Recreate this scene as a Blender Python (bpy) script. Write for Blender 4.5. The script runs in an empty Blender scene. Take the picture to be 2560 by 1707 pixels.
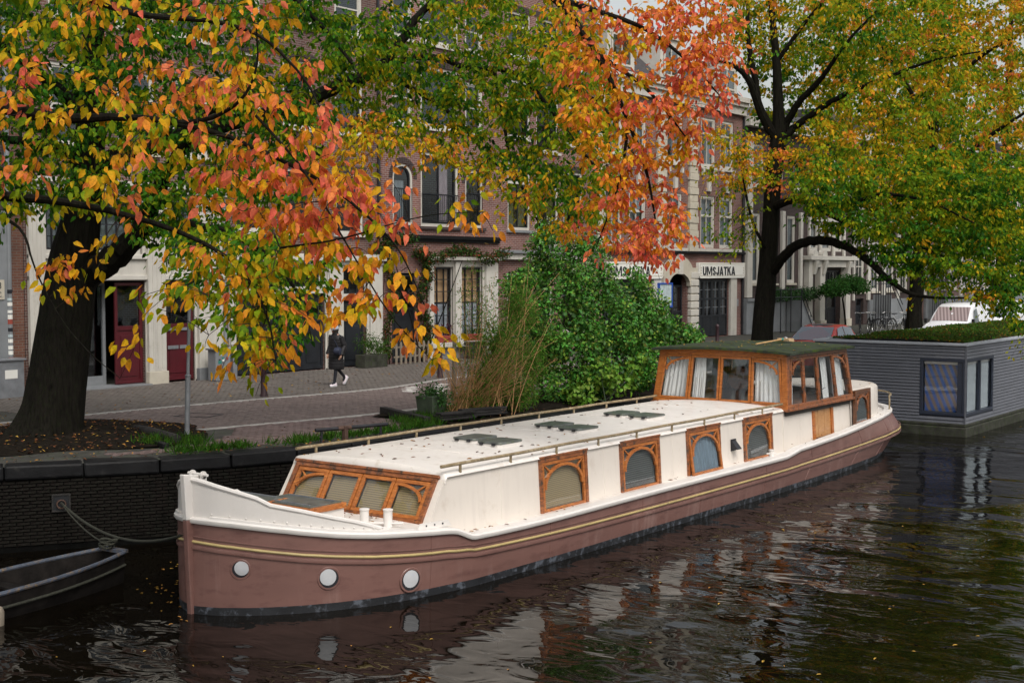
import bpy, math, random
import numpy as np
from mathutils import Vector, Matrix
random.seed(7)
rng = np.random.default_rng(7)
scene = bpy.context.scene
COL = scene.collection
R = math.radians
# World frame: +Y runs along the canal, +X from the quay towards open water, z = 0 is the water.
# ---------------------------------------------------------------- camera
CAM = np.array([14.284, -11.645, 4.70])
FPX, CX, CY = 3300.0, 1280.0, 853.5
PITCH, HEAD = math.atan(178.5 / 3300.0), R(37.0)
cam = bpy.data.cameras.new('camera')
cam_o = bpy.data.objects.new('camera', cam)
COL.objects.link(cam_o)
cam.sensor_width = 36.0
cam.lens = 36.0 * FPX / 2560.0
cam.clip_start, cam.clip_end = 0.1, 3000.0
cam_o.location = CAM
cam_o.rotation_euler = (R(90) - PITCH, 0, HEAD)
scene.camera = cam_o
# ---------------------------------------------------------------- sky, sun, exposure
SUN_EL, SUN_AZ = R(52), R(118)          # azimuth clockwise from +Y
world = bpy.data.worlds.new('World')
scene.world = world
world.use_nodes = True
wn, wl = world.node_tree.nodes, world.node_tree.links
sky = wn.new('ShaderNodeTexSky')
sky.sky_type = 'NISHITA'
sky.sun_disc = False
sky.sun_elevation = SUN_EL
sky.sun_rotation = SUN_AZ
sky.air_density, sky.dust_density, sky.ozone_density = 1.6, 4.0, 1.0
hs = wn.new('ShaderNodeHueSaturation')
hs.inputs['Saturation'].default_value = 0.28
hs.inputs['Value'].default_value = 1.0
bg = wn['Background']
wl.new(sky.outputs[0], hs.inputs['Color'])
wl.new(hs.outputs[0], bg.inputs['Color'])
bg.inputs['Strength'].default_value = 0.13
sun = bpy.data.lights.new('sun', 'SUN')
sun.energy = 1.4
sun.angle = R(24)
sun.color = (1.0, 0.95, 0.88)
sun_o = bpy.data.objects.new('sun', sun)
COL.objects.link(sun_o)
sd = Vector((math.sin(SUN_AZ) * math.cos(SUN_EL), math.cos(SUN_AZ) * math.cos(SUN_EL), math.sin(SUN_EL)))
sun_o.rotation_euler = (-sd).to_track_quat('-Z', 'Y').to_euler()
scene.view_settings.view_transform = 'Standard'
scene.view_settings.look = 'None'
scene.view_settings.exposure = 0.36
scene.view_settings.gamma = 1.0
scene.render.engine = 'CYCLES'
scene.cycles.max_bounces = 8
scene.cycles.diffuse_bounces = 2
scene.cycles.glossy_bounces = 4
scene.cycles.transparent_max_bounces = 16
scene.cycles.caustics_reflective = False
scene.cycles.caustics_refractive = False

_f = np.array([-math.sin(HEAD) * math.cos(PITCH), math.cos(HEAD) * math.cos(PITCH), -math.sin(PITCH)])
_r = np.array([math.cos(HEAD), math.sin(HEAD), 0.0])
_u = np.cross(_r, _f)


def at(px, py, d):
    """A point of the place: seen at photo pixel (px, py), d metres into the scene."""
    return CAM + d * (_f + _r * (px - CX) / FPX - _u * (py - CY) / FPX)


# ---------------------------------------------------------------- materials
M = {}


def nodes_of(name):
    m = bpy.data.materials.new(name)
    m.use_nodes = True
    nt = m.node_tree
    return m, nt.nodes, nt.links, nt.nodes['Principled BSDF']


def ramp(n, l, src, stops):
    r = n.new('ShaderNodeValToRGB')
    el = r.color_ramp.elements
    while len(el) < len(stops):
        el.new(0.5)
    for e, (p, c) in zip(el, stops):
        e.position = p
        e.color = (c[0], c[1], c[2], 1) if not isinstance(c, (int, float)) else (c, c, c, 1)
    l.new(src, r.inputs['Fac'])
    return r


def coords(n, l, kind='Object', scale=(1, 1, 1)):
    t = n.new('ShaderNodeTexCoord')
    mp = n.new('ShaderNodeMapping')
    mp.inputs['Scale'].default_value = scale
    l.new(t.outputs[kind], mp.inputs['Vector'])
    return mp.outputs[0]


def noise(n, l, vec, scale, detail=4, rough=0.55, dist=0.0):
    t = n.new('ShaderNodeTexNoise')
    t.inputs['Scale'].default_value = scale
    t.inputs['Detail'].default_value = detail
    t.inputs['Roughness'].default_value = rough
    t.inputs['Distortion'].default_value = dist
    l.new(vec, t.inputs['Vector'])
    return t.outputs['Fac']


def bump(n, l, height, strength, dist=0.01, normal=None):
    b = n.new('ShaderNodeBump')
    b.inputs['Strength'].default_value = strength
    b.inputs['Distance'].default_value = dist
    l.new(height, b.inputs['Height'])
    if normal is not None:
        l.new(normal, b.inputs['Normal'])
    return b.outputs[0]


def mixc(n, l, fac, a, b, blend='MIX'):
    x = n.new('ShaderNodeMix')
    x.data_type = 'RGBA'
    x.blend_type = blend
    for i, v in ((0, fac), (6, a), (7, b)):
        if isinstance(v, (int, float)):
            x.inputs[i].default_value = v
        elif isinstance(v, (tuple, list)):
            x.inputs[i].default_value = (v[0], v[1], v[2], 1)
        else:
            l.new(v, x.inputs[i])
    return x.outputs[2]


def plain(name, c, rough=0.5, metal=0.0, vary=0.25, scale=3.0, stretch=(1, 1, 1), dirt=None, dirt_at=(0.55, 0.75), bumpy=0.15, bscale=30, spec=0.5, streak=None):
    """Paint, stone, wood, metal: a base colour with blotches, optional dirt patches and fine relief."""
    m, n, l, b = nodes_of(name)
    v = coords(n, l, 'Object', stretch)
    f = noise(n, l, v, scale, 5)
    lo = tuple(max(0, k * (1 - vary)) for k in c)
    hi = tuple(min(1, k * (1 + vary)) for k in c)
    col = ramp(n, l, f, [(0.3, lo), (0.7, hi)]).outputs[0]
    if dirt:
        f2 = noise(n, l, v, scale * 2.3 + 1.1, 8, 0.65)
        msk = ramp(n, l, f2, [(dirt_at[0], 0.0), (dirt_at[1], 1.0)]).outputs[0]
        col = mixc(n, l, msk, col, dirt)
    if streak:
        v2 = coords(n, l, 'Object', (3, 3, .3))
        f3 = noise(n, l, v2, 1.3, 7, 0.7)
        f4 = noise(n, l, v, .8, 3)
        m3 = ramp(n, l, f3, [(0.50, 0.0), (0.80, 1.0)]).outputs[0]
        m4 = ramp(n, l, f4, [(0.40, 0.0), (0.62, 1.0)]).outputs[0]
        col = mixc(n, l, mixc(n, l, 1.0, m3, m4, 'MULTIPLY'), col, streak)
    l.new(col, b.inputs['Base Color'])
    b.inputs['Roughness'].default_value = rough
    b.inputs['Metallic'].default_value = metal
    b.inputs['Specular IOR Level'].default_value = spec
    if bumpy:
        l.new(bump(n, l, noise(n, l, v, bscale, 4), bumpy), b.inputs['Normal'])
    M[name] = m
    return m


plain('cream', (0.680, 0.622, 0.560), 0.32, vary=0.045, scale=0.9, dirt=(0.47, 0.39, 0.31), dirt_at=(0.58, 0.95), bumpy=0.05, bscale=6, streak=(0.565, 0.51, 0.46))
plain('cream_roof', (0.735, 0.69, 0.645), 0.42, vary=0.05, scale=1.3, dirt=(0.47, 0.40, 0.31), dirt_at=(0.54, 0.84), bumpy=0.05, bscale=14)
plain('white_paint', (0.675, 0.64, 0.605), 0.45, vary=0.05, scale=1.2, dirt=(0.5, 0.46, 0.4), dirt_at=(0.6, 0.95), bumpy=0.06)
plain('house_white', (0.54, 0.515, 0.465), 0.6, vary=0.07, scale=1.1, dirt=(0.38, 0.36, 0.31), dirt_at=(0.55, 0.9), bumpy=0.08, streak=(0.34, 0.32, 0.29))
plain('stone_trim', (0.5100, 0.4675, 0.3825), 0.7, vary=0.1, scale=1.5, dirt=(0.34, 0.30, 0.25), bumpy=0.2)
plain('hull_brown', (0.182, 0.094, 0.079), 0.36, vary=0.10, scale=1.2, stretch=(1, 0.5, 2.0), dirt=(0.12, 0.058, 0.05), dirt_at=(0.52, 0.74), bumpy=0.05, bscale=9, streak=(0.32, 0.21, 0.185))
plain('boot_black', (0.016, 0.017, 0.02), 0.5, vary=0.5, scale=2.5, dirt=(0.09, 0.10, 0.12), dirt_at=(0.52, 0.62), bumpy=0.3)
plain('hull_slime', (0.03, 0.03, 0.016), 0.6, vary=0.5, scale=6, dirt=(0.07, 0.06, 0.03), dirt_at=(0.5, 0.7), bumpy=0.6)
plain('gold', (0.4160, 0.3200, 0.1360), 0.45, vary=0.15, scale=2, dirt=(0.2, 0.15, 0.08), dirt_at=(0.58, 0.8))
plain('brass_rail', (0.2295, 0.1700, 0.0935), 0.55, vary=0.3, scale=6, dirt=(0.42, 0.36, 0.25), dirt_at=(0.5, 0.72), bumpy=0.4)
plain('dark_frame', (0.012, 0.013, 0.016), 0.4, vary=0.2, bumpy=0.05)
plain('black_paint', (0.016, 0.018, 0.022), 0.4, vary=0.35, scale=2, bumpy=0.1, spec=0.3)
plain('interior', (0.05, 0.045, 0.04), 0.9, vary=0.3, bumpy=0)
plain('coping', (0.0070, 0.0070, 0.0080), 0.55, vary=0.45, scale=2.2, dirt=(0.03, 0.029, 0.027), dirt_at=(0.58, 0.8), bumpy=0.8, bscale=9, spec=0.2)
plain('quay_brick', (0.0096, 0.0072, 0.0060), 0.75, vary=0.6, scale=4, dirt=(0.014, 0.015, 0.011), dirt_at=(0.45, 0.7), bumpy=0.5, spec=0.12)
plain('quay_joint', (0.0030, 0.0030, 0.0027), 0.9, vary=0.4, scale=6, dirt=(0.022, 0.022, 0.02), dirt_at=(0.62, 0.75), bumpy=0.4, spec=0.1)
plain('paver_grey', (0.155, 0.118, 0.108), 0.62, vary=0.30, scale=5, bumpy=0.4)
plain('paver_red', (0.1360, 0.0944, 0.0880), 0.62, vary=0.35, scale=5, bumpy=0.4)
plain('paver_walk', (0.1131, 0.0975, 0.0874), 0.66, vary=0.35, scale=5, dirt=(0.10, 0.10, 0.06), dirt_at=(0.55, 0.75), bumpy=0.4)
plain('paver_white', (0.55, 0.53, 0.50), 0.6, vary=0.1, bumpy=0.3)
plain('street_joint', (0.045, 0.042, 0.036), 0.8, vary=0.5, scale=3, dirt=(0.03, 0.045, 0.015), dirt_at=(0.5, 0.7), bumpy=0.4)
plain('kerb_stone', (0.42, 0.40, 0.38), 0.65, vary=0.15, scale=4, dirt=(0.2, 0.18, 0.17), bumpy=0.3)
plain('soil', (0.0140, 0.0112, 0.0084), 0.9, vary=0.5, scale=9, bumpy=0.9, bscale=20, spec=0.05)
plain('bark', (0.0104, 0.0088, 0.0072), 0.85, vary=0.6, scale=7, stretch=(3, 3, 0.5), dirt=(0.016, 0.021, 0.008), dirt_at=(0.5, 0.72), bumpy=1.0, bscale=16, spec=0.08)
plain('twig', (0.030, 0.022, 0.018), 0.8, vary=0.4, scale=9, bumpy=0, spec=0.1)
plain('moss_roof', (0.038, 0.046, 0.034), 0.8, vary=0.4, scale=2.2, dirt=(0.055, 0.080, 0.014), dirt_at=(0.48, 0.66), bumpy=0.7, bscale=26, spec=0.12)
plain('skylight_lid', (0.09, 0.10, 0.095), 0.3, vary=0.4, scale=5, dirt=(0.10, 0.12, 0.05), dirt_at=(0.5, 0.75), bumpy=0.3)
plain('galvanised', (0.24, 0.25, 0.27), 0.5, metal=0.4, vary=0.2, scale=4, bumpy=0.15)
plain('steel_dark', (0.035, 0.035, 0.04), 0.5, metal=0.5, vary=0.3, bumpy=0.2)
plain('rust', (0.075, 0.04, 0.028), 0.8, vary=0.4, scale=7, bumpy=0.5)
plain('zinc', (0.2025, 0.2137, 0.2250), 0.5, vary=0.15, scale=2, bumpy=0.1)
plain('barge_grey', (0.0945, 0.0990, 0.1170), 0.5, vary=0.12, scale=1.5, stretch=(1, 1, 4), bumpy=0.1, streak=(0.17, 0.17, 0.18))
plain('barge_trim', (0.34, 0.36, 0.40), 0.5, vary=0.1, scale=2, bumpy=0.1)
plain('barge_frame', (0.022, 0.028, 0.045), 0.4, vary=0.1, bumpy=0.05)
plain('concrete_dark', (0.04, 0.04, 0.032), 0.8, vary=0.5, scale=4, dirt=(0.03, 0.045, 0.012), dirt_at=(0.5, 0.7), bumpy=0.5, spec=0.2)
plain('red_door', (0.075, 0.007, 0.012), 0.4, vary=0.2, scale=2, bumpy=0.08)
plain('curtain_white', (0.80, 0.80, 0.80), 0.9, vary=0.05, bumpy=0)
plain('curtain_pink', (0.55, 0.42, 0.45), 0.9, vary=0.1, bumpy=0)
plain('curtain_olive', (0.20, 0.19, 0.06), 0.9, vary=0.25, scale=6, stretch=(1, 6, .2), bumpy=0)
plain('curtain_grey', (0.36, 0.38, 0.40), 0.9, vary=0.1, bumpy=0)
plain('curtain_blue', (0.16, 0.22, 0.28), 0.9, vary=0.25, scale=5, stretch=(1, 8, .3), bumpy=0)
plain('paper_blind', (0.66, 0.40, 0.20), 0.8, vary=0.06, scale=3, bumpy=0)
plain('terracotta', (0.30, 0.055, 0.035), 0.7, vary=0.15, scale=6, bumpy=0.2)
plain('roof_tile', (0.060, 0.055, 0.058), 0.7, vary=0.3, scale=6, bumpy=0.4, spec=0.25)
plain('planter_green', (0.06, 0.08, 0.05), 0.6, vary=0.3, scale=6, bumpy=0.3)
plain('timber_dark', (0.030, 0.028, 0.027), 0.75, vary=0.4, scale=5, stretch=(1, .3, 3), bumpy=0.6, spec=0.2)
plain('timber_grey', (0.20, 0.165, 0.125), 0.8, vary=0.35, scale=5, stretch=(3, 3, .4), bumpy=0.5)
plain('tan_stem', (0.46, 0.25, 0.105), 0.7, vary=0.3, scale=6, bumpy=0)
plain('rope', (0.028, 0.029, 0.020), 0.9, vary=0.4, scale=30, bumpy=0.6, bscale=80)
plain('blue_grey_boat', (0.065, 0.078, 0.105), 0.5, vary=0.3, scale=5, dirt=(0.20, 0.13, 0.06), dirt_at=(0.5, 0.7), bumpy=0.3)
plain('boat_inside', (0.013, 0.011, 0.010), 0.8, vary=0.5, scale=5, bumpy=0.4, spec=0.12)
plain('car_red', (0.42, 0.035, 0.025), 0.22, vary=0.06, bumpy=0)
plain('car_white', (0.72, 0.73, 0.75), 0.28, vary=0.04, dirt=(0.5, 0.5, 0.48), bumpy=0)
plain('car_black', (0.012, 0.012, 0.013), 0.35, vary=0.2, bumpy=0)
plain('tyre', (0.018, 0.018, 0.018), 0.8, vary=0.2, bumpy=0.2)
plain('chrome', (0.7, 0.7, 0.7), 0.2, metal=1.0, vary=0.05, bumpy=0)
plain('bike_white', (0.7, 0.71, 0.72), 0.4, vary=0.1, bumpy=0)
plain('coat', (0.018, 0.017, 0.019), 0.5, vary=0.3, scale=8, bumpy=0.3, spec=0.25)
plain('trousers', (0.010, 0.011, 0.017), 0.8, vary=0.2, bumpy=0)
plain('skin', (0.42, 0.24, 0.17), 0.55, vary=0.05, bumpy=0)
plain('hair', (0.02, 0.014, 0.010), 0.6, vary=0.2, bumpy=0)
plain('headband', (0.38, 0.43, 0.50), 0.9, vary=0.15, scale=40, bumpy=0.3)
plain('sneaker', (0.66, 0.58, 0.62), 0.6, vary=0.08, bumpy=0)
plain('bag_navy', (0.02, 0.025, 0.05), 0.5, vary=0.2, bumpy=0)
plain('plastic_yellow', (0.6, 0.45, 0.05), 0.5, vary=0.1, bumpy=0)
plain('sign_white', (0.80, 0.79, 0.74), 0.5, vary=0.04, scale=2, dirt=(0.6, 0.57, 0.5), dirt_at=(0.6, 0.9), bumpy=0.03)
plain('letter_black', (0.012, 0.014, 0.02), 0.5, vary=0.2, bumpy=0)
plain('poster_blue', (0.015, 0.07, 0.36), 0.5, vary=0.1, bumpy=0)
plain('poster_pale', (0.42, 0.50, 0.52), 0.5, vary=0.25, scale=7, bumpy=0)
plain('porcelain', (0.4896, 0.4964, 0.5100), 0.25, vary=0.12, scale=3.5, dirt=(0.45, 0.48, 0.55), dirt_at=(0.55, 0.8), bumpy=0)
plain('maroon_post', (0.035, 0.014, 0.018), 0.5, vary=0.2, bumpy=0.1)
plain('broom_straw', (0.40, 0.27, 0.15), 0.9, vary=0.3, scale=30, bumpy=0.3)
plain('broom_teal', (0.03, 0.20, 0.17), 0.6, vary=0.2, bumpy=0)
plain('varnish_pale', (0.55, 0.33, 0.14), 0.45, vary=0.15, scale=8, bumpy=0.1)


def wood(name, a, b_, c, rough=0.3, worn=0.62):
    m, n, l, b = nodes_of(name)
    t = n.new('ShaderNodeTexCoord')
    mp = n.new('ShaderNodeMapping')
    mp.inputs['Scale'].default_value = (2.2, 2.2, 9.0)
    l.new(t.outputs['Object'], mp.inputs['Vector'])
    f = noise(n, l, mp.outputs[0], 3.0, 6, 0.6, 1.2)
    col = ramp(n, l, f, [(0.3, a), (0.55, b_), (0.75, c)]).outputs[0]
    f2 = noise(n, l, t.outputs['Object'], 5.5, 8, 0.7)
    msk = ramp(n, l, f2, [(worn, 0.0), (worn + 0.1, 1.0)]).outputs[0]
    col = mixc(n, l, msk, col, (0.045, 0.030, 0.022))
    l.new(col, b.inputs['Base Color'])
    b.inputs['Roughness'].default_value = rough
    b.inputs['Coat Weight'].default_value = 0.25
    l.new(bump(n, l, f, 0.25, 0.004), b.inputs['Normal'])
    M[name] = m


wood('varnish', (0.22, 0.062, 0.014), (0.42, 0.135, 0.028), (0.58, 0.22, 0.055))
wood('varnish_worn', (0.10, 0.035, 0.014), (0.28, 0.09, 0.03), (0.42, 0.17, 0.06), worn=0.52)
wood('varnish_dark', (0.05, 0.022, 0.012), (0.13, 0.05, 0.022), (0.22, 0.09, 0.035), worn=0.55)
wood('deal', (0.36, 0.17, 0.06), (0.46, 0.24, 0.10), (0.55, 0.30, 0.13), worn=0.8)


def brick(name, c1, c2, mortar, dark=(0.5, 0.8)):
    """Brickwork of far facades: courses of 0.22 x 0.065 m running along y + x and up z."""
    m, n, l, b = nodes_of(name)
    t = n.new('ShaderNodeTexCoord')
    sp = n.new('ShaderNodeSeparateXYZ')
    l.new(t.outputs['Object'], sp.inputs[0])
    ad = n.new('ShaderNodeMath')
    l.new(sp.outputs[0], ad.inputs[0])
    l.new(sp.outputs[1], ad.inputs[1])
    cb = n.new('ShaderNodeCombineXYZ')
    l.new(ad.outputs[0], cb.inputs[0])
    l.new(sp.outputs[2], cb.inputs[1])
    br = n.new('ShaderNodeTexBrick')
    br.inputs['Scale'].default_value = 1.0
    br.inputs['Brick Width'].default_value = 0.225
    br.inputs['Row Height'].default_value = 0.072
    br.inputs['Mortar Size'].default_value = 0.009
    br.inputs['Mortar Smooth'].default_value = 0.2
    br.inputs['Bias'].default_value = 0.0
    br.inputs['Color1'].default_value = (*c1, 1)
    br.inputs['Color2'].default_value = (*c2, 1)
    br.inputs['Mortar'].default_value = (*mortar, 1)
    l.new(cb.outputs[0], br.inputs['Vector'])
    f = noise(n, l, t.outputs['Object'], 0.7, 6, 0.6)
    msk = ramp(n, l, f, [(0.35, dark[0]), (0.7, 1.0)]).outputs[0]
    col = mixc(n, l, 1.0, br.outputs['Color'], msk, 'MULTIPLY')
    l.new(col, b.inputs['Base Color'])
    b.inputs['Roughness'].default_value = 0.8
    l.new(bump(n, l, br.outputs['Fac'], -0.6, 0.008), b.inputs['Normal'])
    M[name] = m


brick('brick_red', (0.2550, 0.1020, 0.0833), (0.1785, 0.0697, 0.0612), (0.3570, 0.2975, 0.2635), (0.62, .8))
brick('brick_brown', (0.1955, 0.0867, 0.0680), (0.1275, 0.0578, 0.0493), (0.2805, 0.2380, 0.2125))
brick('brick_dark', (0.0680, 0.0357, 0.0306), (0.0425, 0.0247, 0.0238), (0.1020, 0.0892, 0.0850))
brick('brick_orange', (0.21, 0.082, 0.048), (0.16, 0.060, 0.040), (0.20, 0.16, 0.13))


def glass(name, tint, refl=0.10, rough=0.03):
    """Window glass: clear to look through, with a sky reflection that grows at a grazing view."""
    m, n, l, b = nodes_of(name)
    n.remove(b)
    out = n['Material Output']
    tr = n.new('ShaderNodeBsdfTransparent')
    tr.inputs['Color'].default_value = (*tint, 1)
    gl = n.new('ShaderNodeBsdfGlossy')
    gl.inputs['Roughness'].default_value = rough
    gl.inputs['Color'].default_value = (0.9, 0.95, 1.0, 1)
    ge = n.new('ShaderNodeNewGeometry')
    dt = n.new('ShaderNodeVectorMath')
    dt.operation = 'DOT_PRODUCT'
    l.new(ge.outputs['Incoming'], dt.inputs[0])
    l.new(ge.outputs['Normal'], dt.inputs[1])
    ab = n.new('ShaderNodeMath')
    ab.operation = 'ABSOLUTE'
    l.new(dt.outputs['Value'], ab.inputs[0])
    iv = n.new('ShaderNodeMath')
    iv.operation = 'SUBTRACT'
    iv.inputs[0].default_value = 1.0
    l.new(ab.outputs[0], iv.inputs[1])
    pw = n.new('ShaderNodeMath')
    pw.operation = 'POWER'
    pw.inputs[1].default_value = 4.5
    l.new(iv.outputs[0], pw.inputs[0])
    mr = n.new('ShaderNodeMapRange')
    mr.inputs['To Min'].default_value = refl
    l.new(pw.outputs[0], mr.inputs['Value'])
    mx = n.new('ShaderNodeMixShader')
    l.new(mr.outputs[0], mx.inputs[0])
    l.new(tr.outputs[0], mx.inputs[1])
    l.new(gl.outputs[0], mx.inputs[2])
    v = coords(n, l)
    l.new(bump(n, l, noise(n, l, v, 1.3, 2), 0.12, 0.05), gl.inputs['Normal'])
    l.new(mx.outputs[0], out.inputs['Surface'])
    M[name] = m


glass('glass', (0.95, 0.96, 0.96), 0.05)
glass('glass_dark', (0.80, 0.83, 0.84), 0.07)
glass('glass_car', (0.45, 0.48, 0.48), 0.22)


def leafmat(name, trans=0.35, rough=0.45, spec=0.3):
    m, n, l, b = nodes_of(name)
    a = n.new('ShaderNodeAttribute')
    a.attribute_name = 'Col'
    v = coords(n, l)
    f = noise(n, l, v, 26.0, 4, 0.65)
    mott = ramp(n, l, f, [(0.30, 0.55), (0.48, 0.95), (0.68, 1.15)]).outputs[0]
    col = mixc(n, l, 1.0, a.outputs['Color'], mott, 'MULTIPLY')
    l.new(col, b.inputs['Base Color'])
    b.inputs['Roughness'].default_value = rough
    b.inputs['Specular IOR Level'].default_value = spec
    t = n.new('ShaderNodeBsdfTranslucent')
    l.new(col, t.inputs['Color'])
    mx = n.new('ShaderNodeMixShader')
    mx.inputs[0].default_value = trans
    l.new(b.outputs[0], mx.inputs[1])
    l.new(t.outputs[0], mx.inputs[2])
    l.new(mx.outputs[0], n['Material Output'].inputs['Surface'])
    M[name] = m


leafmat('leaf', 0.52, 0.6, 0.12)
leafmat('leaf_gloss', 0.25, 0.5, 0.22)
leafmat('dry_leaf', 0.05, 0.75, 0.1)


def stripes(name, a, b_, direction, scale, soft=0.1, rough=0.8):
    """Printed or slatted fabric: two colours alternating along a direction."""
    m, n, l, b = nodes_of(name)
    t = n.new('ShaderNodeTexCoord')
    d = n.new('ShaderNodeVectorMath')
    d.operation = 'DOT_PRODUCT'
    d.inputs[1].default_value = direction
    l.new(t.outputs['Object'], d.inputs[0])
    w = n.new('ShaderNodeMath')
    w.operation = 'MULTIPLY'
    w.inputs[1].default_value = scale * 2 * math.pi
    l.new(d.outputs['Value'], w.inputs[0])
    s_ = n.new('ShaderNodeMath')
    s_.operation = 'SINE'
    l.new(w.outputs[0], s_.inputs[0])
    r = ramp(n, l, s_.outputs[0], [(0.5 - soft, a), (0.5 + soft, b_)])
    mr = n.new('ShaderNodeMapRange')
    mr.inputs['From Min'].default_value = -1
    l.new(s_.outputs[0], mr.inputs['Value'])
    l.new(mr.outputs[0], r.inputs['Fac'])
    l.new(r.outputs[0], b.inputs['Base Color'])
    b.inputs['Roughness'].default_value = rough
    M[name] = m


stripes('blind_slats', (0.20, 0.155, 0.09), (0.36, 0.27, 0.14), (0, 0, 1), 32, 0.3)
stripes('blind_dark', (0.030, 0.032, 0.032), (0.10, 0.105, 0.10), (0, 0, 1), 26, 0.3)
stripes('blind_moire', (0.035, 0.115, 0.38), (0.21, 0.16, 0.13), (1.0, 0, 0.42), 5.0, 0.4)
stripes('blind_net', (0.40, 0.45, 0.50), (0.55, 0.60, 0.64), (0, 1, 0.2), 22, 0.4)
stripes('lace', (0.36, 0.40, 0.47), (0.55, 0.58, 0.64), (0.3, 0.7, 0.9), 14, 0.5)
stripes('sunshade', (0.36, 0.29, 0.29), (0.17, 0.13, 0.13), (1, .3, .12), 7, 0.5, 0.25)


def water_mat():
    m, n, l, b = nodes_of('water')
    v = coords(n, l)
    b.inputs['Base Color'].default_value = (0.0035, 0.0026, 0.0015, 1)
    b.inputs['Roughness'].default_value = 0.015
    b.inputs['IOR'].default_value = 1.333
    b.inputs['Specular IOR Level'].default_value = 0.24
    t = n.new('ShaderNodeTexCoord')
    mp = n.new('ShaderNodeMapping')
    mp.inputs['Rotation'].default_value = (0, 0, R(-32))
    mp.inputs['Scale'].default_value = (0.6, 1.0, 1)
    l.new(t.outputs['Object'], mp.inputs['Vector'])
    a = noise(n, l, mp.outputs[0], 0.75, 1, 0.4, 0.6)
    c = noise(n, l, mp.outputs[0], 2.3, 2, 0.5, 0.8)
    # the breeze ruffles the open canal and leaves the lee behind the barge calm
    big = ramp(n, l, noise(n, l, v, 0.12, 2), [(0.40, 0.35), (0.62, 1.0)]).outputs[0]
    ad = n.new('ShaderNodeMath')
    ad.operation = 'MULTIPLY_ADD'
    l.new(c, ad.inputs[0])
    ad.inputs[1].default_value = 0.26
    l.new(a, ad.inputs[2])
    ml = n.new('ShaderNodeMath')
    ml.operation = 'MULTIPLY'
    l.new(ad.outputs[0], ml.inputs[0])
    l.new(big, ml.inputs[1])
    l.new(bump(n, l, ml.outputs[0], 1.0, 0.12), b.inputs['Normal'])
    M['water'] = m


water_mat()


# ---------------------------------------------------------------- mesh and object helpers
def frame_of(o, a, b_, n_):
    return np.array(o, float), np.array(a, float), np.array(b_, float), np.array(n_, float)


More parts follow.
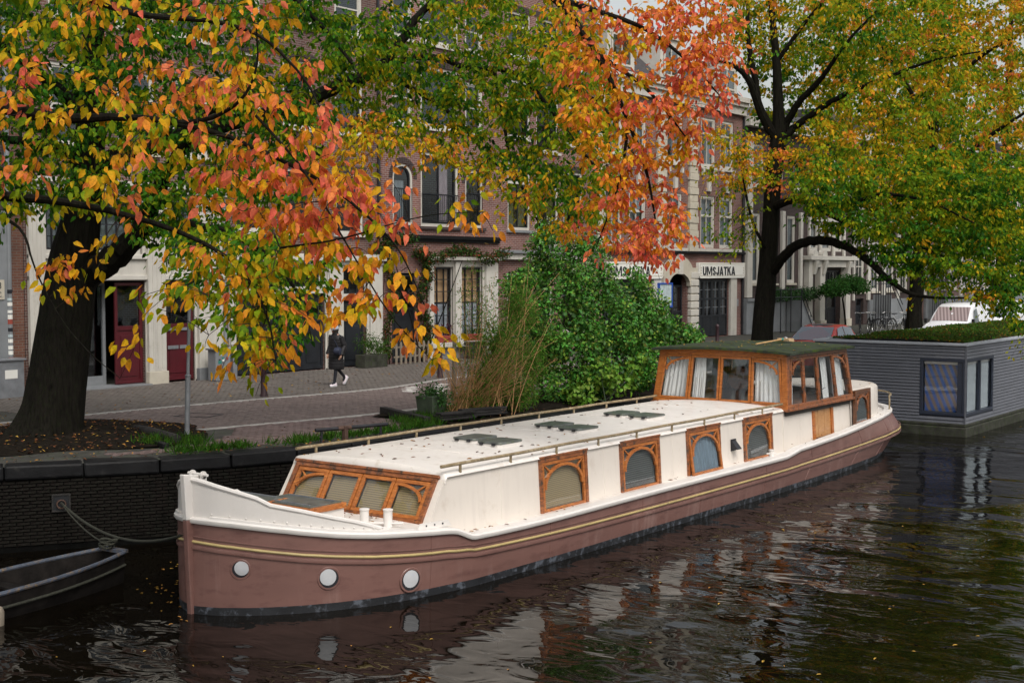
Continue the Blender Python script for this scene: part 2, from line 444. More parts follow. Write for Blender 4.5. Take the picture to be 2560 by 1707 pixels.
class MB:
    def __init__(s):
        s.v, s.f = [], []

    def add(s, vs, fs):
        n = len(s.v)
        s.v.extend([tuple(map(float, p)) for p in vs])
        s.f.extend([tuple(i + n for i in f) for f in fs])
        return s

    def hexa(s, p):
        return s.add(p, [(0, 3, 2, 1), (4, 5, 6, 7), (0, 1, 5, 4), (1, 2, 6, 5), (2, 3, 7, 6), (3, 0, 4, 7)])

    def box(s, x0, x1, y0, y1, z0, z1):
        return s.hexa([(x0, y0, z0), (x1, y0, z0), (x1, y1, z0), (x0, y1, z0), (x0, y0, z1), (x1, y0, z1), (x1, y1, z1), (x0, y1, z1)])

    def pbox(s, pl, a0, a1, b0, b1, c0, c1):
        o, A, B, N = pl
        q = lambda a, b, c: o + A * a + B * b + N * c
        return s.hexa([q(a0, b0, c0), q(a1, b0, c0), q(a1, b1, c0), q(a0, b1, c0), q(a0, b0, c1), q(a1, b0, c1), q(a1, b1, c1), q(a0, b1, c1)])

    def pring(s, pl, a0, a1, b0, b1, w, c0, c1):
        s.pbox(pl, a0, a1, b0, b0 + w, c0, c1)
        s.pbox(pl, a0, a1, b1 - w, b1, c0, c1)
        s.pbox(pl, a0, a0 + w, b0 + w, b1 - w, c0, c1)
        return s.pbox(pl, a1 - w, a1, b0 + w, b1 - w, c0, c1)

    def pprism(s, pl, poly, c0, c1):
        o, A, B, N = pl
        n = len(poly)
        vs = [o + A * a + B * b + N * c0 for a, b in poly] + [o + A * a + B * b + N * c1 for a, b in poly]
        fs = [tuple(range(n - 1, -1, -1)), tuple(range(n, 2 * n))]
        fs += [(i, (i + 1) % n, n + (i + 1) % n, n + i) for i in range(n)]
        return s.add(vs, fs)

    def pstrip(s, pl, inner, outer, c0, c1):
        """A curved band in the plane between two polylines, c0..c1 thick."""
        for i in range(len(inner) - 1):
            s.pprism(pl, [inner[i], inner[i + 1], outer[i + 1], outer[i]], c0, c1)
        return s

    def beam(s, a, b, w, h, up=(0, 0, 1)):
        a, b = np.array(a, float), np.array(b, float)
        d = b - a
        L = np.linalg.norm(d)
        d /= L
        u = np.array(up, float)
        if abs(d @ u) > 0.98:
            u = np.array((1.0, 0, 0))
        sd_ = np.cross(d, u)
        sd_ /= np.linalg.norm(sd_)
        u = np.cross(sd_, d)
        q = lambda t, i, j: a + d * t + sd_ * i * w / 2 + u * j * h / 2
        return s.hexa([q(0, -1, -1), q(0, 1, -1), q(L, 1, -1), q(L, -1, -1), q(0, -1, 1), q(0, 1, 1), q(L, 1, 1), q(L, -1, 1)])

    def tube(s, pts, r, n=8, caps=True, squash=None):
        P = np.array(pts, float)
        k = len(P)
        rr = np.full(k, r, float) if np.isscalar(r) else np.array(r, float)
        T = np.gradient(P, axis=0)
        T /= np.maximum(np.linalg.norm(T, axis=1, keepdims=True), 1e-9)
        ref = np.array((0, 0, 1.0)) if abs(T[0, 2]) < 0.9 else np.array((1.0, 0, 0))
        U = np.cross(T[0], ref)
        U /= np.linalg.norm(U)
        ang = np.linspace(0, 2 * math.pi, n, endpoint=False)
        vs = []
        for i in range(k):
            U = U - T[i] * (U @ T[i])
            U /= max(np.linalg.norm(U), 1e-9)
            V = np.cross(T[i], U)
            vs.append(P[i] + rr[i] * (np.cos(ang)[:, None] * U + np.sin(ang)[:, None] * V))
        vs = np.concatenate(vs)
        fs = [(i * n + j, i * n + (j + 1) % n, (i + 1) * n + (j + 1) % n, (i + 1) * n + j) for i in range(k - 1) for j in range(n)]
        if caps:
            fs += [tuple(range(n - 1, -1, -1)), tuple(range((k - 1) * n, k * n))]
        return s.add(vs, fs)

    def lathe(s, prof, c=(0, 0, 0), n=12, axis=(0, 0, 1)):
        ax = Vector(axis).normalized()
        q = Vector((0, 0, 1)).rotation_difference(ax)
        vs = []
        for r, z in prof:
            for j in range(n):
                t = 2 * math.pi * j / n
                p = q @ Vector((r * math.cos(t), r * math.sin(t), z))
                vs.append((p.x + c[0], p.y + c[1], p.z + c[2]))
        k = len(prof)
        fs = [(i * n + j, i * n + (j + 1) % n, (i + 1) * n + (j + 1) % n, (i + 1) * n + j) for i in range(k - 1) for j in range(n)]
        fs += [tuple(range(n - 1, -1, -1)), tuple(range((k - 1) * n, k * n))]
        return s.add(vs, fs)

    def grid(s, P):
        P = np.array(P, float)
        a, b = P.shape[:2]
        return s.add(P.reshape(-1, 3), [(i * b + j, i * b + j + 1, (i + 1) * b + j + 1, (i + 1) * b + j) for i in range(a - 1) for j in range(b - 1)])

    def sweep(s, path, offs, closed_prof=True):
        """path: list of (point, side, up); offs: profile in (side, up)."""
        n = len(offs)
        vs = [np.array(p) + np.array(sd_) * a + np.array(up_) * b for p, sd_, up_ in path for a, b in offs]
        k = len(path)
        fs = [(i * n + j, i * n + (j + 1) % n, (i + 1) * n + (j + 1) % n, (i + 1) * n + j) for i in range(k - 1) for j in range(n)]
        fs += [tuple(range(n - 1, -1, -1)), tuple(range((k - 1) * n, k * n))]
        return s.add(vs, fs)

    def build(s, name, mat, parent=None, smooth=False, bevel=0.0, local=False, kind=None, solid=0.0):
        me = bpy.data.meshes.new(name)
        me.from_pydata(s.v, [], s.f)
        me.update()
        return link_mesh(name, me, mat, parent, smooth, bevel, local, kind, solid)


def wm(o):
    if o.parent is None:
        return o.matrix_basis.copy()
    return wm(o.parent) @ o.matrix_parent_inverse @ o.matrix_basis


def fix_normals(me):
    import bmesh
    b = bmesh.new()
    b.from_mesh(me)
    bmesh.ops.recalc_face_normals(b, faces=b.faces)
    b.to_mesh(me)
    b.free()


def link_mesh(name, me, mat, parent=None, smooth=False, bevel=0.0, local=False, kind=None, solid=0.0, fix=True):
    if fix and len(me.polygons) < 40000:
        fix_normals(me)
    o = bpy.data.objects.new(name, me)
    COL.objects.link(o)
    for m in (mat if isinstance(mat, (list, tuple)) else [mat]):
        me.materials.append(M[m])
    if parent is not None:
        o.parent = parent
        if not local:
            o.matrix_parent_inverse = wm(parent).inverted()
    if smooth:
        me.polygons.foreach_set('use_smooth', [True] * len(me.polygons))
        me.set_sharp_from_angle(angle=R(38))
    if solid:
        md = o.modifiers.new('thick', 'SOLIDIFY')
        md.thickness = solid
    if bevel:
        md = o.modifiers.new('edge', 'BEVEL')
        md.width = bevel
        md.segments = 2
        md.limit_method = 'ANGLE'
        md.angle_limit = R(40)
    if kind:
        o['kind'] = kind
    return o


def thing(name, label, cat, loc=(0, 0, 0), rz=0.0, group=None):
    o = bpy.data.objects.new(name, None)
    COL.objects.link(o)
    o.location = loc
    o.rotation_euler = (0, 0, rz)
    o.matrix_basis = Matrix.LocRotScale(Vector([float(k) for k in loc]), Matrix.Rotation(rz, 3, 'Z').to_quaternion(), None)
    o.empty_display_size = 0.2
    return tag(o, label, cat, group)


def tag(o, label, cat, group=None, kind=None):
    o['label'] = label
    o['category'] = cat
    if group:
        o['group'] = group
    if kind:
        o['kind'] = kind
    return o


def copy_tree(o, parent=None):
    c = o.copy()
    COL.objects.link(c)
    if parent is not None:
        c.parent = parent
        c.matrix_parent_inverse = o.matrix_parent_inverse.copy()
    for ch in list(o.children):
        copy_tree(ch, c)
    return c


def set_pose(o, loc, rz, scale=1.0):
    o.matrix_basis = Matrix.LocRotScale(Vector([float(k) for k in loc]), Matrix.Rotation(rz, 3, 'Z').to_quaternion(), Vector((scale,) * 3))


def text_mesh(name, s, pl, height, width, mat, parent, depth=0.01, bold=0.0):
    cu = bpy.data.curves.new(name, 'FONT')
    cu.body = s
    cu.size = 1.0
    cu.extrude = 0.01
    cu.offset = bold
    tmp = bpy.data.objects.new(name + '_tmp', cu)
    COL.objects.link(tmp)
    dg = bpy.context.evaluated_depsgraph_get()
    dg.update()
    me = bpy.data.meshes.new_from_object(tmp.evaluated_get(dg))
    bpy.data.objects.remove(tmp)
    co = np.array([v.co[:] for v in me.vertices])
    lo, hi = co.min(0), co.max(0)
    o, A, B, N = pl
    for v, c in zip(me.vertices, co):
        a = (c[0] - lo[0]) / (hi[0] - lo[0]) * width
        b = (c[1] - lo[1]) / (hi[1] - lo[1]) * height
        v.co = o + A * a + B * b + N * (depth * (c[2] - lo[2]) / 0.02)
    me.materials.clear()
    return link_mesh(name, me, mat, parent, fix=False)


# ---------------------------------------------------------------- leaves
LEAF7 = (np.array([(0, 0, 0), (.27, .40, .07), (.64, .34, .05), (1, 0, -.10), (.64, -.34, .05), (.27, -.40, .07), (.48, 0, -.05)]),
         [(0, 6, 1), (1, 6, 2), (2, 6, 3), (3, 6, 4), (4, 6, 5), (5, 6, 0)])
LEAF4 = (np.array([(0, 0, 0), (.45, .42, .08), (1, 0, -.06), (.45, -.42, .08)]), [(0, 2, 1), (0, 3, 2)])
BLADE = (np.array([(0, 0, 0), (.35, .5, .0), (1, 0, -.2), (.35, -.5, .0)]), [(0, 2, 1), (0, 3, 2)])


def orient(D, N):
    D = D / np.maximum(np.linalg.norm(D, axis=1, keepdims=True), 1e-9)
    N = N - D * (D * N).sum(1, keepdims=True)
    N = N / np.maximum(np.linalg.norm(N, axis=1, keepdims=True), 1e-9)
    return D, np.cross(N, D), N


def leaves(name, P, D, N, L, W, C, mat, parent=None, tmpl=LEAF7, kind='stuff'):
    T, F = tmpl
    D, S, N = orient(D, N)
    n, k = len(P), len(T)
    curl = rng.uniform(-.6, 2.4, (n, 1, 1))
    V = (P[:, None] + T[None, :, 0, None] * (D * L[:, None])[:, None] + T[None, :, 1, None] * (S * W[:, None])[:, None] + T[None, :, 2, None] * (N * L[:, None])[:, None] * curl).reshape(-1, 3)
    F = np.array(F)
    faces = (F[None] + (np.arange(n) * k)[:, None, None]).reshape(-1, 3)
    me = bpy.data.meshes.new(name)
    me.vertices.add(len(V))
    me.vertices.foreach_set('co', V.astype(np.float32).ravel())
    me.loops.add(faces.size)
    me.loops.foreach_set('vertex_index', faces.astype(np.int32).ravel())
    me.polygons.add(len(faces))
    me.polygons.foreach_set('loop_start', np.arange(0, faces.size, 3, dtype=np.int32))
    me.polygons.foreach_set('loop_total', np.full(len(faces), 3, np.int32))
    me.update(calc_edges=True)
    a = me.attributes.new('Col', 'FLOAT_COLOR', 'POINT')
    vc = np.repeat(C, k, axis=0) * rng.uniform(.80, 1.18, (n * k, 1))
    vc[:, 0] *= np.tile(1 + .22 * (T[:, 0] - .5), n)
    vc[:, 1] *= np.tile(1 - .16 * (T[:, 0] - .5), n)
    cc = np.concatenate([np.clip(vc, 0, .95), np.ones((n * k, 1))], 1)
    a.data.foreach_set('color', cc.astype(np.float32).ravel())
    return link_mesh(name, me, mat, parent, kind=kind, fix=False)


def leaf_proto(name, color, mat='leaf', tmpl=LEAF7):
    T, F = tmpl
    me = bpy.data.meshes.new(name)
    me.from_pydata([tuple(p) for p in T], [], F)
    a = me.attributes.new('Col', 'FLOAT_COLOR', 'POINT')
    a.data.foreach_set('color', np.tile(np.array([*color, 1.0], np.float32), len(T)))
    me.materials.append(M[mat])
    return me


def leaf_object(name, me, p, d, n_, L, W, parent=None):
    D, S, N = orient(np.array([d], float), np.array([n_], float))
    o = bpy.data.objects.new(name, me)
    COL.objects.link(o)
    mt = Matrix(((D[0, 0] * L, S[0, 0] * W, N[0, 0] * L, p[0]), (D[0, 1] * L, S[0, 1] * W, N[0, 1] * L, p[1]), (D[0, 2] * L, S[0, 2] * W, N[0, 2] * L, p[2]), (0, 0, 0, 1)))
    o.matrix_basis = mt
    if parent is not None:
        o.parent = parent
        o.matrix_parent_inverse = wm(parent).inverted()
    return o


def jitter(c, n, amt=0.25):
    c = np.array(c, float)
    v = 1 + rng.uniform(-amt, amt, (n, 1))
    h = 1 + rng.uniform(-amt * .5, amt * .5, (n, 3))
    return np.clip(c * v * h, 0.002, 0.95)

# ================================================================ the setting
STREET = 1.45
QUAY = np.array([(-30, -45), (-18, -24), (-12, -13.5), (-9.0, -6.0), (-7.2, -2.4), (-6.2, -.55), (-5.49, .55), (-4.82, 1.62), (-4.16, 2.59), (-3.63, 3.72), (-3.11, 5.16), (-2.86, 7.0), (-2.76, 10.0), (-2.72, 14.0), (-2.70, 24.0), (-2.70, 60.0), (-2.70, 260.0)], float)


def struct(o):
    o['kind'] = 'structure'
    return o


def quay_x(y):
    return np.interp(y, QUAY[:, 1], QUAY[:, 0])


m = MB()
m.add([(-80, -120, 0), (160, -120, 0), (160, 400, 0), (-80, 400, 0)], [(0, 1, 2, 3)])
struct(m.build('water', 'water'))
m = MB()
vs, fs = [], []
for i, (x, y) in enumerate(QUAY):
    vs += [(-400, y * 1.0 if 0 < i < len(QUAY) - 1 else y * 3, STREET), (x, y, STREET)]
    if i:
        fs.append((2 * i - 2, 2 * i - 1, 2 * i + 1, 2 * i))
m.add(vs, fs)
street = struct(m.build('street', 'street_joint'))

# -- kerb lines: flush bands of pale stone
K1 = [(-11.6, -6), (-11.25, 0), (-11.07, 4), (-11.04, 6), (-10.93, 8), (-10.65, 10.8), (-10.2, 13.6), (-10.15, 15.2), (-10.5, 17.0), (-10.95, 18.6), (-11.2, 22), (-11.3, 30), (-11.3, 120)]
K2 = [(-8.2, -6), (-7.5, 0), (-7.25, 3), (-7.0, 4.95), (-6.57, 7.2), (-6.0, 9.65), (-5.9, 12), (-5.85, 20), (-5.85, 120)]


def smooth_line(pts, step=0.5):
    P = np.array(pts, float)
    t = np.r_[0, np.cumsum(np.linalg.norm(np.diff(P, axis=0), axis=1))]
    tt = np.arange(0, min(t[-1], 75), step)
    Q = np.stack([np.interp(tt, t, P[:, k]) for k in range(P.shape[1])], 1)
    for _ in range(6):
        Q[1:-1] = (Q[:-2] + 2 * Q[1:-1] + Q[2:]) / 4
    return Q


def band(pts, w, z0, z1, name, mat):
    Q = smooth_line(pts)
    T = np.gradient(Q, axis=0)
    T /= np.linalg.norm(T, axis=1, keepdims=True)
    S = np.stack([T[:, 1], -T[:, 0]], 1)
    path = [((q[0], q[1], 0), (s_[0], s_[1], 0), (0, 0, 1)) for q, s_ in zip(Q, S)]
    m = MB()
    m.sweep(path, [(-w / 2, z0), (w / 2, z0), (w / 2, z1), (-w / 2, z1)])
    return struct(m.build(name, mat))


band(K1, 0.10, STREET - .05, STREET + .030, 'kerb', 'kerb_stone')
band(K2, 0.09, STREET - .05, STREET + .028, 'kerb', 'kerb_stone')


def xk(K, y):
    K = np.array(K)
    return np.interp(y, K[:, 1], K[:, 0])


# -- pavers: every brick of the street a small bevelled block, courses across the carriageway
def paver_verts(c, ax, L, W, h, lift):
    """c (n,2), ax (n,2) unit length direction; returns verts (n,8,3)"""
    sx = np.stack([ax[:, 1], -ax[:, 0]], 1)
    out = []
    for (i, j, g, z) in ((-1, -1, 1, 0), (1, -1, 1, 0), (1, 1, 1, 0), (-1, 1, 1, 0), (-1, -1, .93, 1), (1, -1, .93, 1), (1, 1, .93, 1), (-1, 1, .93, 1)):
        p = c + ax * (i * L / 2 * g) + sx * (j * W / 2 * g)
        out.append(np.concatenate([p, (STREET + .001 + z * (h + lift))[:, None]], 1))
    return np.stack(out, 1)


PF = np.array([(4, 5, 6, 7), (0, 1, 5, 4), (1, 2, 6, 5), (2, 3, 7, 6), (3, 0, 4, 7)])


def pavers(c, ax, L, W, mat, keep, name, h=.016):
    lift = rng.uniform(-.003, .004, len(c))
    V = paver_verts(c, ax, L, W, h, lift)
    d = np.hypot(c[:, 0] - CAM[0], c[:, 1] - CAM[1])
    near = np.argsort(d)
    pick = near[:keep]
    me = None
    for i in pick:
        if me is None:
            T = paver_verts(np.zeros((1, 2)), np.array([[0., 1.]]), L, W, h, np.zeros(1))[0]
            T[:, 2] -= STREET
            me = bpy.data.meshes.new(name)
            me.from_pydata([tuple(p) for p in T], [], [tuple(f) for f in PF])
            me.materials.append(M[mat])
            fix_normals(me)
        o = bpy.data.objects.new(name, me)
        COL.objects.link(o)
        o.matrix_basis = Matrix.Translation((c[i, 0], c[i, 1], STREET + lift[i])) @ Matrix.Rotation(math.atan2(-ax[i, 0], ax[i, 1]), 4, 'Z')
        o.parent = street
    rest = near[keep:]
    V = V[rest].reshape(-1, 3)
    Fc = (PF[None] + (np.arange(len(rest)) * 8)[:, None, None]).reshape(-1, 4)
    me = bpy.data.meshes.new(name)
    me.from_pydata(V.tolist(), [], Fc.tolist())
    o = link_mesh(name, me, mat, street, kind='stuff', fix=False)
    return o


def lay(x_lo, x_hi, y0, y1, L, W, along_y, g=.006):
    """running bond between two curves x_lo(y), x_hi(y)"""
    pts = []
    if along_y:
        for k, x in enumerate(np.arange(-17, 0, W + g)):
            for y in np.arange(y0 + (k % 2) * L / 2, y1, L + g):
                pts.append((x, y))
    else:
        for k, y in enumerate(np.arange(y0, y1, W + g)):
            for x in np.arange(-17 + (k % 2) * L / 2, 0, L + g):
                pts.append((x, y))
    P = np.array(pts)
    ok = (P[:, 0] > x_lo(P[:, 1])) & (P[:, 0] < x_hi(P[:, 1]))
    P = P[ok]
    ax = np.tile(np.array([[0., 1.]] if along_y else [[1., 0.]]), (len(P), 1))
    return P, ax


road, rax = lay(lambda y: xk(K1, y) + .12, lambda y: xk(K2, y) - .12, 0.5, 26, .20, .10, False)
hump = (road[:, 1] > 14.6) & (road[:, 1] < 17.2) & (road[:, 0] > -9.9) & (road[:, 0] < -7.6)
chk = hump & (((np.floor(road[:, 1] / .42) + np.floor(road[:, 0] / .32)) % 3) == 0)
pavers(road[~chk], rax[~chk], .198, .098, 'paver_grey', 260, 'paver')
pavers(road[chk], rax[chk], .198, .098, 'paver_white', 60, 'white_paver')
walk, wax = lay(lambda y: np.full_like(y, -16.45), lambda y: xk(K1, y) - .10, 5.5, 30, .20, .10, True)
pavers(walk, wax, .196, .098, 'paver_walk', 0, 'paver')
strip, sax = lay(lambda y: xk(K2, y) + .1, lambda y: quay_x(y) - .95, 2.6, 10.2, .20, .10, True)
tree_pit = (np.hypot(strip[:, 0] + 8.0, strip[:, 1] - 3.9) < 2.9)
pavers(strip[~tree_pit], sax[~tree_pit], .196, .098, 'paver_red', 60, 'red_paver')

# -- earth round the big tree and under the planting along the quay
m = MB()
P = []
for i in range(9):
    r_ = i / 8
    row = []
    for j in range(28):
        a = 2 * math.pi * j / 28
        rr = r_ * (2.55 + .25 * math.sin(3 * a) + .2 * math.sin(5 * a + 1))
        x, y = -8.05 + rr * math.cos(a), 3.6 + rr * 1.1 * math.sin(a)
        x = min(x, quay_x(y) - .42)
        row.append((x, y, STREET + .02 + .16 * (1 - r_ ** 2) + .03 * math.sin(4 * a + r_ * 7)))
    row.append(row[0])
    P.append(row)
m.grid(P)
struct(m.build('earth_patch', 'soil', smooth=True))
m = MB()
P = []
for y in np.linspace(9.6, 24, 30):
    xs = np.linspace(-5.6, quay_x(y) - .40, 6)
    P.append([(x, y, STREET + .03 + .05 * math.sin(3 * y + x * 4)) for x in xs])
m.grid(P)
struct(m.build('planting_bed', 'soil', smooth=True))

# -- quay wall: brick face under a dark coping
quay = thing('quay_wall', 'dark wet brick quay wall under a black coping stone', 'wall', (-4, 2.6, 0))
m = MB()
path = []
for i, (x, y) in enumerate(QUAY):
    t = QUAY[min(i + 1, len(QUAY) - 1)] - QUAY[max(i - 1, 0)]
    t = t / np.linalg.norm(t)
    path.append(((x, y, 0), (t[1], -t[0], 0), (0, 0, 1)))
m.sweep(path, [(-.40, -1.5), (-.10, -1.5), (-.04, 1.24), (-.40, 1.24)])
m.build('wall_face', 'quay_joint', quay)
# coping stones, about a metre each
Qd = []
seg = np.linalg.norm(np.diff(QUAY, axis=0), axis=1)
tt = np.r_[0, np.cumsum(seg)]


def quay_at(t):
    p = np.array([np.interp(t, tt, QUAY[:, 0]), np.interp(t, tt, QUAY[:, 1])])
    q = np.array([np.interp(t + .3, tt, QUAY[:, 0]), np.interp(t + .3, tt, QUAY[:, 1])]) - np.array([np.interp(t - .3, tt, QUAY[:, 0]), np.interp(t - .3, tt, QUAY[:, 1])])
    q = q / np.linalg.norm(q)
    return p, q


t0 = tt[3]
t_ = t0
while t_ < tt[-1] - 175:
    L = 1.25
    pa, qa = quay_at(t_ + .006)
    pb, qb = quay_at(t_ + L - .006)
    m = MB()
    hz = rng.uniform(-.006, .006)
    z0, z1 = 1.22, STREET + .016 + hz
    sa, sb = np.array([qa[1], -qa[0]]), np.array([qb[1], -qb[0]])
    q = lambda p, s_, o_, z: (p[0] + s_[0] * o_, p[1] + s_[1] * o_, z)
    m.hexa([q(pa, sa, -.42, z0), q(pa, sa, .03, z0), q(pb, sb, .03, z0), q(pb, sb, -.42, z0), q(pa, sa, -.42, z1), q(pa, sa, .02, z1), q(pb, sb, .02, z1), q(pb, sb, -.42, z1)])
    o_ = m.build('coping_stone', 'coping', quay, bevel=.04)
    for v_ in o_.data.vertices:
        v_.co += Vector(rng.normal(0, .007, 3))
    t_ += L
m = MB()
pa, qa = quay_at(t_)
m.box(-3.12, -2.68, pa[1], 250, 1.20, STREET + .012)
m.build('coping_run', 'coping', quay)
# bricks of the face in view left of the barge: running bond
bl, bh = .215, .058
rows = int(1.16 / bh)
c, T, lev = [], [], []
for r_ in range(rows):
    z = 1.175 - r_ * bh
    t_ = tt[4] - 1.4 + (r_ % 2) * bl / 2
    while t_ < tt[11]:
        p, q = quay_at(t_)
        s_ = np.array([q[1], -q[0]])
        off = -.10 + (z + 1.5) / 2.74 * .06 + .006 + rng.uniform(-.006, .008)
        c.append((p[0] + s_[0] * off, p[1] + s_[1] * off, z))
        T.append(math.atan2(q[1], q[0]))
        t_ += bl
c, T = np.array(c), np.array(T)
tm = MB()
w2, h2 = bl / 2 - .006, bh / 2 - .006
tm.add([(-w2, .03, -h2), (w2, .03, -h2), (w2, .03, h2), (-w2, .03, h2), (-w2 + .004, -.012, -h2 + .004), (w2 - .004, -.012, -h2 + .004), (w2 - .004, -.012, h2 - .004), (-w2 + .004, -.012, h2 - .004)],
       [(4, 5, 6, 7), (0, 1, 5, 4), (1, 2, 6, 5), (2, 3, 7, 6), (3, 0, 4, 7)])
V0 = np.array(tm.v)
order = np.argsort(np.hypot(c[:, 0] - CAM[0], c[:, 1] - CAM[1]) + 100 * (c[:, 1] > 5.3))
bme = None
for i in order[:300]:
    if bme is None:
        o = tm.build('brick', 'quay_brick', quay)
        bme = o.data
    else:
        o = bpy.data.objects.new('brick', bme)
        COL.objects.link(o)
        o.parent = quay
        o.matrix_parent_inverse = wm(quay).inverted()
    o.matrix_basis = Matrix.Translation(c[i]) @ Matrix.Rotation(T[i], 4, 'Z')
rest = order[300:]
ca, sa = np.cos(T[rest]), np.sin(T[rest])
X = V0[None, :, 0] * ca[:, None] - V0[None, :, 1] * sa[:, None] + c[rest, 0, None]
Y = V0[None, :, 0] * sa[:, None] + V0[None, :, 1] * ca[:, None] + c[rest, 1, None]
Z = V0[None, :, 2] + c[rest, 2, None]
V = np.stack([X, Y, Z], 2).reshape(-1, 3)
Fc = (np.array(tm.f)[None] + (np.arange(len(rest)) * 8)[:, None, None]).reshape(-1, 4)
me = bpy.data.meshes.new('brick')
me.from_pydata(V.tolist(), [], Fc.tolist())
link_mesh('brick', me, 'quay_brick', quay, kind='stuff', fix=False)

# ================================================================ the cream and brown barge
barge = thing('houseboat_barge', 'cream and brown barge houseboat with arched wooden windows moored at the quay', 'houseboat', (0, 11, 0))
LREF = 23.7
_hb = lambda u: np.interp(u, [0, .04, .15, .35, .6, .9, 1.3, 1.8, 2.4, 3, 3.5, 4.5, 6, 12, 14, 16, 18, 19.5, 20.5, 21.5, 22.3, 23, 23.45, 23.7],
                          [.03, .20, .42, .72, .98, 1.22, 1.48, 1.72, 1.9, 2.0, 2.06, 2.1, 2.12, 2.12, 2.1, 2.06, 2.0, 1.92, 1.82, 1.66, 1.42, 1.05, .62, .03])
_zg = lambda u: np.interp(u, [0, .35, .9, 1.8, 3, 4.5, 8, 14, 18, 20.5, 23.7], [1.0, .92, .81, .69, .60, .51, .47, .47, .53, .56, .55])
_zw0 = lambda u: np.interp(u, [0, .15, .6, 1.3, 1.8, 2.4, 3.15, 3.45, 4.5, 8, 14.1, 14.75, 16, 18, 19.5, 20.5, 23.7], [1.27, 1.25, 1.16, 1.03, .97, .93, .865, .735, .70, .72, .72, .80, .84, .90, .96, .99, 1.0])
ST = np.unique(np.r_[0, .04, .09, .15, .25, .35, .47, .6, .75, .9, 1.1, 1.3, 1.55, 1.8, 2.1, 2.4, 2.7, 3.0, np.linspace(3.1, 3.5, 8), np.arange(4, 14, .7), np.linspace(14.05, 14.8, 8), np.arange(15.4, 20.3, .6), np.arange(20.5, 23.7, .22), 23.7])


def smooth1(a, it=2):
    a = a.copy()
    for _ in range(it):
        a[1:-1] = (a[:-2] + 2 * a[1:-1] + a[2:]) / 4
    return a


HB, ZG, ZW = smooth1(_hb(ST), 2), smooth1(_zg(ST), 4), smooth1(_zw0(ST), 1)
XC = .1 * np.clip(ST / 4, 0, 1) ** 2 * (3 - 2 * np.clip(ST / 4, 0, 1))


def level(Lk, shrink=0.0, aft=0.0):
    u_ = np.where(ST < 12, ST, 12 + (ST - 12) * (Lk - 12) / (LREF - 12))
    h_ = HB * (1 - shrink) - aft * np.clip((ST - 17) / 5, 0, 1)
    return u_, np.maximum(h_, .02)


LV = [(*level(21.9, .10), np.full_like(ST, -.5)), (*level(22.5, .02), np.full_like(ST, -.02)), (*level(22.75, .015), np.full_like(ST, .11)),
      (*level(23.2, .004), .11 + (ZG - .11) * .5), (*level(23.9, 0.0), ZG), (*level(23.72, 0.0, .06), ZG + (ZW - ZG) * .5), (*level(23.5, 0.0, .14), ZW)]


def hull_band(a, b, name, mat, parent):
    m = MB()
    for sgn in (1, -1):
        rows_ = []
        for k in range(a, b + 1):
            u_, h_, z_ = LV[k]
            rows_.append(np.stack([XC + sgn * h_, u_, z_], 1))
        m.grid(np.stack(rows_, 0))
    return m.build(name, mat, parent, smooth=True)


hull = hull_band(2, 6, 'hull', 'hull_brown', barge)
hull_band(1, 2, 'boot_band', 'boot_black', barge)
hull_band(0, 1, 'hull_bottom', 'hull_slime', barge)
# weed-grown fringe along the waterline
uw, hw_, _ = LV[1]


def rail_path(u_, h_, z_, sgn, lo, hi):
    P = np.stack([XC + sgn * h_, u_, z_], 1)
    T = np.gradient(P, axis=0)
    T[:, 2] = 0
    T /= np.linalg.norm(T, axis=1, keepdims=True)
    S = np.stack([T[:, 1], -T[:, 0], 0 * T[:, 0]], 1) * sgn
    return [(P[i], S[i], (0, 0, 1)) for i in range(len(P)) if lo <= ST[i] <= hi]


def around(level_i, lo, hi, prof, name, mat, parent, dz=0.0, smooth=True):
    u_, h_, z_ = LV[level_i]
    m = MB()
    for sgn in (1, -1):
        m.sweep(rail_path(u_, h_, z_ + dz, sgn, lo, hi), prof)
    return m.build(name, mat, parent, smooth=smooth)


circ = lambda r, n=8: [(r * math.cos(2 * math.pi * i / n), r * math.sin(2 * math.pi * i / n)) for i in range(n)]
gold = around(4, 0, 24, circ(.021), 'gold_strake', 'gold', barge, .0)
around(4, 0, 24, [(-.01, -.10), (.022, -.10), (.026, -.075), (.022, -.05), (-.01, -.05)], 'rubbing_strake', 'hull_brown', barge)
around(4, 0, 24, [(-.01, .065), (.012, .065), (.012, .078), (-.01, .078)], 'plate_seam', 'hull_brown', barge)
around(6, 0, 24, [(-.16, -.015), (.035, -.015), (.05, .01), (.05, .045), (.03, .07), (-.16, .07)], 'covering_board', 'white_paint', barge)
around(6, .05, 2.4, [(-.02, .07), (.03, .07), (.024, .10), (-.02, .10)], 'bulwark_moulding', 'white_paint', barge)
# butt joints of the hull plates and the rivet row under the covering board
for ub in (2.75, 5.3, 7.9, 10.4, 12.9, 15.6, 18.1, 20.4):
    k = int(np.argmin(np.abs(ST - ub)))
    m = MB()
    m.tube([(XC[k] + LV[j][1][k] + .001, LV[j][0][k], LV[j][2][k]) for j in (2, 3, 4, 5, 6)], .006, 5)
    m.build('plate_butt', 'hull_brown', barge)
m = MB()
for r_ in np.arange(.1, 2.3, .13):
    x_, y_, z_ = np.interp(r_, ST, XC + LV[6][1]), np.interp(r_, ST, LV[6][0]), np.interp(r_, ST, LV[6][2])
    m.lathe([(.012, -.01), (.010, .008), (.003, .012)], (x_ - .005, y_, z_ + .13), 6, (.8, -.6, 0))
m.build('rivets', 'white_paint', barge, kind='stuff')
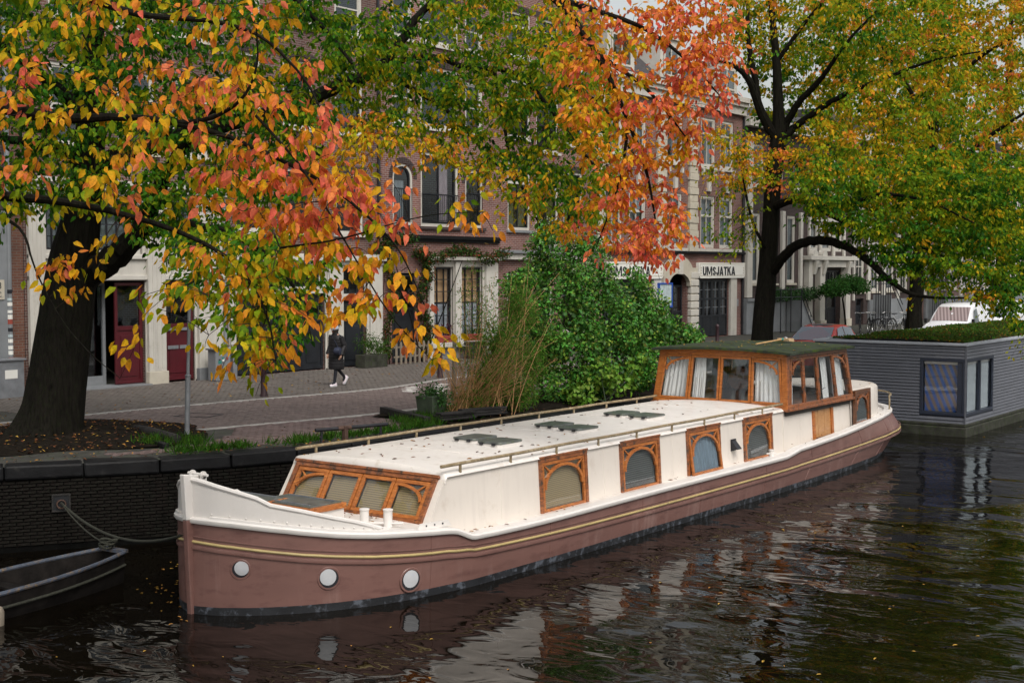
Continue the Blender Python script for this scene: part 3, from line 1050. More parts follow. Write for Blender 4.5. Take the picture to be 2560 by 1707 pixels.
# deck
m = MB()
u_, h_, z_ = LV[6]
rows_ = []
for t_ in (-1, -.945, -.9, -.6, -.2, .2, .6, .9, .945, 1):
    rows_.append(np.stack([XC + t_ * (h_ - .05), u_, z_ + .055 + .03 * (1 - t_ * t_) - (abs(t_) < .94) * np.interp(ST, [3.2, 3.5, 14.1, 14.9, 20.0, 21.5], [0, .06, .06, .15, .15, .05])], 1))
m.grid(np.stack(rows_, 0))
m.build('deck', 'cream_roof', barge, smooth=True)
# bow bulwark with its rolled rail
ZB = np.interp(ST, [0, .15, .35, .47, .6, .9, 1.3, 1.72, 1.80, 1.95, 2.1], [1.86, 1.76, 1.66, 1.60, 1.50, 1.41, 1.28, 1.16, 1.12, .98, .95])
m, mr_ = MB(), MB()
for sgn in (1, -1):
    k = ST <= 2.12
    lo = np.stack([XC + sgn * (h_ - .015), u_, z_ + .05], 1)[k]
    hi = np.stack([XC + sgn * (h_ - .02), u_ - .02 * (ST == 0), np.maximum(ZB, z_ + .06)], 1)[k]
    li, hi_i = lo.copy(), hi.copy()
    li[:, 0] -= sgn * .05
    hi_i[:, 0] -= sgn * .05
    m.grid(np.stack([lo, hi, hi_i, li], 0))
    mr_.tube(hi - np.array([sgn * .022, 0, 0]), .036, 8)
m.build('bulwark', 'white_paint', barge, smooth=True)
mr_.build('bulwark_rail', 'white_paint', barge, smooth=True)
m = MB()
m.hexa([(-.045, -.10, 1.30), (.045, -.10, 1.30), (.05, .16, 1.30), (-.05, .16, 1.30), (-.045, -.14, 1.93), (.045, -.14, 1.93), (.05, .12, 1.90), (-.05, .12, 1.90)])
m.build('stem_head', 'white_paint', barge, bevel=.012)
m = MB()
m.hexa([(-.045, -.02, -.5), (.045, -.02, -.5), (.05, .10, -.5), (-.05, .10, -.5), (-.045, -.10, 1.297), (.045, -.10, 1.297), (.05, .16, 1.297), (-.05, .16, 1.297)])
m.build('stem_post', 'hull_brown', barge, bevel=.012)
for dx in (-.11, .11):
    m = MB()
    m.lathe([(.055, -.012), (.055, .012)], (dx, .14, 1.90), 12, (1, 0, 0))
    m.box(dx - .012, dx + .012, .09, .19, 1.75, 1.90)
    m.build('bow_lug', 'white_paint', barge)
m = MB()
m.tube([(-.2, .14, 1.905), (.2, .14, 1.905)], .02)
m.build('bow_pin', 'white_paint', barge)
for (x, y, z) in ((-.30, .42, 1.70), (.28, .52, 1.62)):
    m = MB()
    m.tube([(x - .12, y - .02, z + .02), (x - .08, y, z + .045), (x, y, z + .03), (x + .08, y, z + .045), (x + .12, y + .02, z + .02)], .017)
    m.tube([(x - .04, y, z - .10), (x - .04, y, z + .03)], .015)
    m.tube([(x + .04, y, z - .10), (x + .04, y, z + .03)], .015)
    m.build('bow_cleat', 'white_paint', barge, smooth=True)
for (x, y, w_) in ((-.85, 1.15, .2), (-.45, 1.3, .26)):
    m = MB()
    m.box(x - w_ / 2, x + w_ / 2, y - .06, y + .06, 1.1, 1.40)
    m.build('deck_box', 'white_paint', barge, bevel=.01)
# foredeck: low coaming with two glazed hatch lids
for i, (x0, x1, y0, y1, z) in enumerate(((-1.35, -.30, 1.30, 2.05, 1.19), (-.62, .55, 1.72, 2.42, 1.17))):
    pl = frame_of((0, 0, 0), (1, 0, 0), (0, 1, 0), (0, 0, 1))
    m = MB()
    m.box(x0, x1, y0, y1, .95, z)
    c_ = m.build('hatch_coaming', 'white_paint', barge)
    m = MB()
    m.pring(pl, x0 - .03, x1 + .03, y0 - .03, y1 + .03, .09, z, z + .085)
    w_ = m.build('hatch_frame', 'varnish', c_, bevel=.01)
    m = MB()
    m.box(x0 + .02, x1 - .02, y0 + .02, y1 - .02, z + .07, z + .10)
    m.build('hatch_lid', 'skylight_lid', c_, bevel=.01)
    for y in (y0 + .1, y1 - .1):
        m = MB()
        m.box(x0 + .1, x1 - .1, y - .012, y + .012, z + .10, z + .115)
        m.build('lid_bar', 'galvanised', c_)
# mooring posts of the foredeck and the fairlead plate
for (x, y, z0) in ((1.25, 2.12, .95), (1.47, 2.38, .93)):
    m = MB()
    m.lathe([(.085, 0), (.078, .03), (.066, .05), (.066, .30), (.074, .305), (.074, .325), (.06, .33)], (x, y, z0), 16)
    m.build('mooring_post', 'white_paint', barge, smooth=True)
m = MB()
m.tube([(1.02, 2.02, 1.06), (1.66, 2.50, 1.05)], .018)
m.build('mooring_bar', 'white_paint', barge)
m = MB()
pl = frame_of((1.86, 2.55, .96), (.2, .98, 0), (0, 0, 1), (.98, -.2, 0))
m.pprism(pl, [(0, 0), (.06, .09), (.58, .09), (.64, 0)], 0, .02)
o_ = m.build('fairlead_plate', 'white_paint', barge)
for k in range(3):
    m = MB()
    c_ = pl[0] + pl[1] * (.17 + .15 * k) + pl[2] * .05 + pl[3] * .022
    m.lathe([(.014, 0), (.014, .004)], c_, 8, pl[3])
    m.build('fairlead_hole', 'dark_frame', o_)
for (x, y, z0) in ((2.0, 13.75, .73),):
    m = MB()
    m.lathe([(.07, 0), (.055, .02), (.055, .17), (.063, .175), (.063, .19), (.05, .195)], (x, y, z0), 14)
    m.tube([(x - .06, y - .12, z0 + .11), (x + .06, y + .12, z0 + .11)], .014)
    m.build('mooring_post', 'white_paint', barge, smooth=True)
# portholes, round deadlights set in the bow plating
for i_, (u0, z0, r_) in enumerate(((.31, .64, .135), (1.21, .46, .155), (2.35, .29, .172))):
    i = np.searchsorted(ST, u0)
    x0 = np.interp(u0, ST, XC + LV[3][1])
    xa, xb = np.interp([u0 - .08, u0 + .08], ST, XC + LV[3][1])
    nrm = Vector((.16, -(xb - xa), 0)).normalized()
    nrm.z = -.03
    base = np.array((x0, u0, z0)) - np.array(nrm) * .01
    m = MB()
    m.lathe([(r_, -.03), (r_ + .012, .012), (r_ + .004, .020), (r_ - .02, .020), (r_ - .026, -.02)], base, 26, nrm)
    p_ = m.build('porthole', 'hull_brown', barge, smooth=True)
    m = MB()
    m.lathe([(r_ - .018, .0), (r_ - .022, .0165), (.05, .018)], base, 24, nrm)
    m.build('porthole_recess_shade', 'steel_dark', p_, smooth=True)  # flush dark disc: the shade of a recess put into its colour
    tg = np.array((-nrm.y, nrm.x, 0))
    m = MB()
    m.lathe([(r_ * .74, .012), (r_ * .74, .020), (r_ * .5, .0235), (.03, .025)], base + tg * (.018, -.012, .0)[i_] + np.array((0, 0, .018)), 24, nrm)
    m.build('porthole_cover', 'porcelain', p_, smooth=True)

# ---------------------------------------------------------------- main cabin
XS, XP = 1.78, -1.58           # starboard and port side of the cabin at its foot
LEAN = .06
YF0, YF1, YA = 2.98, 3.42, 14.92
ZR = 1.66


def roof_z(x):
    t = (x - .1) / 1.65
    return ZR + .085 * (1 - np.clip(t * t, 0, 1))


WIN = [(5.80, 7.16), (8.26, 9.60), (10.66, 11.98), (13.03, 14.33)]
side = frame_of((XS, 0, 0), (0, 1, 0), (-LEAN / 1.0, 0, 1), (1, 0, LEAN))
m = MB()
# starboard wall with openings
ys = sorted({3.0, YA, *[v for w in WIN for v in w]})
zb, zt = .65, 1.615
for i in range(len(ys) - 1):
    a, b = ys[i], ys[i + 1]
    hole = any(abs(a - w[0]) < 1e-6 for w in WIN)
    spans = [(.55, zb + .02), (zt - .03, ZR - .03)] if hole else [(.55, ZR - .03)]
    for (z0, z1) in spans:
        if i == 0:
            m.pprism(side, [(2.742, z0), (b, z0), (b, z1), (3.435, z1)], -.06, 0)
        else:
            m.pbox(side, a, b, z0, z1, -.06, 0)
# port wall
pside = frame_of((XP, 0, 0), (0, 1, 0), (LEAN, 0, 1), (-1, 0, LEAN))
m.pprism(pside, [(2.742, .55), (YA, .55), (YA, ZR - .03), (3.435, ZR - .03)], -.06, 0)
m.build('cabin_side', 'cream', barge)
# roof with rounded, cambered top
xs = np.r_[XP + LEAN * 1.1 - .012, XP + LEAN * 1.1 + .01, np.linspace(XP + .14, XS - .14, 11), XS - LEAN * 1.1 - .01, XS - LEAN * 1.1 + .012]
zz = roof_z(xs)
zz[0] = zz[-1] = ZR - .05
zz[1] = zz[-2] = ZR - .012
yy = np.r_[YF1 - .05, YF1 - .04, YF1, np.linspace(YF1 + .4, YA + .3, 12)]
dz = np.r_[-.12, -.045, 0, np.zeros(12)]
P = [[(x, y, z + d) for x, z in zip(xs, zz)] for y, d in zip(yy, dz)]
m = MB()
m.grid(P)
roof_o = m.build('cabin_roof', 'cream_roof', barge, smooth=True)
for y in (4.9, 8.0, 10.9, 13.4):
    m = MB()
    m.tube([(x, y, z + .002) for x, z in zip(xs[2:-2], zz[2:-2])], .006, 6)
    m.build('roof_seam', 'cream_roof', roof_o)
# sloping front: cream surround plus the row of four wooden lights
fb = np.array((0.1, YF0, .93))
ft = np.array((0.1, YF1 - .02, 1.615))
fh = np.linalg.norm(ft - fb)
up_ = (ft - fb) / fh
front = frame_of(fb, (1, 0, 0), up_, np.cross((1, 0, 0), up_))
m = MB()
hwid = 1.64
m.pprism(front, [(-hwid, -.1), (-1.50, -.1), (-1.46, fh), (-1.60, fh)], -.06, 0)
m.pprism(front, [(1.50, -.1), (hwid, -.1), (1.60, fh), (1.46, fh)], -.06, 0)
m.pbox(front, -1.6, 1.6, fh - .035, fh + .03, -.06, 0)
m.pbox(front, -1.5, 1.5, -.1, 0.03, -.06, -.003)
m.build('cabin_front', 'cream', barge)


def arch_pts(a0, a1, b0, b1, n=14, frac=1.0, half=0):
    """half 0: full arch, -1: rises to the right edge, 1: falls from the left edge"""
    pts = []
    for i in range(n + 1):
        t = i / n
        if half == 0:
            th = math.pi * (1 - t)
            pts.append(((a0 + a1) / 2 + (a1 - a0) / 2 * math.cos(th), b0 + (b1 - b0) * math.sin(th) ** .9))
        elif half < 0:
            th = math.pi / 2 * t
            pts.append((a0 + (a1 - a0) * (1 - math.cos(th)), b0 + (b1 - b0) * math.sin(th)))
        else:
            th = math.pi / 2 * t
            pts.append((a0 + (a1 - a0) * math.sin(th), b0 + (b1 - b0) * math.cos(th)))
    return pts


def light(parent, pl, a0, a1, b0, b1, blind, ring=.055, arch=None, wood_='varnish', tilt=0.0, glass_='glass', deep=.05):
    """One glazed sash: wooden ring, optional arch band with corner braces, pane, blind. Returns the sash."""
    m = MB()
    o, A, B, N = pl
    if tilt:
        N2 = N * math.cos(tilt) + B * math.sin(tilt)
        B2 = B * math.cos(tilt) - N * math.sin(tilt)
        top = o + B * b1
        pl = (top - B2 * b1, A, B2, N2)
    m.pring(pl, a0, a1, b0, b1, ring, -.02, .025)
    ia0, ia1, ib0, ib1 = a0 + ring, a1 - ring, b0 + ring, b1 - ring
    if arch is not None:
        spring = ib0 + (ib1 - ib0) * .46
        outer = arch_pts(ia0, ia1, spring, ib1, half=arch)
        if arch == 0:
            inner = arch_pts(ia0 + .045, ia1 - .045, spring - .02, ib1 - .055)
            corners = [(ia0, ib1, 1), (ia1, ib1, -1)]
        elif arch < 0:
            inner = arch_pts(ia0 + .045, ia1, spring - .02, ib1 - .05, half=-1)
            corners = [(ia0, ib1, 1)]
        else:
            inner = arch_pts(ia0, ia1 - .045, spring - .02, ib1 - .05, half=1)
            corners = [(ia1, ib1, -1)]
        m.pstrip(pl, inner, outer, -.012, .034)
        w_ = ia1 - ia0
        for (ca, cb, sg) in corners:
            k = .17 * w_ if arch == 0 else .30 * w_
            # a short brace from the corner to the arch and a wedge in the corner
            m.pprism(pl, [(ca, cb), (ca + sg * .035, cb), (ca + sg * (k + .02), cb - k * .62), (ca + sg * (k - .012), cb - k * .78)], -.008, .022)
    s_ = m.build('sash', wood_, parent, bevel=.006)
    m = MB()
    m.pbox(pl, ia0 - .01, ia1 + .01, ib0 - .01, ib1 + .01, -.006, .0)
    m.build('pane', glass_, parent)
    if blind:
        m = MB()
        n_ = 14
        g = []
        for i in range(n_ * 2 + 1):
            t = i / (n_ * 2)
            wob = .012 * math.sin(i * 1.7) if 'curtain' in blind else 0
            g.append([tuple(pl[0] + pl[1] * (ia0 + (ia1 - ia0) * t) + pl[2] * (ib0 + (ib1 - ib0) * q) + pl[3] * (-deep + wob)) for q in (0, .5, 1)])
        m.grid(g)
        m.build('curtain' if 'curtain' in blind else 'blind', blind, parent)
    return s_


# the four arched side windows
blinds = ['blind_slats', 'blind_dark', 'curtain_blue', 'blind_dark']
lab = ['wooden window with a tan blind', None, 'wooden window hinged slightly open with a blue curtain', None]
for i, ((a, b), bl_) in enumerate(zip(WIN, blinds)):
    m = MB()
    m.pring(side, a - .02, b + .02, zb - .02, zt, .075, -.06, .035)
    m.pbox(side, a - .03, b + .03, zt - .01, zt + .025, -.02, .05)
    w_ = m.build('window', 'varnish_worn', barge, bevel=.006)
    if lab[i]:
        w_['label'] = lab[i]
    light(w_, side, a + .058, b - .058, zb + .058, zt - .08, bl_, arch=0, tilt=(.10 if i == 2 else 0.0))
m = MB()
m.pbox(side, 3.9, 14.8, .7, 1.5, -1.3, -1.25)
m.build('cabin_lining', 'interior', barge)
# front row
fw = MB()
fw.pring(front, -1.51, 1.49, -.02, fh - .03, .085, -.05, .04)
fw.pbox(front, -1.54, 1.52, fh - .05, fh - .005, -.03, .06)
fwin = fw.build('front_window', 'varnish_worn', barge, bevel=.006)
cuts = [-1.42, -.72, 0.0, .70, 1.40]
for i in range(4):
    light(fwin, front, cuts[i] + .01, cuts[i + 1] - .01, .07, fh - .12, 'blind_slats', ring=.062, arch={0: -1, 3: 1}.get(i), wood_='varnish')
for y in (4.75, 7.72, 10.12, 12.75):
    m = MB()
    m.tube([side[0] + side[1] * y + side[2] * z + side[3] * .001 for z in (.62, 1.1, ZR - .05)], .0045, 5)
    m.build('panel_joint', 'cream', barge)
# hand rails
for x, y0, y1, nm in ((1.70, 3.30, 14.86, 'hand_rail'), (-1.50, 3.42, 14.9, 'hand_rail')):
    m = MB()
    m.tube([(x, y, 1.775 + .004 * math.sin(y * 2.1)) for y in np.linspace(y0, y1, 24)], .026, 10)
    r_ = m.build(nm, 'brass_rail', barge, smooth=True)
    for k, y in enumerate(np.arange(y0 + .45, y1, 1.27)):
        m = MB()
        m.beam((x, y, 1.62), (x, y, 1.76), .045, .02)
        m.build('rail_post', 'brass_rail', r_)
# skylight lids in pairs
SKY = ((6.22, .02), (6.12, .64), (8.64, .0), (8.53, .62), (11.08, -.04), (11.06, .56))
for (y, x) in SKY:
    z = float(roof_z(x))
    m = MB()
    m.pprism(frame_of((x, y, z), (1, 0, 0), (0, 1, 0), (0, 0, 1)), [(-.20, -.33), (.20, -.33), (.25, -.28), (.25, .28), (.20, .33), (-.20, .33), (-.25, .28), (-.25, -.28)], -.02, .035)
    s_ = m.build('skylight', 'white_paint', barge)
    m = MB()
    m.pprism(frame_of((x, y, z), (1, 0, 0), (0, 1, 0), (0, 0, 1)), [(-.21, -.34), (.21, -.34), (.26, -.29), (.26, .29), (.21, .34), (-.21, .34), (-.26, .29), (-.26, -.29)], .035, .072)
    l_ = m.build('skylight_lid', 'skylight_lid', s_, bevel=.012)
    for k in (-.13, .13):
        m = MB()
        m.box(x + k - .03, x + k + .03, y - .37, y - .33, z + .02, z + .06)
        m.build('skylight_hinge', 'steel_dark', s_)
# cowl vent
m = MB()
m.pprism(frame_of((XS - .06, 12.55, 1.13), (0, 1, 0), (0, 0, 1), (1, 0, 0)), [(-.10, -.12), (.10, -.12), (.10, .12), (-.10, .12)], 0, .02)
m.add([(XS - .06, 12.46, 1.24), (XS - .06, 12.64, 1.24), (XS + .10, 12.64, 1.05), (XS + .10, 12.46, 1.05), (XS - .06, 12.46, 1.04), (XS - .06, 12.64, 1.04)], [(0, 1, 2, 3), (0, 3, 4), (1, 5, 2), (4, 3, 2, 5)])
m.build('cowl_vent', 'steel_dark', barge)

# ---------------------------------------------------------------- wheelhouse
WB = (14.95, 18.55, -1.62, 1.80, 1.64)    # y0 y1 x0 x1 z at the sill
WT = (15.12, 18.36, -1.52, 1.68, 2.84)    # at the roof
wh = MB()
wh.box(-1.66, 1.84, 14.90, 18.60, 1.60, 1.66)
wheel = wh.build('wheelhouse', 'varnish_worn', barge, bevel=.01)


def corner(i, j, t):
    y = (WB[0] if j == 0 else WB[1]) * (1 - t) + (WT[0] if j == 0 else WT[1]) * t
    x = (WB[2] if i == 0 else WB[3]) * (1 - t) + (WT[2] if i == 0 else WT[3]) * t
    return np.array((x, y, WB[4] * (1 - t) + WT[4] * t))


def wh_side(c0, c1, t0, t1, cuts, arches, mats, blinds_, wood_='varnish', name='wheelhouse_front'):
    """One glazed side between bottom corners c0->c1 and top corners t0->t1."""
    A = (c1 - c0) / np.linalg.norm(c1 - c0)
    midb, midt = (c0 + c1) / 2, (t0 + t1) / 2
    h = np.linalg.norm(midt - midb)
    B = (midt - midb) / h
    N = np.cross(A, B)
    pl = frame_of(midb, A, B, N)
    wb, wt = np.linalg.norm(c1 - c0) / 2, np.linalg.norm(t1 - t0) / 2
    m = MB()
    e = .13
    m.pprism(pl, [(-wb, 0), (-wb + e, 0), (-wt + e, h), (-wt, h)], -.09, .015)
    m.pprism(pl, [(wb - e, 0), (wb, 0), (wt, h), (wt - e, h)], -.09, .015)
    m.pbox(pl, -wb + .02, wb - .02, -.02, .09, -.06, .03)
    if name == 'wheelhouse_front':
        m.pprism(pl, [(-wt, h - .09), (wt, h - .09)] + [(wt * k, h + .01 + .05 * (1 - k * k)) for k in np.linspace(1, -1, 13)], -.06, .02)
    else:
        m.pbox(pl, -wt - .01, wt + .01, h - .09, h + .02, -.06, .02)
    s_ = m.build(name, wood_, wheel, bevel=.006)
    return pl, wb, wt, h, s_


def wheel_light(par, pl, q, arch, blind, wood_, ring=.05):
    """q: (a0,a1) at bottom, (a0,a1) at top, b0, b1 - a slightly tapered light."""
    (a0, a1), (c0, c1), b0, b1 = q
    m = MB()
    L = [(a0, b0), (a1, b0), (c1, b1), (c0, b1)]
    I = [(a0 + ring, b0 + ring), (a1 - ring, b0 + ring), (c1 - ring, b1 - ring), (c0 + ring, b1 - ring)]
    for k in range(4):
        m.pprism(pl, [L[k], L[(k + 1) % 4], I[(k + 1) % 4], I[k]], -.03, .025)
    if arch:
        ia, ib = I[3][0], I[2][0]
        sp = b0 + (b1 - b0) * .66
        top = b1 - ring
        if arch < 0:
            out_, inn = arch_pts(ia - .01, ib, sp, top, half=-1), arch_pts(ia + .035, ib, sp - .02, top - .05, half=-1)
            m.pprism(pl, [(ia, top), (ia + .03, top), (ia + .22, top - .17), (ia + .20, top - .19)], -.01, .02)
        else:
            out_, inn = arch_pts(ia, ib + .01, sp, top, half=1), arch_pts(ia, ib - .035, sp - .02, top - .05, half=1)
            m.pprism(pl, [(ib, top), (ib - .03, top), (ib - .22, top - .17), (ib - .20, top - .19)], -.01, .02)
        m.pstrip(pl, inn, out_, -.012, .03)
    s_ = m.build('wheelhouse_light', wood_, par.parent, bevel=.005)
    m = MB()
    m.pprism(pl, I, -.012, -.006)
    m.build('pane', 'glass', par.parent)
    for (f0, f1, mt) in blind:
        m = MB()
        g = []
        for i in range(31):
            t = f0 + (f1 - f0) * i / 30
            row = []
            for b_, lo_, hi_ in ((b0 + ring, I[0][0], I[1][0]), ((b0 + b1) / 2, (I[0][0] + I[3][0]) / 2, (I[1][0] + I[2][0]) / 2), (b1 - ring, I[3][0], I[2][0])):
                sw = 1.0 + (.12 if b_ < b1 - .3 and f1 - f0 < .8 else 0)
                a_ = lo_ + (hi_ - lo_) * (f0 + (t - f0) * (sw if f0 < .3 else 1))
                row.append(tuple(pl[0] + pl[1] * a_ + pl[2] * b_ + pl[3] * (-.10 + .018 * math.sin(i * 1.25) + .012 * math.sin(i * 2.9 + b_ * 3))))
            g.append(row)
        m.grid(g)
        m.build('curtain', mt, par.parent, smooth=True)
    return s_


# front, facing the bow
pl, wb, wt, h, fr_ = wh_side(corner(0, 0, 0), corner(1, 0, 0), corner(0, 0, 1), corner(1, 0, 1), None, None, None, None)
cb = [-wb + .13, -.80, .0, .80, wb - .13]
ct = [-wt + .13, -.76, .0, .76, wt - .13]
cur = [[(0, 1, 'curtain_white')], [(0, .42, 'curtain_white')], [], [(0, 1, 'curtain_white')]]
for i in range(4):
    wheel_light(fr_, pl, ((cb[i] + .008, cb[i + 1] - .008), (ct[i] + .008, ct[i + 1] - .008), .10, h - .095), {0: -1, 3: 1}.get(i, 0), cur[i], 'varnish')
# starboard, facing the canal
pl, wb, wt, h, sd_ = wh_side(corner(1, 0, 0), corner(1, 1, 0), corner(1, 0, 1), corner(1, 1, 1), None, None, None, None, 'varnish_worn', 'wheelhouse_side')
cb = [-wb + .12, -.92, -.14, .82, wb - .10]
ct = [-wt + .12, -.86, -.12, .76, wt - .10]
cur = [[(0, .40, 'curtain_white')], [], [(.45, .85, 'curtain_white')], [(0, .85, 'curtain_white')]]
for i in range(4):
    wheel_light(sd_, pl, ((cb[i] + .01, cb[i + 1] - .01), (ct[i] + .01, ct[i + 1] - .01), .06, h - .095), {0: -1, 3: 1}.get(i, 0), cur[i], 'varnish_worn', .045)
m = MB()
m.tube([pl[0] + pl[1] * -.05 + pl[2] * .33 + pl[3] * .05, pl[0] + pl[1] * .12 + pl[2] * .36 + pl[3] * .06], .012)
m.build('door_handle', 'chrome', wheel)
# port and aft sides
for (c0, c1, t0, t1) in ((corner(0, 1, 0), corner(0, 0, 0), corner(0, 1, 1), corner(0, 0, 1)), (corner(1, 1, 0), corner(0, 1, 0), corner(1, 1, 1), corner(0, 1, 1))):
    pl2, wb2, wt2, h2, s_ = wh_side(c0, c1, t0, t1, None, None, None, None, 'varnish_worn', 'wheelhouse_side')
    for k in (-.5, .5):
        wheel_light(s_, pl2, ((k * (wb2 - .12) * 1.0 - (wb2 - .13) / 2, k * (wb2 - .12) + (wb2 - .13) / 2), (k * (wt2 - .12) - (wt2 - .13) / 2, k * (wt2 - .12) + (wt2 - .13) / 2), .06, h2 - .095), 0, [(.1, .45, 'curtain_grey')], 'varnish_worn', .045)
# inside: a chair back and the steering pedestal seen through the glass
m = MB()
m.box(-.15, .25, 17.3, 17.75, 1.66, 2.10)
m.box(-.15, .25, 17.72, 17.80, 2.10, 2.55)
m.build('helm_seat', 'black_paint', wheel, bevel=.03)
m = MB()
m.lathe([(.26, -.015), (.29, 0), (.26, .015)], (.2, 15.75, 2.22), 18, (0, -1, .3))
m.beam((.2, 15.7, 1.66), (.2, 15.78, 2.22), .10, .10)
m.build('steering_wheel', 'varnish_dark', wheel)
m = MB()
m.box(-1.6, 1.75, 14.98, 18.5, 1.50, 1.62)
m.build('wheelhouse_floor', 'interior', wheel)
# roof with camber and moss
y0, y1, x0, x1 = 14.96, 18.52, -1.68, 1.84
g, g2 = [], []
for y in np.linspace(y0, y1, 24):
    row = []
    for x in np.linspace(x0, x1, 30):
        t = (x - (x0 + x1) / 2) / ((x1 - x0) / 2)
        ty = (y - (y0 + y1) / 2) / ((y1 - y0) / 2)
        row.append((x, y, 2.885 + .065 * (1 - t * t) + .02 * (1 - ty * ty) + .006 * math.sin(7 * x) * math.sin(5 * y)))
    g.append(row)
m = MB()
m.grid(g)
rim = [g[0][j] for j in range(30)] + [g[i][-1] for i in range(1, 24)] + [g[-1][j] for j in range(28, -1, -1)] + [g[i][0] for i in range(22, 0, -1)]
vs = rim + [(p[0], p[1], p[2] - .055) for p in rim]
n = len(rim)
m.add(vs, [(i, (i + 1) % n, n + (i + 1) % n, n + i) for i in range(n)] + [tuple(range(2 * n - 1, n - 1, -1))])
m.build('wheelhouse_roof', 'moss_roof', barge, smooth=True)
# cabin wall below the wheelhouse with the plank door
m = MB()
for (a, b) in ((14.90, 16.42), (17.52, 18.60)):
    m.pbox(side, a, b, .58, 1.63, -.06, .012)
m.pbox(side, 16.42, 17.52, .58, .72, -.06, .012)
mp_ = MB()
mp_.pbox(pside, 14.9, 18.6, .6, 1.63, -.06, .0)
mp_.build('cabin_side', 'cream', barge)
m.build('cabin_side', 'cream', barge)
m = MB()
m.pring(side, 16.40, 17.54, .72, 1.62, .12, -.05, .045)
m.pbox(side, 16.62, 17.62, .70, .78, -.02, .09)
d_ = m.build('door', 'varnish', barge, bevel=.006)
for k in range(5):
    m = MB()
    m.pbox(side, 16.545 + k * .18, 16.545 + k * .18 + .172, .83, 1.53, -.03, .012 + .004 * (k % 2))
    m.build('plank', 'deal', d_, bevel=.004)
m = MB()
m.pbox(side, 16.56, 17.58, .785, .87, .015, .075)
m.build('door_step', 'varnish_dark', d_, bevel=.006)
# ---------------------------------------------------------------- aft cabin with rounded end
pts = [(XS - .02, 18.55), (1.77, 19.3), (1.72, 20.0), (1.64, 20.5), (1.48, 21.0), (1.22, 21.4), (.85, 21.65), (.1, 21.75), (-.65, 21.65), (-1.05, 21.4), (-1.3, 21.0), (-1.46, 20.5), (-1.54, 20.0), (-1.58, 18.55)]
zt_ = 1.80
m = MB()
lo = np.array([(x, y, .80) for x, y in pts])
md_ = np.array([(x - .03 * np.sign(x), y - .02, zt_ - .07) for x, y in pts])
hi1 = np.array([(x - .06 * np.sign(x), y - .05, zt_ - .02) for x, y in pts])
hi2 = np.array([(x - .14 * np.sign(x), y - .12, zt_ + .005) for x, y in pts])
m.grid(np.stack([lo, md_, hi1, hi2], 0))
m.add([tuple(p) for p in hi2] + [(.1, 18.5, zt_ + .05)], [(i, i + 1, len(hi2)) for i in range(len(hi2) - 1)])
m.build('aft_cabin', 'cream', barge, smooth=True)
aside = frame_of((XS + .0, 0, 0), (-.03, 1, 0), (-.03, 0, 1), (1, .03, .03))
aside = frame_of(np.array((XS + .075 + .03 * 18.55, 0, 0)), (-.03, 1, 0), (-.03, 0, 1), (1, .03, .03))
m = MB()
m.pring(aside, 18.58, 19.62, .90, 1.80, .085, -.03, .045)
w5 = m.build('window', 'varnish_dark', barge, bevel=.006)
light(w5, aside, 18.66, 19.54, .98, 1.72, 'blind_dark', arch=0, wood_='varnish_worn', glass_='glass_dark', deep=.014)  # dark backing close behind the pane imitates the dark water reflected in it
# stern rail
m = MB()
th = np.linspace(-.15, math.pi * .62, 22)
rp = [(.1 + 1.36 * math.cos(t * .98 + .25), 21.65 + 1.30 * math.sin(t * .98 + .25), 1.42 + .03 * math.sin(t * 2)) for t in th]
rp = [(rp[0][0] + .02, rp[0][1] - .03, 1.03), (rp[0][0] + .02, rp[0][1] - .02, 1.30)] + rp
m.tube(rp, .022, 8)
r_ = m.build('stern_rail', 'brass_rail', barge, smooth=True)
for k in (7, 13, 19, 23):
    m = MB()
    m.tube([(rp[k][0], rp[k][1], 1.03), rp[k]], .016, 8)
    m.build('rail_post', 'brass_rail', r_)
# ---------------------------------------------------------------- broom lying on the wheelhouse roof
def rz_(x, y):
    t = (x - .08) / 1.76
    return 2.905 + .065 * (1 - t * t)


broom = thing('broom', 'wooden broom with straw head lying on the mossy wheelhouse roof', 'broom', (.3, 17, 3.0))
pa_, pb_ = np.array((.62, 15.75, rz_(.62, 0) + .05)), np.array((.55, 17.25, rz_(.55, 0) + .09))
m = MB()
m.tube([pa_, pb_], .016, 8)
m.build('handle', 'varnish_pale', broom, smooth=True)
dr = (pb_ - pa_) / np.linalg.norm(pb_ - pa_)
m = MB()
m.tube([pb_ - dr * .05, pb_ + dr * .06], .028, 8)
m.build('ferrule', 'broom_teal', broom)
m = MB()
c_ = pb_ + dr * .05
m.hexa([c_ + np.array(v) for v in ((-.17, 0, -.05), (.17, 0, -.05), (.20, .22, -.07), (-.20, .22, -.07), (-.15, 0, .02), (.15, 0, .02), (.18, .22, .015), (-.18, .22, .015))])
m.build('bristle_head', 'broom_straw', broom, bevel=.01)

# ================================================================ the grey houseboat astern
GX0, GX1, GY0, GY1, GZ0, GZ1 = -2.35, 2.20, 25.6, 42.0, .36, 2.56
gb = thing('grey_houseboat', 'grey clapboard houseboat with a grass roof and a corner window', 'houseboat', (0, 33, 0))
m = MB()
m.box(GX0 - .05, GX1 + .06, GY0 - .06, GY1 + .1, -.6, .26)
m.box(GX0 - .0, GX1 + .02, GY0 - .02, GY1 + .05, .26, .36)
m.build('concrete_hull', 'concrete_dark', gb, bevel=.03)
WL = (.98, 2.20, .62, 2.12)      # corner window on the end wall: x0 x1 z0 z1
WRy = (25.6, 28.0, .62, 2.12)    # and on the long wall: y0 y1
m = MB()
m.box(GX0 + .04, WL[0], GY0 + .04, GY0 + .12, GZ0, GZ1)
m.box(WL[0], GX1 - .04, GY0 + .04, GY0 + .12, GZ0, WL[2])
m.box(WL[0], GX1 - .04, GY0 + .04, GY0 + .12, WL[3], GZ1)
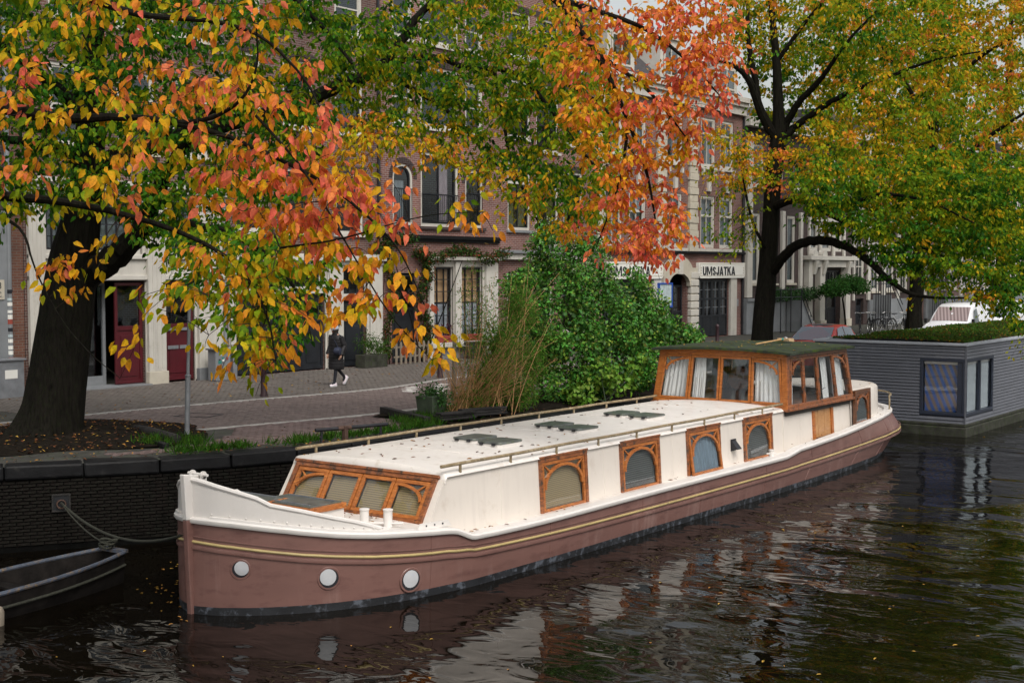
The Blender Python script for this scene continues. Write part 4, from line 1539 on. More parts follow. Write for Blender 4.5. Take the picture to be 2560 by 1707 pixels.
m.box(GX1 - .12, GX1 - .04, WRy[1], GY1, GZ0, GZ1)
m.box(GX1 - .12, GX1 - .04, GY0 + .12, WRy[1], GZ0, WL[2])
m.box(GX1 - .12, GX1 - .04, GY0 + .12, WRy[1], WL[3], GZ1)
m.box(GX0 + .04, GX0 + .12, GY0 + .12, GY1, GZ0, GZ1)
m.box(GX0 + .04, GX1 - .04, GY1 - .1, GY1, GZ0, GZ1)
m.box(GX0 + .05, GX1 - .05, GY0 + .05, GY1 - .05, GZ0 - .05, GZ0 + .02)
m.build('wall', 'barge_frame', gb)
ph = .092
n_pl = int((GZ1 - GZ0) / ph)


def plank_obj(pl, a0, a1, z, nm='plank'):
    m = MB()
    o, A, B, N = pl
    q = lambda a, b, c: o + A * a + B * b + N * c
    m.hexa([q(a0, z, -.02), q(a1, z, -.02), q(a1, z + ph - .014, -.02), q(a0, z + ph - .014, -.02), q(a0, z, .028), q(a1, z, .028), q(a1, z + ph - .016, .004), q(a0, z + ph - .016, .004)])
    m.build(nm, 'barge_grey', gb)


def run_planks(a, z, k):
    cut = [a] + [v for v in np.arange(26.9 + 1.3 * (k % 3), GY1 - 1, 4.0) if v > a + .6] + [GY1]
    for p, q in zip(cut[:-1], cut[1:]):
        plank_obj(r_pl, p, q - .006, z)


e_pl = frame_of((0, GY0 + .02, 0), (1, 0, 0), (0, 0, 1), (0, -1, 0))
r_pl = frame_of((GX1 - .02, 0, 0), (0, 1, 0), (0, 0, 1), (1, 0, 0))
for k in range(n_pl + 1):
    z = GZ0 + k * ph
    if z + ph > GZ1 + .05:
        break
    mid = z + ph / 2
    if WL[2] - .04 < mid < WL[3] + .06:
        plank_obj(e_pl, GX0, WL[0] - .09, z)
        run_planks(WRy[1] + .09, z, k)
    else:
        plank_obj(e_pl, GX0, GX1 - .02, z)
        run_planks(GY0 + .06, z, k)
m = MB()
m.box(GX1 - .03, GX1 + .012, GY0 - .012, GY0 + .03, GZ0, GZ1)
m.build('corner_board', 'barge_grey', gb)
m = MB()
m.pring(e_pl, WL[0] - .09, GX1 + .0, WL[2] - .05, WL[3] + .07, .09, -.06, .03)
w_ = m.build('window', 'barge_frame', gb, bevel=.008)
m = MB()
m.pbox(e_pl, WL[0], GX1 - .2, WL[2] + .03, WL[3] - .02, -.05, -.045)
m.build('pane', 'glass', w_)
m = MB()
m.pbox(e_pl, WL[0] + .02, GX1 - .25, WL[2] + .05, WL[3] - .10, -.10, -.09)
m.build('blind', 'blind_moire', w_)
m = MB()
m.pbox(e_pl, WL[0] + .0, GX1 - .23, WL[3] - .10, WL[3] - .03, -.11, -.06)
m.build('blind_box', 'white_paint', w_)
m = MB()
m.pbox(e_pl, GX1 - .24, GX1 - .03, WL[2], WL[3], -.06, .015)
m.build('corner_post', 'barge_frame', w_)
m = MB()
m.pring(r_pl, GY0 + .02, WRy[1] + .09, WL[2] - .05, WL[3] + .07, .09, -.06, .03)
m.pbox(r_pl, 26.86, 26.96, WL[2], WL[3], -.06, .02)
w_ = m.build('window', 'barge_frame', gb, bevel=.008)
for a0, a1 in ((25.75, 26.86), (26.96, 28.0)):
    m = MB()
    m.pbox(r_pl, a0, a1, WL[2] + .03, WL[3] - .02, -.05, -.045)
    m.build('pane', 'glass', w_)
    m = MB()
    m.pbox(r_pl, a0 + .03, a1 - .03, WL[2] + .05, WL[3] - .10, -.10, -.09)
    m.build('blind', 'blind_net', w_)
    m = MB()
    m.pbox(r_pl, a0 + .02, a1 - .02, WL[3] - .10, WL[3] - .04, -.11, -.06)
    m.build('blind_box', 'white_paint', w_)
m = MB()
m.pring(frame_of((0, 0, 0), (1, 0, 0), (0, 1, 0), (0, 0, 1)), GX0 - .04, GX1 + .05, GY0 - .05, GY1 + .05, .20, GZ1, GZ1 + .075)
m.build('roof_edge', 'barge_trim', gb, bevel=.012)
# grass roof, gently mounded
g = []
for y in np.linspace(GY0 + .15, GY1 - .15, 60):
    row = []
    for x in np.linspace(GX0 + .15, GX1 - .16, 26):
        ex = min(x - GX0 - .15, GX1 - .16 - x)
        ey = min(y - GY0 - .15, GY1 - .15 - y)
        e = min(1, min(ex, ey) / .9)
        row.append((x, y, GZ1 + .065 + .06 * e ** .6 + .03 * math.sin(1.7 * x + y) * e + .025 * math.sin(1.3 * y) * e))
    g.append(row)
G_ROOF = np.array(g)
m = MB()
m.grid(g)
m.build('turf', 'soil', gb, smooth=True)
n = 14000
ii = rng.integers(0, 59, n)
jj = rng.integers(0, 25, n)
fa, fb_ = rng.random((n, 1)), rng.random((n, 1))
P = G_ROOF[ii, jj] * (1 - fa) * (1 - fb_) + G_ROOF[ii + 1, jj] * fa * (1 - fb_) + G_ROOF[ii, jj + 1] * (1 - fa) * fb_ + G_ROOF[ii + 1, jj + 1] * fa * fb_
pick = rng.random(n)
C = np.where((pick < .66)[:, None], jitter((.065, .13, .018), n, .5), np.where((pick < .86)[:, None], jitter((.17, .085, .025), n, .4), jitter((.36, .20, .03), n, .3)))
D = rng.normal(0, .8, (n, 3))
D[:, 2] = np.where(pick < .66, .7, .15)
leaves('grass_roof', P, D, rng.normal(0, 1, (n, 3)) + np.array((0, 0, 1.)), rng.uniform(.05, .11, n), rng.uniform(.04, .10, n), C, 'leaf', gb, LEAF4)

# ================================================================ the small open boat by the quay
sb = thing('rowing_boat', 'small dark open boat half full of fallen leaves at the quay', 'boat', (-1.9, -1.3, 0))
# bow towards +y; a blunt pram-like launch
BST = np.linspace(0, 1, 16)
bx0 = np.array([-2.42, .52])     # bow centre (x, y)
ax = np.array([.075, -1.0])
ax /= np.linalg.norm(ax)
sx = np.array([-ax[1], ax[0]])


def bpt(t, sgn, f, z):
    L = 4.2
    hw = (.24 + .32 * (1 - (1 - min(t * 2.2, 1)) ** 2)) * f
    c_ = bx0 + ax * L * t
    return (c_[0] + sx[0] * sgn * hw, c_[1] + sx[1] * sgn * hw, z + .12 * (1 - t) ** 2)


m = MB()
for sgn in (1, -1):
    m.grid([[bpt(t, sgn, f, z) for t in BST] for f, z in ((0, -.18), (.75, -.16), (.93, .05), (1.0, .33))])
    m.grid([[bpt(t, sgn, f, z) for t in BST] for f, z in ((.0, .03), (.80, .03), (.93, .33))])
m.add([bpt(0, -1, 1, .33), bpt(0, 1, 1, .33), bpt(0, 1, .8, -.18), bpt(0, -1, .8, -.18)], [(0, 1, 2, 3)])
m.build('hull', 'boat_inside', sb, smooth=True)
for sgn in (1, -1):
    m = MB()
    m.tube([bpt(t, sgn, .98, .35) for t in BST], .032, 8)
    m.build('gunwale', 'blue_grey_boat', sb, smooth=True)
m = MB()
m.beam(bpt(0, -1, 1.02, .36), bpt(0, 1, 1.02, .36), .12, .05)
m.build('bow_plank', 'blue_grey_boat', sb)
for t in (.42, .72):
    m = MB()
    m.beam(bpt(t, -1, .93, .22), bpt(t, 1, .93, .22), .22, .03)
    m.build('thwart', 'boat_inside', sb)
m = MB()
zz_ = [bpt(t, 1, 1.02, .16) for t in np.linspace(0, 1, 40)]
m.tube(zz_, .022, 6)
m.build('rope_fender', 'rope', sb)
m = MB()
p_ = np.array(bpt(.02, -.3, 1, .42))
for k in range(5):
    t = np.linspace(0, 2 * math.pi * 1.3, 14)
    m.tube([(p_[0] + .11 * math.cos(a + k) + .02 * k, p_[1] + .09 * math.sin(a + k * 1.3), p_[2] + .03 * k + .015 * math.sin(3 * a)) for a in t], .016, 6)
m.build('rope_coil', 'rope', sb)
n = 130
t = rng.random(n)
P = np.array([bpt(a, rng.choice([-1, 1]), rng.random() * .8, .05) for a in t])
leaves('leaf_litter', P, rng.normal(0, 1, (n, 3)) * np.array((1, 1, .15)), np.tile((0, 0, 1.), (n, 1)), rng.uniform(.04, .07, n), rng.uniform(.04, .06, n), jitter((.34, .20, .05), n, .5), 'dry_leaf', sb, LEAF4)
fd = thing('boat_fender', 'pale hanging fender beside the small open boat', 'fender', (-1.25, -1.75, 0))
c_ = np.array(bpt(.62, -1, 1.0, .33)) * np.array((1, 1, 1))
c_ = np.array(bpt(.60, 1, 1.0, .30))
m = MB()
m.lathe([(.015, .02), (.07, .06), (.075, .30), (.05, .36), (.015, .38)], (c_[0] + sx[0] * .12, c_[1] + sx[1] * .12, -.12), 12)
m.build('body', 'timber_grey', fd, smooth=True)
m = MB()
m.tube([(c_[0] + sx[0] * .12, c_[1] + sx[1] * .12, .25), (c_[0], c_[1], .36)], .012, 6)
m.build('lanyard', 'rope', fd)

# mooring irons in the wall, ropes
for k, (px, py, w_) in enumerate(((231, 1260, .30), (660, 1198, .22))):
    t_ = (tt[6] + .95, tt[10] - .02)[k]
    p, q = quay_at(t_)
    s_ = np.array([q[1], -q[0]])
    mi = thing('mooring_plate', ('rusty iron mooring plate in the brick quay wall above the small boat', 'small mooring niche with tangled cord in the quay wall behind the bow')[k], 'mooring plate', (p[0], p[1], .9))
    pl = frame_of((p[0] + s_[0] * -.035, p[1] + s_[1] * -.035, (.80, .98)[k]), (q[0], q[1], 0), (0, 0, 1), (s_[0], s_[1], 0))
    m = MB()
    m.pring(pl, -w_ / 2, w_ / 2, -w_ / 2, w_ / 2, .025, 0, .03)
    m.build('frame', 'timber_dark', mi)
    m = MB()
    m.pbox(pl, -w_ / 2 + .02, w_ / 2 - .02, -w_ / 2 + .02, w_ / 2 - .02, .0, .012)
    m.build('backplate', 'dark_frame', mi)
    m = MB()
    a = np.linspace(0, 2 * math.pi, 15)
    m.tube([pl[0] + pl[1] * .07 * math.cos(v) + pl[2] * (.07 * math.sin(v) - .02) + pl[3] * .05 for v in a], .014, 6)
    m.build('ring', 'rust', mi)
    if k == 1:
        m = MB()
        for j in range(4):
            m.tube([pl[0] + pl[1] * (.05 * math.sin(v * 3 + j)) + pl[2] * (-.02 - .10 * v) + pl[3] * (.06 + .02 * math.cos(v * 4 + j)) for v in np.linspace(0, 2.2, 14)], .008, 5)
        m.build('cord_tangle', 'barge_trim', mi)
    else:
        A_ = pl[0] + pl[3] * .06
        B_ = np.array((-.02, .02, 1.12))
        rp_ = thing('mooring_rope', 'slack green mooring rope from the quay wall to the barge bow', 'rope', tuple(A_))
        m = MB()
        m.tube([A_ * (1 - v) + B_ * v - np.array((0, 0, .62)) * 4 * v * (1 - v) * .55 for v in np.linspace(0, 1, 22)], .022, 7)
        m.build('strand', 'rope', rp_, smooth=True)
        rp2 = thing('mooring_line', 'thin line from the iron plate down to the small boat', 'rope', tuple(A_))
        B_ = np.array(bpt(.02, 0, 1, .45))
        m = MB()
        m.tube([A_ * (1 - v) + B_ * v - np.array((0, 0, .1)) * 4 * v * (1 - v) for v in np.linspace(0, 1, 12)], .012, 6)
        m.build('strand', 'rope', rp2, smooth=True)

# ================================================================ the houses
FX = -16.5
PIECE = {}


def fpl(x=FX):
    return frame_of((x, 0, 0), (0, 1, 0), (0, 0, 1), (1, 0, 0))


def wall_holes(m, y0, y1, z0, z1, holes, x=FX, depth=.30):
    """Front wall with rectangular openings, reveals included."""
    ys_ = sorted({y0, y1, *[h[0] for h in holes], *[h[1] for h in holes]})
    zs_ = sorted({z0, z1, *[h[2] for h in holes], *[h[3] for h in holes]})
    ys_ = [v for v in ys_ if y0 <= v <= y1]
    zs_ = [v for v in zs_ if z0 <= v <= z1]
    for i in range(len(ys_) - 1):
        for j in range(len(zs_) - 1):
            yc, zc = (ys_[i] + ys_[i + 1]) / 2, (zs_[j] + zs_[j + 1]) / 2
            if any(h[0] < yc < h[1] and h[2] < zc < h[3] for h in holes):
                continue
            m.add([(x, ys_[i], zs_[j]), (x, ys_[i + 1], zs_[j]), (x, ys_[i + 1], zs_[j + 1]), (x, ys_[i], zs_[j + 1])], [(0, 1, 2, 3)])
    for (a, b, c, d) in holes:
        for p, q in (((a, c), (a, d)), ((a, d), (b, d)), ((b, d), (b, c)), ((b, c), (a, c))):
            m.add([(x, *p), (x, *q), (x - depth, *q), (x - depth, *p)], [(0, 1, 2, 3)])


def window(h, y0, y1, z0, z1, frame='house_white', sash='dark_frame', fw=.09, sw=.055, cols=1, rows=1, transom=None, arch=False, sill=None, rail=False, curtain=None, glass_='glass_dark', x=FX, inset=.10, thin=.025, label=None, blind_top=None):
    pl = fpl(x - inset)
    m = MB()
    if arch:
        sp = z1 - (y1 - y0) / 2
        m.pbox(pl, y0, y1, z0, z0 + fw, -.06, .06)
        m.pbox(pl, y0, y0 + fw, z0 + fw, sp, -.06, .06)
        m.pbox(pl, y1 - fw, y1, z0 + fw, sp, -.06, .06)
        outer = arch_pts(y0, y1, sp, z1)
        inner = arch_pts(y0 + fw, y1 - fw, sp, z1 - fw)
        m.pstrip(pl, inner, outer, -.06, .06)
    else:
        m.pring(pl, y0, y1, z0, z1, fw, -.06, .06)
    if transom:
        zt_ = z0 + (z1 - z0) * transom
        m.pbox(pl, y0 + fw, y1 - fw, zt_ - .05, zt_ + .05, -.05, .05)
    w = m.build('window', frame, h)
    if label:
        w['label'] = label
    a0, a1, b0, b1 = y0 + fw, y1 - fw, z0 + fw, z1 - fw
    m = MB()
    if arch:
        m.pbox(pl, a0, a1, b0, b0 + sw, -.03, .03)
        m.pbox(pl, a0, a0 + sw, b0, sp, -.03, .03)
        m.pbox(pl, a1 - sw, a1, b0, sp, -.03, .03)
        m.pstrip(pl, arch_pts(a0 + sw, a1 - sw, sp, b1 - sw), arch_pts(a0, a1, sp, b1), -.03, .03)
    else:
        m.pring(pl, a0, a1, b0, b1, sw, -.03, .03)
    for i in range(1, cols):
        v = a0 + (a1 - a0) * i / cols
        k = thin if cols > 2 else sw * .7
        m.pbox(pl, v - k / 2, v + k / 2, b0 + sw, (b1 if not arch else sp + (y1 - y0) * .4) - sw, -.025, .028)
    for j in range(1, rows):
        v = b0 + (b1 - b0) * j / rows
        k = thin if rows > 2 else .05
        m.pbox(pl, a0 + sw, a1 - sw, v - k / 2, v + k / 2, -.024, .026)
    m.build('glazing_bars', sash, w)
    m = MB()
    if arch:
        m.pprism(pl, [(a0, b0), (a1, b0)] + arch_pts(a0, a1, sp, b1)[::-1], -.012, -.008)
    else:
        m.pbox(pl, a0, a1, b0, b1, -.012, -.008)
    m.build('pane', glass_, w)
    if curtain:
        for (f0, f1, g0, g1, mt) in curtain:
            m = MB()
            g = []
            for i in range(25):
                t = f0 + (f1 - f0) * i / 24
                wob = .03 * math.sin(i * 1.9) if 'curtain' in mt else 0
                g.append([(x - inset - .14 + wob, a0 + (a1 - a0) * t, b0 + (b1 - b0) * q) for q in (g0, g1)])
            m.grid(g)
            m.build('curtain', mt, w)
    if sill:
        m = MB()
        m.box(x - .02, x + .09, y0 - .10, y1 + .10, z0 - .11, z0 - .005)
        m.build('sill', sill, w, bevel=.01)
    if rail:
        m = MB()
        zr0, zr1 = z0 + .22, z0 + (rail if rail is not True else 1.0)
        m.box(x + .01, x + .035, y0 + .04, y1 - .04, zr1 - .02, zr1 + .02)
        m.box(x + .01, x + .035, y0 + .04, y1 - .04, zr0 - .015, zr0 + .015)
        for v in np.arange(y0 + .08, y1 - .05, .11):
            m.box(x + .016, x + .03, v - .007, v + .007, zr0, zr1)
        m.build('balustrade', 'black_paint', w)
    return w


def lintel(h, y0, y1, z, mat='brick_dark', x=FX):
    """a soldier course of upright bricks over an opening"""
    m = MB()
    n_ = max(4, int((y1 - y0 + .3) / .075))
    for i in range(n_):
        a = y0 - .15 + (y1 - y0 + .3) * i / n_
        m.box(x - .02, x + .012 + .003 * (i % 2), a + .004, a + (y1 - y0 + .3) / n_ - .004, z + .01, z + .24)
    m.build('lintel', mat, h)


def arch_bricks(h, y0, y1, z1, mat='brick_dark', x=FX):
    m = MB()
    sp = z1 - (y1 - y0) / 2
    n_ = 19
    out_, inn = arch_pts(y0 - .20, y1 + .20, sp, z1 + .21, n_), arch_pts(y0 - .02, y1 + .02, sp, z1 + .015, n_)
    for i in range(n_):
        f = lambda a, b, t: (a[0] + (b[0] - a[0]) * t, a[1] + (b[1] - a[1]) * t)
        m.pprism(fpl(x), [f(inn[i], inn[i + 1], .06), f(inn[i], inn[i + 1], .94), f(out_[i], out_[i + 1], .94), f(out_[i], out_[i + 1], .06)], -.02, .014)
    # brick infill between the square opening and the arch
    ins = arch_pts(y0, y1, sp, z1, 12)
    half = len(ins) // 2
    m2 = MB()
    m2.pprism(fpl(x), [(y0, z1 + .001)] + [ins[i] for i in range(half, -1, -1)], -.2, -.002)
    m2.pprism(fpl(x), [(y1, z1 + .001)] + [ins[i] for i in range(half, len(ins))], -.2, -.002)
    m.build('arch_bricks', mat, h)
    return m2


def house(label, y0, y1, ztop, mat, holes, cat='house', group='canal houses along the street', roof='flat', depth=9.0):
    h = thing('canal_house', label, cat, (FX, (y0 + y1) / 2, STREET), group=group)
    y0, y1 = y0 + .004, y1 - .004
    m = MB()
    wall_holes(m, y0, y1, STREET - .3, ztop, holes)
    xb = FX - depth
    z0 = STREET - .3
    m.add([(FX, y0, z0), (xb, y0, z0), (xb, y0, ztop), (FX, y0, ztop)], [(0, 1, 2, 3)])
    m.add([(FX, y1, z0), (xb, y1, z0), (xb, y1, ztop), (FX, y1, ztop)], [(0, 1, 2, 3)])
    m.add([(xb, y0, z0), (xb, y1, z0), (xb, y1, ztop), (xb, y0, ztop)], [(0, 1, 2, 3)])
    w = m.build('wall', mat, h)
    # floors inside keep the rooms dark behind the glass
    m = MB()
    for z in np.arange(STREET + 3.7, ztop - 1, 3.3):
        m.box(xb + .1, FX - .35, y0 + .02, y1 - .02, z - .1, z + .1)
    m.box(xb + .1, FX - .35, y0 + .02, y1 - .02, STREET - .28, STREET - .02)
    m.box(xb + 4, xb + 4.1, y0 + .03, y1 - .03, STREET, ztop - .2)
    m.build('floor_slab', 'interior', h)
    m = MB()
    if roof == 'flat':
        m.box(xb, FX + .05, y0, y1, ztop, ztop + .25)
    else:
        m.pprism(frame_of((0, y0, 0), (1, 0, 0), (0, 0, 1), (0, 1, 0)), [(FX + .05, ztop), (FX - 2.6, ztop + roof), (xb + 2, ztop + roof), (xb, ztop)], 0, y1 - y0)
    m.build('roof', 'roof_tile', h)
    return h


def trim(h, name, mat, *boxes, bevel=.012):
    m = MB()
    for b in boxes:
        m.box(*b)
    return m.build(name, mat, h, bevel=bevel)


def downpipe(h, y, z0, z1, mat='zinc', r_=.05):
    m = MB()
    m.tube([(FX + .08, y, z0), (FX + .08, y, z1)], r_, 8)
    p = m.build('downpipe', mat, h, smooth=True)
    m = MB()
    for z in np.arange(z0 + .6, z1, 2.1):
        m.box(FX, FX + .14, y - .07, y + .07, z - .02, z + .02)
    m.build('pipe_clip', 'steel_dark', p)
    return p


def H(*w):
    return [x[:4] for x in w]


# ---- house with the sticker-covered pipe, far left
w = [(5.6, 7.0, 5.6, 7.9), (5.6, 7.0, 9.2, 11.4), (3.2, 4.6, 5.6, 7.9), (5.9, 6.9, 1.5, 3.9)]
h1 = house('dark brick house at the left edge with a sticker-covered blue downpipe', 1.0, 8.15, 14.5, 'brick_dark', H(*w))
for a in w[:3]:
    window(h1, *a, sash='house_white', rows=2, sill='stone_trim')
m = MB()
m.box(FX - .12, FX - .05, 5.9, 6.9, 1.5, 3.9)
m.build('door', 'black_paint', h1)
trim(h1, 'stone_band', 'zinc', (FX - .01, FX + .10, 7.05, 7.62, 1.45, 6.2), bevel=.02)
m = MB()
m.box(FX, FX + .012, 7.70, 8.12, 1.5, 8.4)
m.build('brick_pier', 'brick_orange', h1)
pp = downpipe(h1, 7.66, 1.46, 14, 'zinc', .07)
for k in range(16):
    m = MB()
    z = 1.75 + k * .155 + rng.uniform(-.02, .02)
    m.lathe([(.0725, 0), (.0725, rng.uniform(.06, .12))], (FX + .08, 7.66, z), 10)
    m.build('sticker', ['sign_white', 'sign_white', 'poster_pale', 'letter_black', 'terracotta', 'sign_white'][k % 6], pp)
m = MB()
m.box(FX + .10, FX + .125, 7.22, 7.50, 3.95, 4.45)
np_ = m.build('number_plate', 'stone_trim', h1)
text_mesh('house_number', '8', frame_of((FX + .127, 7.30, 4.22), (0, 1, 0), (0, 0, 1), (1, 0, 0)), .17, .11, 'letter_black', np_, .004)
text_mesh('house_letter', 'C', frame_of((FX + .127, 7.31, 4.01), (0, 1, 0), (0, 0, 1), (1, 0, 0)), .13, .10, 'letter_black', np_, .004)
sc_ = thing('street_cabinet', 'plain grey street cabinet with a paper sticker under the downpipe', 'cabinet', (FX + .5, 7.35, STREET))
m = MB()
m.box(FX + .18, FX + .55, 6.9, 7.75, STREET, STREET + .95)
m.build('body', 'galvanised', sc_, bevel=.02)
m = MB()
m.box(FX + .14, FX + .59, 6.86, 7.79, STREET + .95, STREET + 1.0)
m.build('lid', 'galvanised', sc_, bevel=.01)
m = MB()
m.box(FX + .551, FX + .556, 7.2, 7.55, STREET + .5, STREET + .72)
m.build('sticker', 'sign_white', sc_)

# ---- white-fronted house with the dark red doors
w = [(8.75, 9.75, 5.15, 6.75), (10.35, 11.85, 5.15, 6.75), (12.75, 14.1, 5.15, 6.75)]
up2 = [(9.0, 10.3, 8.0, 10.2), (11.1, 12.4, 8.0, 10.2), (13.0, 14.3, 8.0, 10.2), (9.0, 10.3, 11.4, 13.3), (11.1, 12.4, 11.4, 13.3), (13.0, 14.3, 11.4, 13.3)]
dr_ = [(8.85, 11.93, 1.46, 4.40), (12.60, 13.68, 1.46, 4.40)]
h2 = house('white-fronted house with dark red doors and tall pilasters', 8.15, 14.9, 15.2, 'brick_brown', H(*w, *up2, *dr_))
m = MB()
wall_holes(m, 8.2, 14.86, 1.5, 7.0, H(*w, *dr_), x=FX + .05, depth=.08)
m.build('plaster_front', 'house_white', h2)
for a in w:
    window(h2, *a, cols=4, rows=4, frame='house_white', sash='steel_dark', curtain=[(0, 1, 0, 1, 'curtain_grey')], thin=.03)
for a in up2:
    window(h2, *a, sash='house_white', rows=2, sill='stone_trim')
for (a, b) in ((8.2, 8.68), (11.95, 12.55), (13.75, 14.6)):
    trim(h2, 'pilaster', 'house_white', (FX + .05, FX + .17, a, b, 1.82, 7.0))
    trim(h2, 'pilaster_base', 'zinc' if a > 13 else 'stone_trim', (FX + .05, FX + .21, a - .04, b + .04, 1.45, 1.82))
    m = MB()
    for k in range(3):
        yy_ = a + (b - a) * (k + 1) / 4
        m.box(FX + .17, FX + .182, yy_ - .015, yy_ + .015, 1.9, 6.7)
    m.build('fluting', 'house_white', h2)
trim(h2, 'fascia', 'house_white', (FX + .05, FX + .13, 8.2, 14.86, 4.42, 4.55), (FX + .05, FX + .13, 8.2, 14.86, 5.0, 5.12))
trim(h2, 'cornice', 'house_white', (FX + .05, FX + .30, 8.2, 14.86, 7.0, 7.14), (FX + .05, FX + .22, 8.2, 14.86, 6.86, 7.0))
# glazed porch, one red leaf standing open
m = MB()
pl = fpl(FX - .55)
m.pring(pl, 8.9, 10.98, 1.5, 4.35, .09, -.04, .04)
m.pbox(pl, 9.72, 9.82, 1.5, 4.35, -.04, .04)
pc = m.build('porch_door', 'zinc', h2)
for a, b in ((8.99, 9.72), (9.82, 10.89)):
    m = MB()
    m.pbox(pl, a, b, 1.75, 4.26, -.01, -.005)
    m.build('pane', 'glass_dark', pc)
    m = MB()
    m.pbox(pl, a, b, 1.55, 1.75, -.02, .02)
    m.build('kick_panel', 'zinc', pc)
m = MB()
m.box(FX - .5, FX + .35, 8.95, 11.9, 1.455, 1.50)
m.build('threshold', 'zinc', h2)


def panel_door(h, y0, y1, z0, z1, mat, x=FX - .12, glass_frac=.45, name='door'):
    m = MB()
    pl = fpl(x)
    m.pring(pl, y0, y1, z0, z1, .09, -.03, .03)
    zg = z1 - (z1 - z0) * glass_frac
    m.pbox(pl, y0 + .09, y1 - .09, zg - .06, zg + .06, -.03, .028)
    m.pbox(pl, y0 + .09, y1 - .09, z0 + .09, zg - .06, -.03, .0)
    m.pbox(pl, y0 + .2, y1 - .2, z0 + .2, zg - .2, .0, .018)
    d = m.build(name, mat, h, bevel=.006)
    m = MB()
    m.pbox(pl, y0 + .09, y1 - .09, zg + .06, z1 - .09, -.012, -.006)
    m.build('pane', 'glass_dark', d)
    return d


d_ = panel_door(h2, 10.98, 11.9, 1.52, 4.35, 'red_door', FX - .10)
d_ = panel_door(h2, 12.62, 13.66, 1.52, 4.38, 'red_door', FX - .06)
for k in range(2):
    m = MB()
    m.box(FX - .03, FX - .015, 12.74 + k * .43, 13.12 + k * .43, 2.42, 2.52)
    m.build('letter_slot', 'galvanised', d_)
    m = MB()
    m.box(FX - .03, FX - .015, 12.74 + k * .43, 13.12 + k * .43, 2.95, 3.03)
    m.build('letter_slot', 'galvanised', d_)
downpipe(h2, 14.80, 1.46, 15, 'zinc', .06)

# ---- house with the white cornice and black workshop doors
w = [(15.3, 16.4, 5.9, 7.9), (17.3, 18.6, 5.9, 7.9), (19.6, 20.9, 5.9, 7.9), (15.3, 16.4, 9.2, 11.3), (17.3, 18.6, 9.2, 11.3), (19.6, 20.9, 9.2, 11.3), (15.3, 16.4, 12.4, 14.2), (17.3, 18.6, 12.4, 14.2), (19.6, 20.9, 12.4, 14.2)]
g_ = [(15.2, 19.05, 1.46, 3.95), (15.4, 18.9, 4.12, 4.80), (19.85, 21.0, 1.46, 3.70), (19.85, 21.05, 3.85, 4.82)]
h3 = house('brick house with white cornice above wide black workshop doors', 14.9, 21.8, 15.6, 'brick_brown', H(*w, *g_))
for i, a in enumerate(w):
    window(h3, *a, sash='house_white' if i > 5 else 'dark_frame', rows=2, sill='house_white', curtain=[(0, .3, 0, 1, 'curtain_grey')] if i % 2 else None)
    lintel(h3, a[0], a[1], a[3])
m = MB()
wall_holes(m, 14.95, 21.7, 1.5, 5.0, H(*g_), x=FX + .05, depth=.08)
m.build('plaster_front', 'house_white', h3)
trim(h3, 'cornice', 'house_white', (FX + .05, FX + .18, 14.95, 21.72, 4.86, 5.0), (FX + .05, FX + .30, 14.93, 21.74, 5.0, 5.16), (FX + .05, FX + .22, 14.95, 21.72, 5.16, 5.22))
for k in range(4):
    panel_door(h3, 15.22 + k * .957, 15.22 + (k + 1) * .957 - .01, 1.5, 3.93, 'black_paint', FX - .1, .35, 'workshop_door')
window(h3, 15.4, 18.9, 4.12, 4.80, cols=6, rows=1, fw=.05)
panel_door(h3, 19.9, 20.95, 1.5, 3.68, 'black_paint', FX - .1, .3)
window(h3, 19.85, 21.05, 3.85, 4.82, cols=3, rows=2, fw=.06, thin=.03)
for (a, b) in ((14.97, 15.18), (19.1, 19.8), (21.1, 21.7)):
    trim(h3, 'pilaster', 'house_white', (FX + .05, FX + .14, a, b, 1.47, 4.86))
m = MB()
m.box(FX + .14, FX + .19, 19.35, 19.6, 2.9, 3.3)
m.build('letter_box', 'black_paint', h3)
downpipe(h3, 21.60, 5.25, 15, 'steel_dark', .05)

# ---- brick house with the round-arched windows
aw = [(22.38, 23.44, 6.27, 8.40), (26.35, 27.40, 6.27, 8.40)]
cw = [(23.85, 25.95, 6.25, 8.88)]
up = [(22.38, 23.44, 9.75, 11.6), (23.85, 25.95, 9.75, 11.9), (26.35, 27.4, 9.75, 11.6), (22.38, 23.44, 12.7, 14.2), (23.85, 25.95, 12.7, 14.2), (26.35, 27.4, 12.7, 14.2)]
gw = [(24.42, 25.60, 2.15, 4.82), (25.98, 27.32, 2.15, 4.82), (22.3, 23.6, 1.46, 4.6)]
h4 = house('brown brick house with round-arched windows and a leafy vine', 21.8, 28.3, 15.3, 'brick_red', H(*aw, *cw, *up, *gw))
m2 = MB()
for i, a in enumerate(aw):
    window(h4, *a, arch=True, fw=.10, sill='brick_dark', rail=1.25, curtain=[(.05, .8, .0, .75, 'curtain_grey')] if i == 0 else None)
    t_ = arch_bricks(h4, a[0], a[1], a[3])
    m2.add(t_.v, t_.f)
m2.build('arch_infill', 'brick_red', h4)
window(h4, *cw[0], cols=2, fw=.11, sw=.08, sill='brick_dark', rail=1.15, curtain=[(.55, .85, 0, 1, 'curtain_pink')])
lintel(h4, *cw[0][:2], cw[0][3])
for a in up:
    window(h4, *a, sash='house_white', rows=2, sill='house_white')
    lintel(h4, a[0], a[1], a[3])
trim(h4, 'string_course', 'coping', (FX, FX + .16, 21.82, 28.35, 5.80, 5.93), (FX, FX + .09, 21.82, 28.33, 5.70, 5.80))
m = MB()
wall_holes(m, 24.15, 28.2, 2.05, 5.05, H(*gw[:2]), x=FX + .05, depth=.08)
m.build('window_surround', 'house_white', h4)
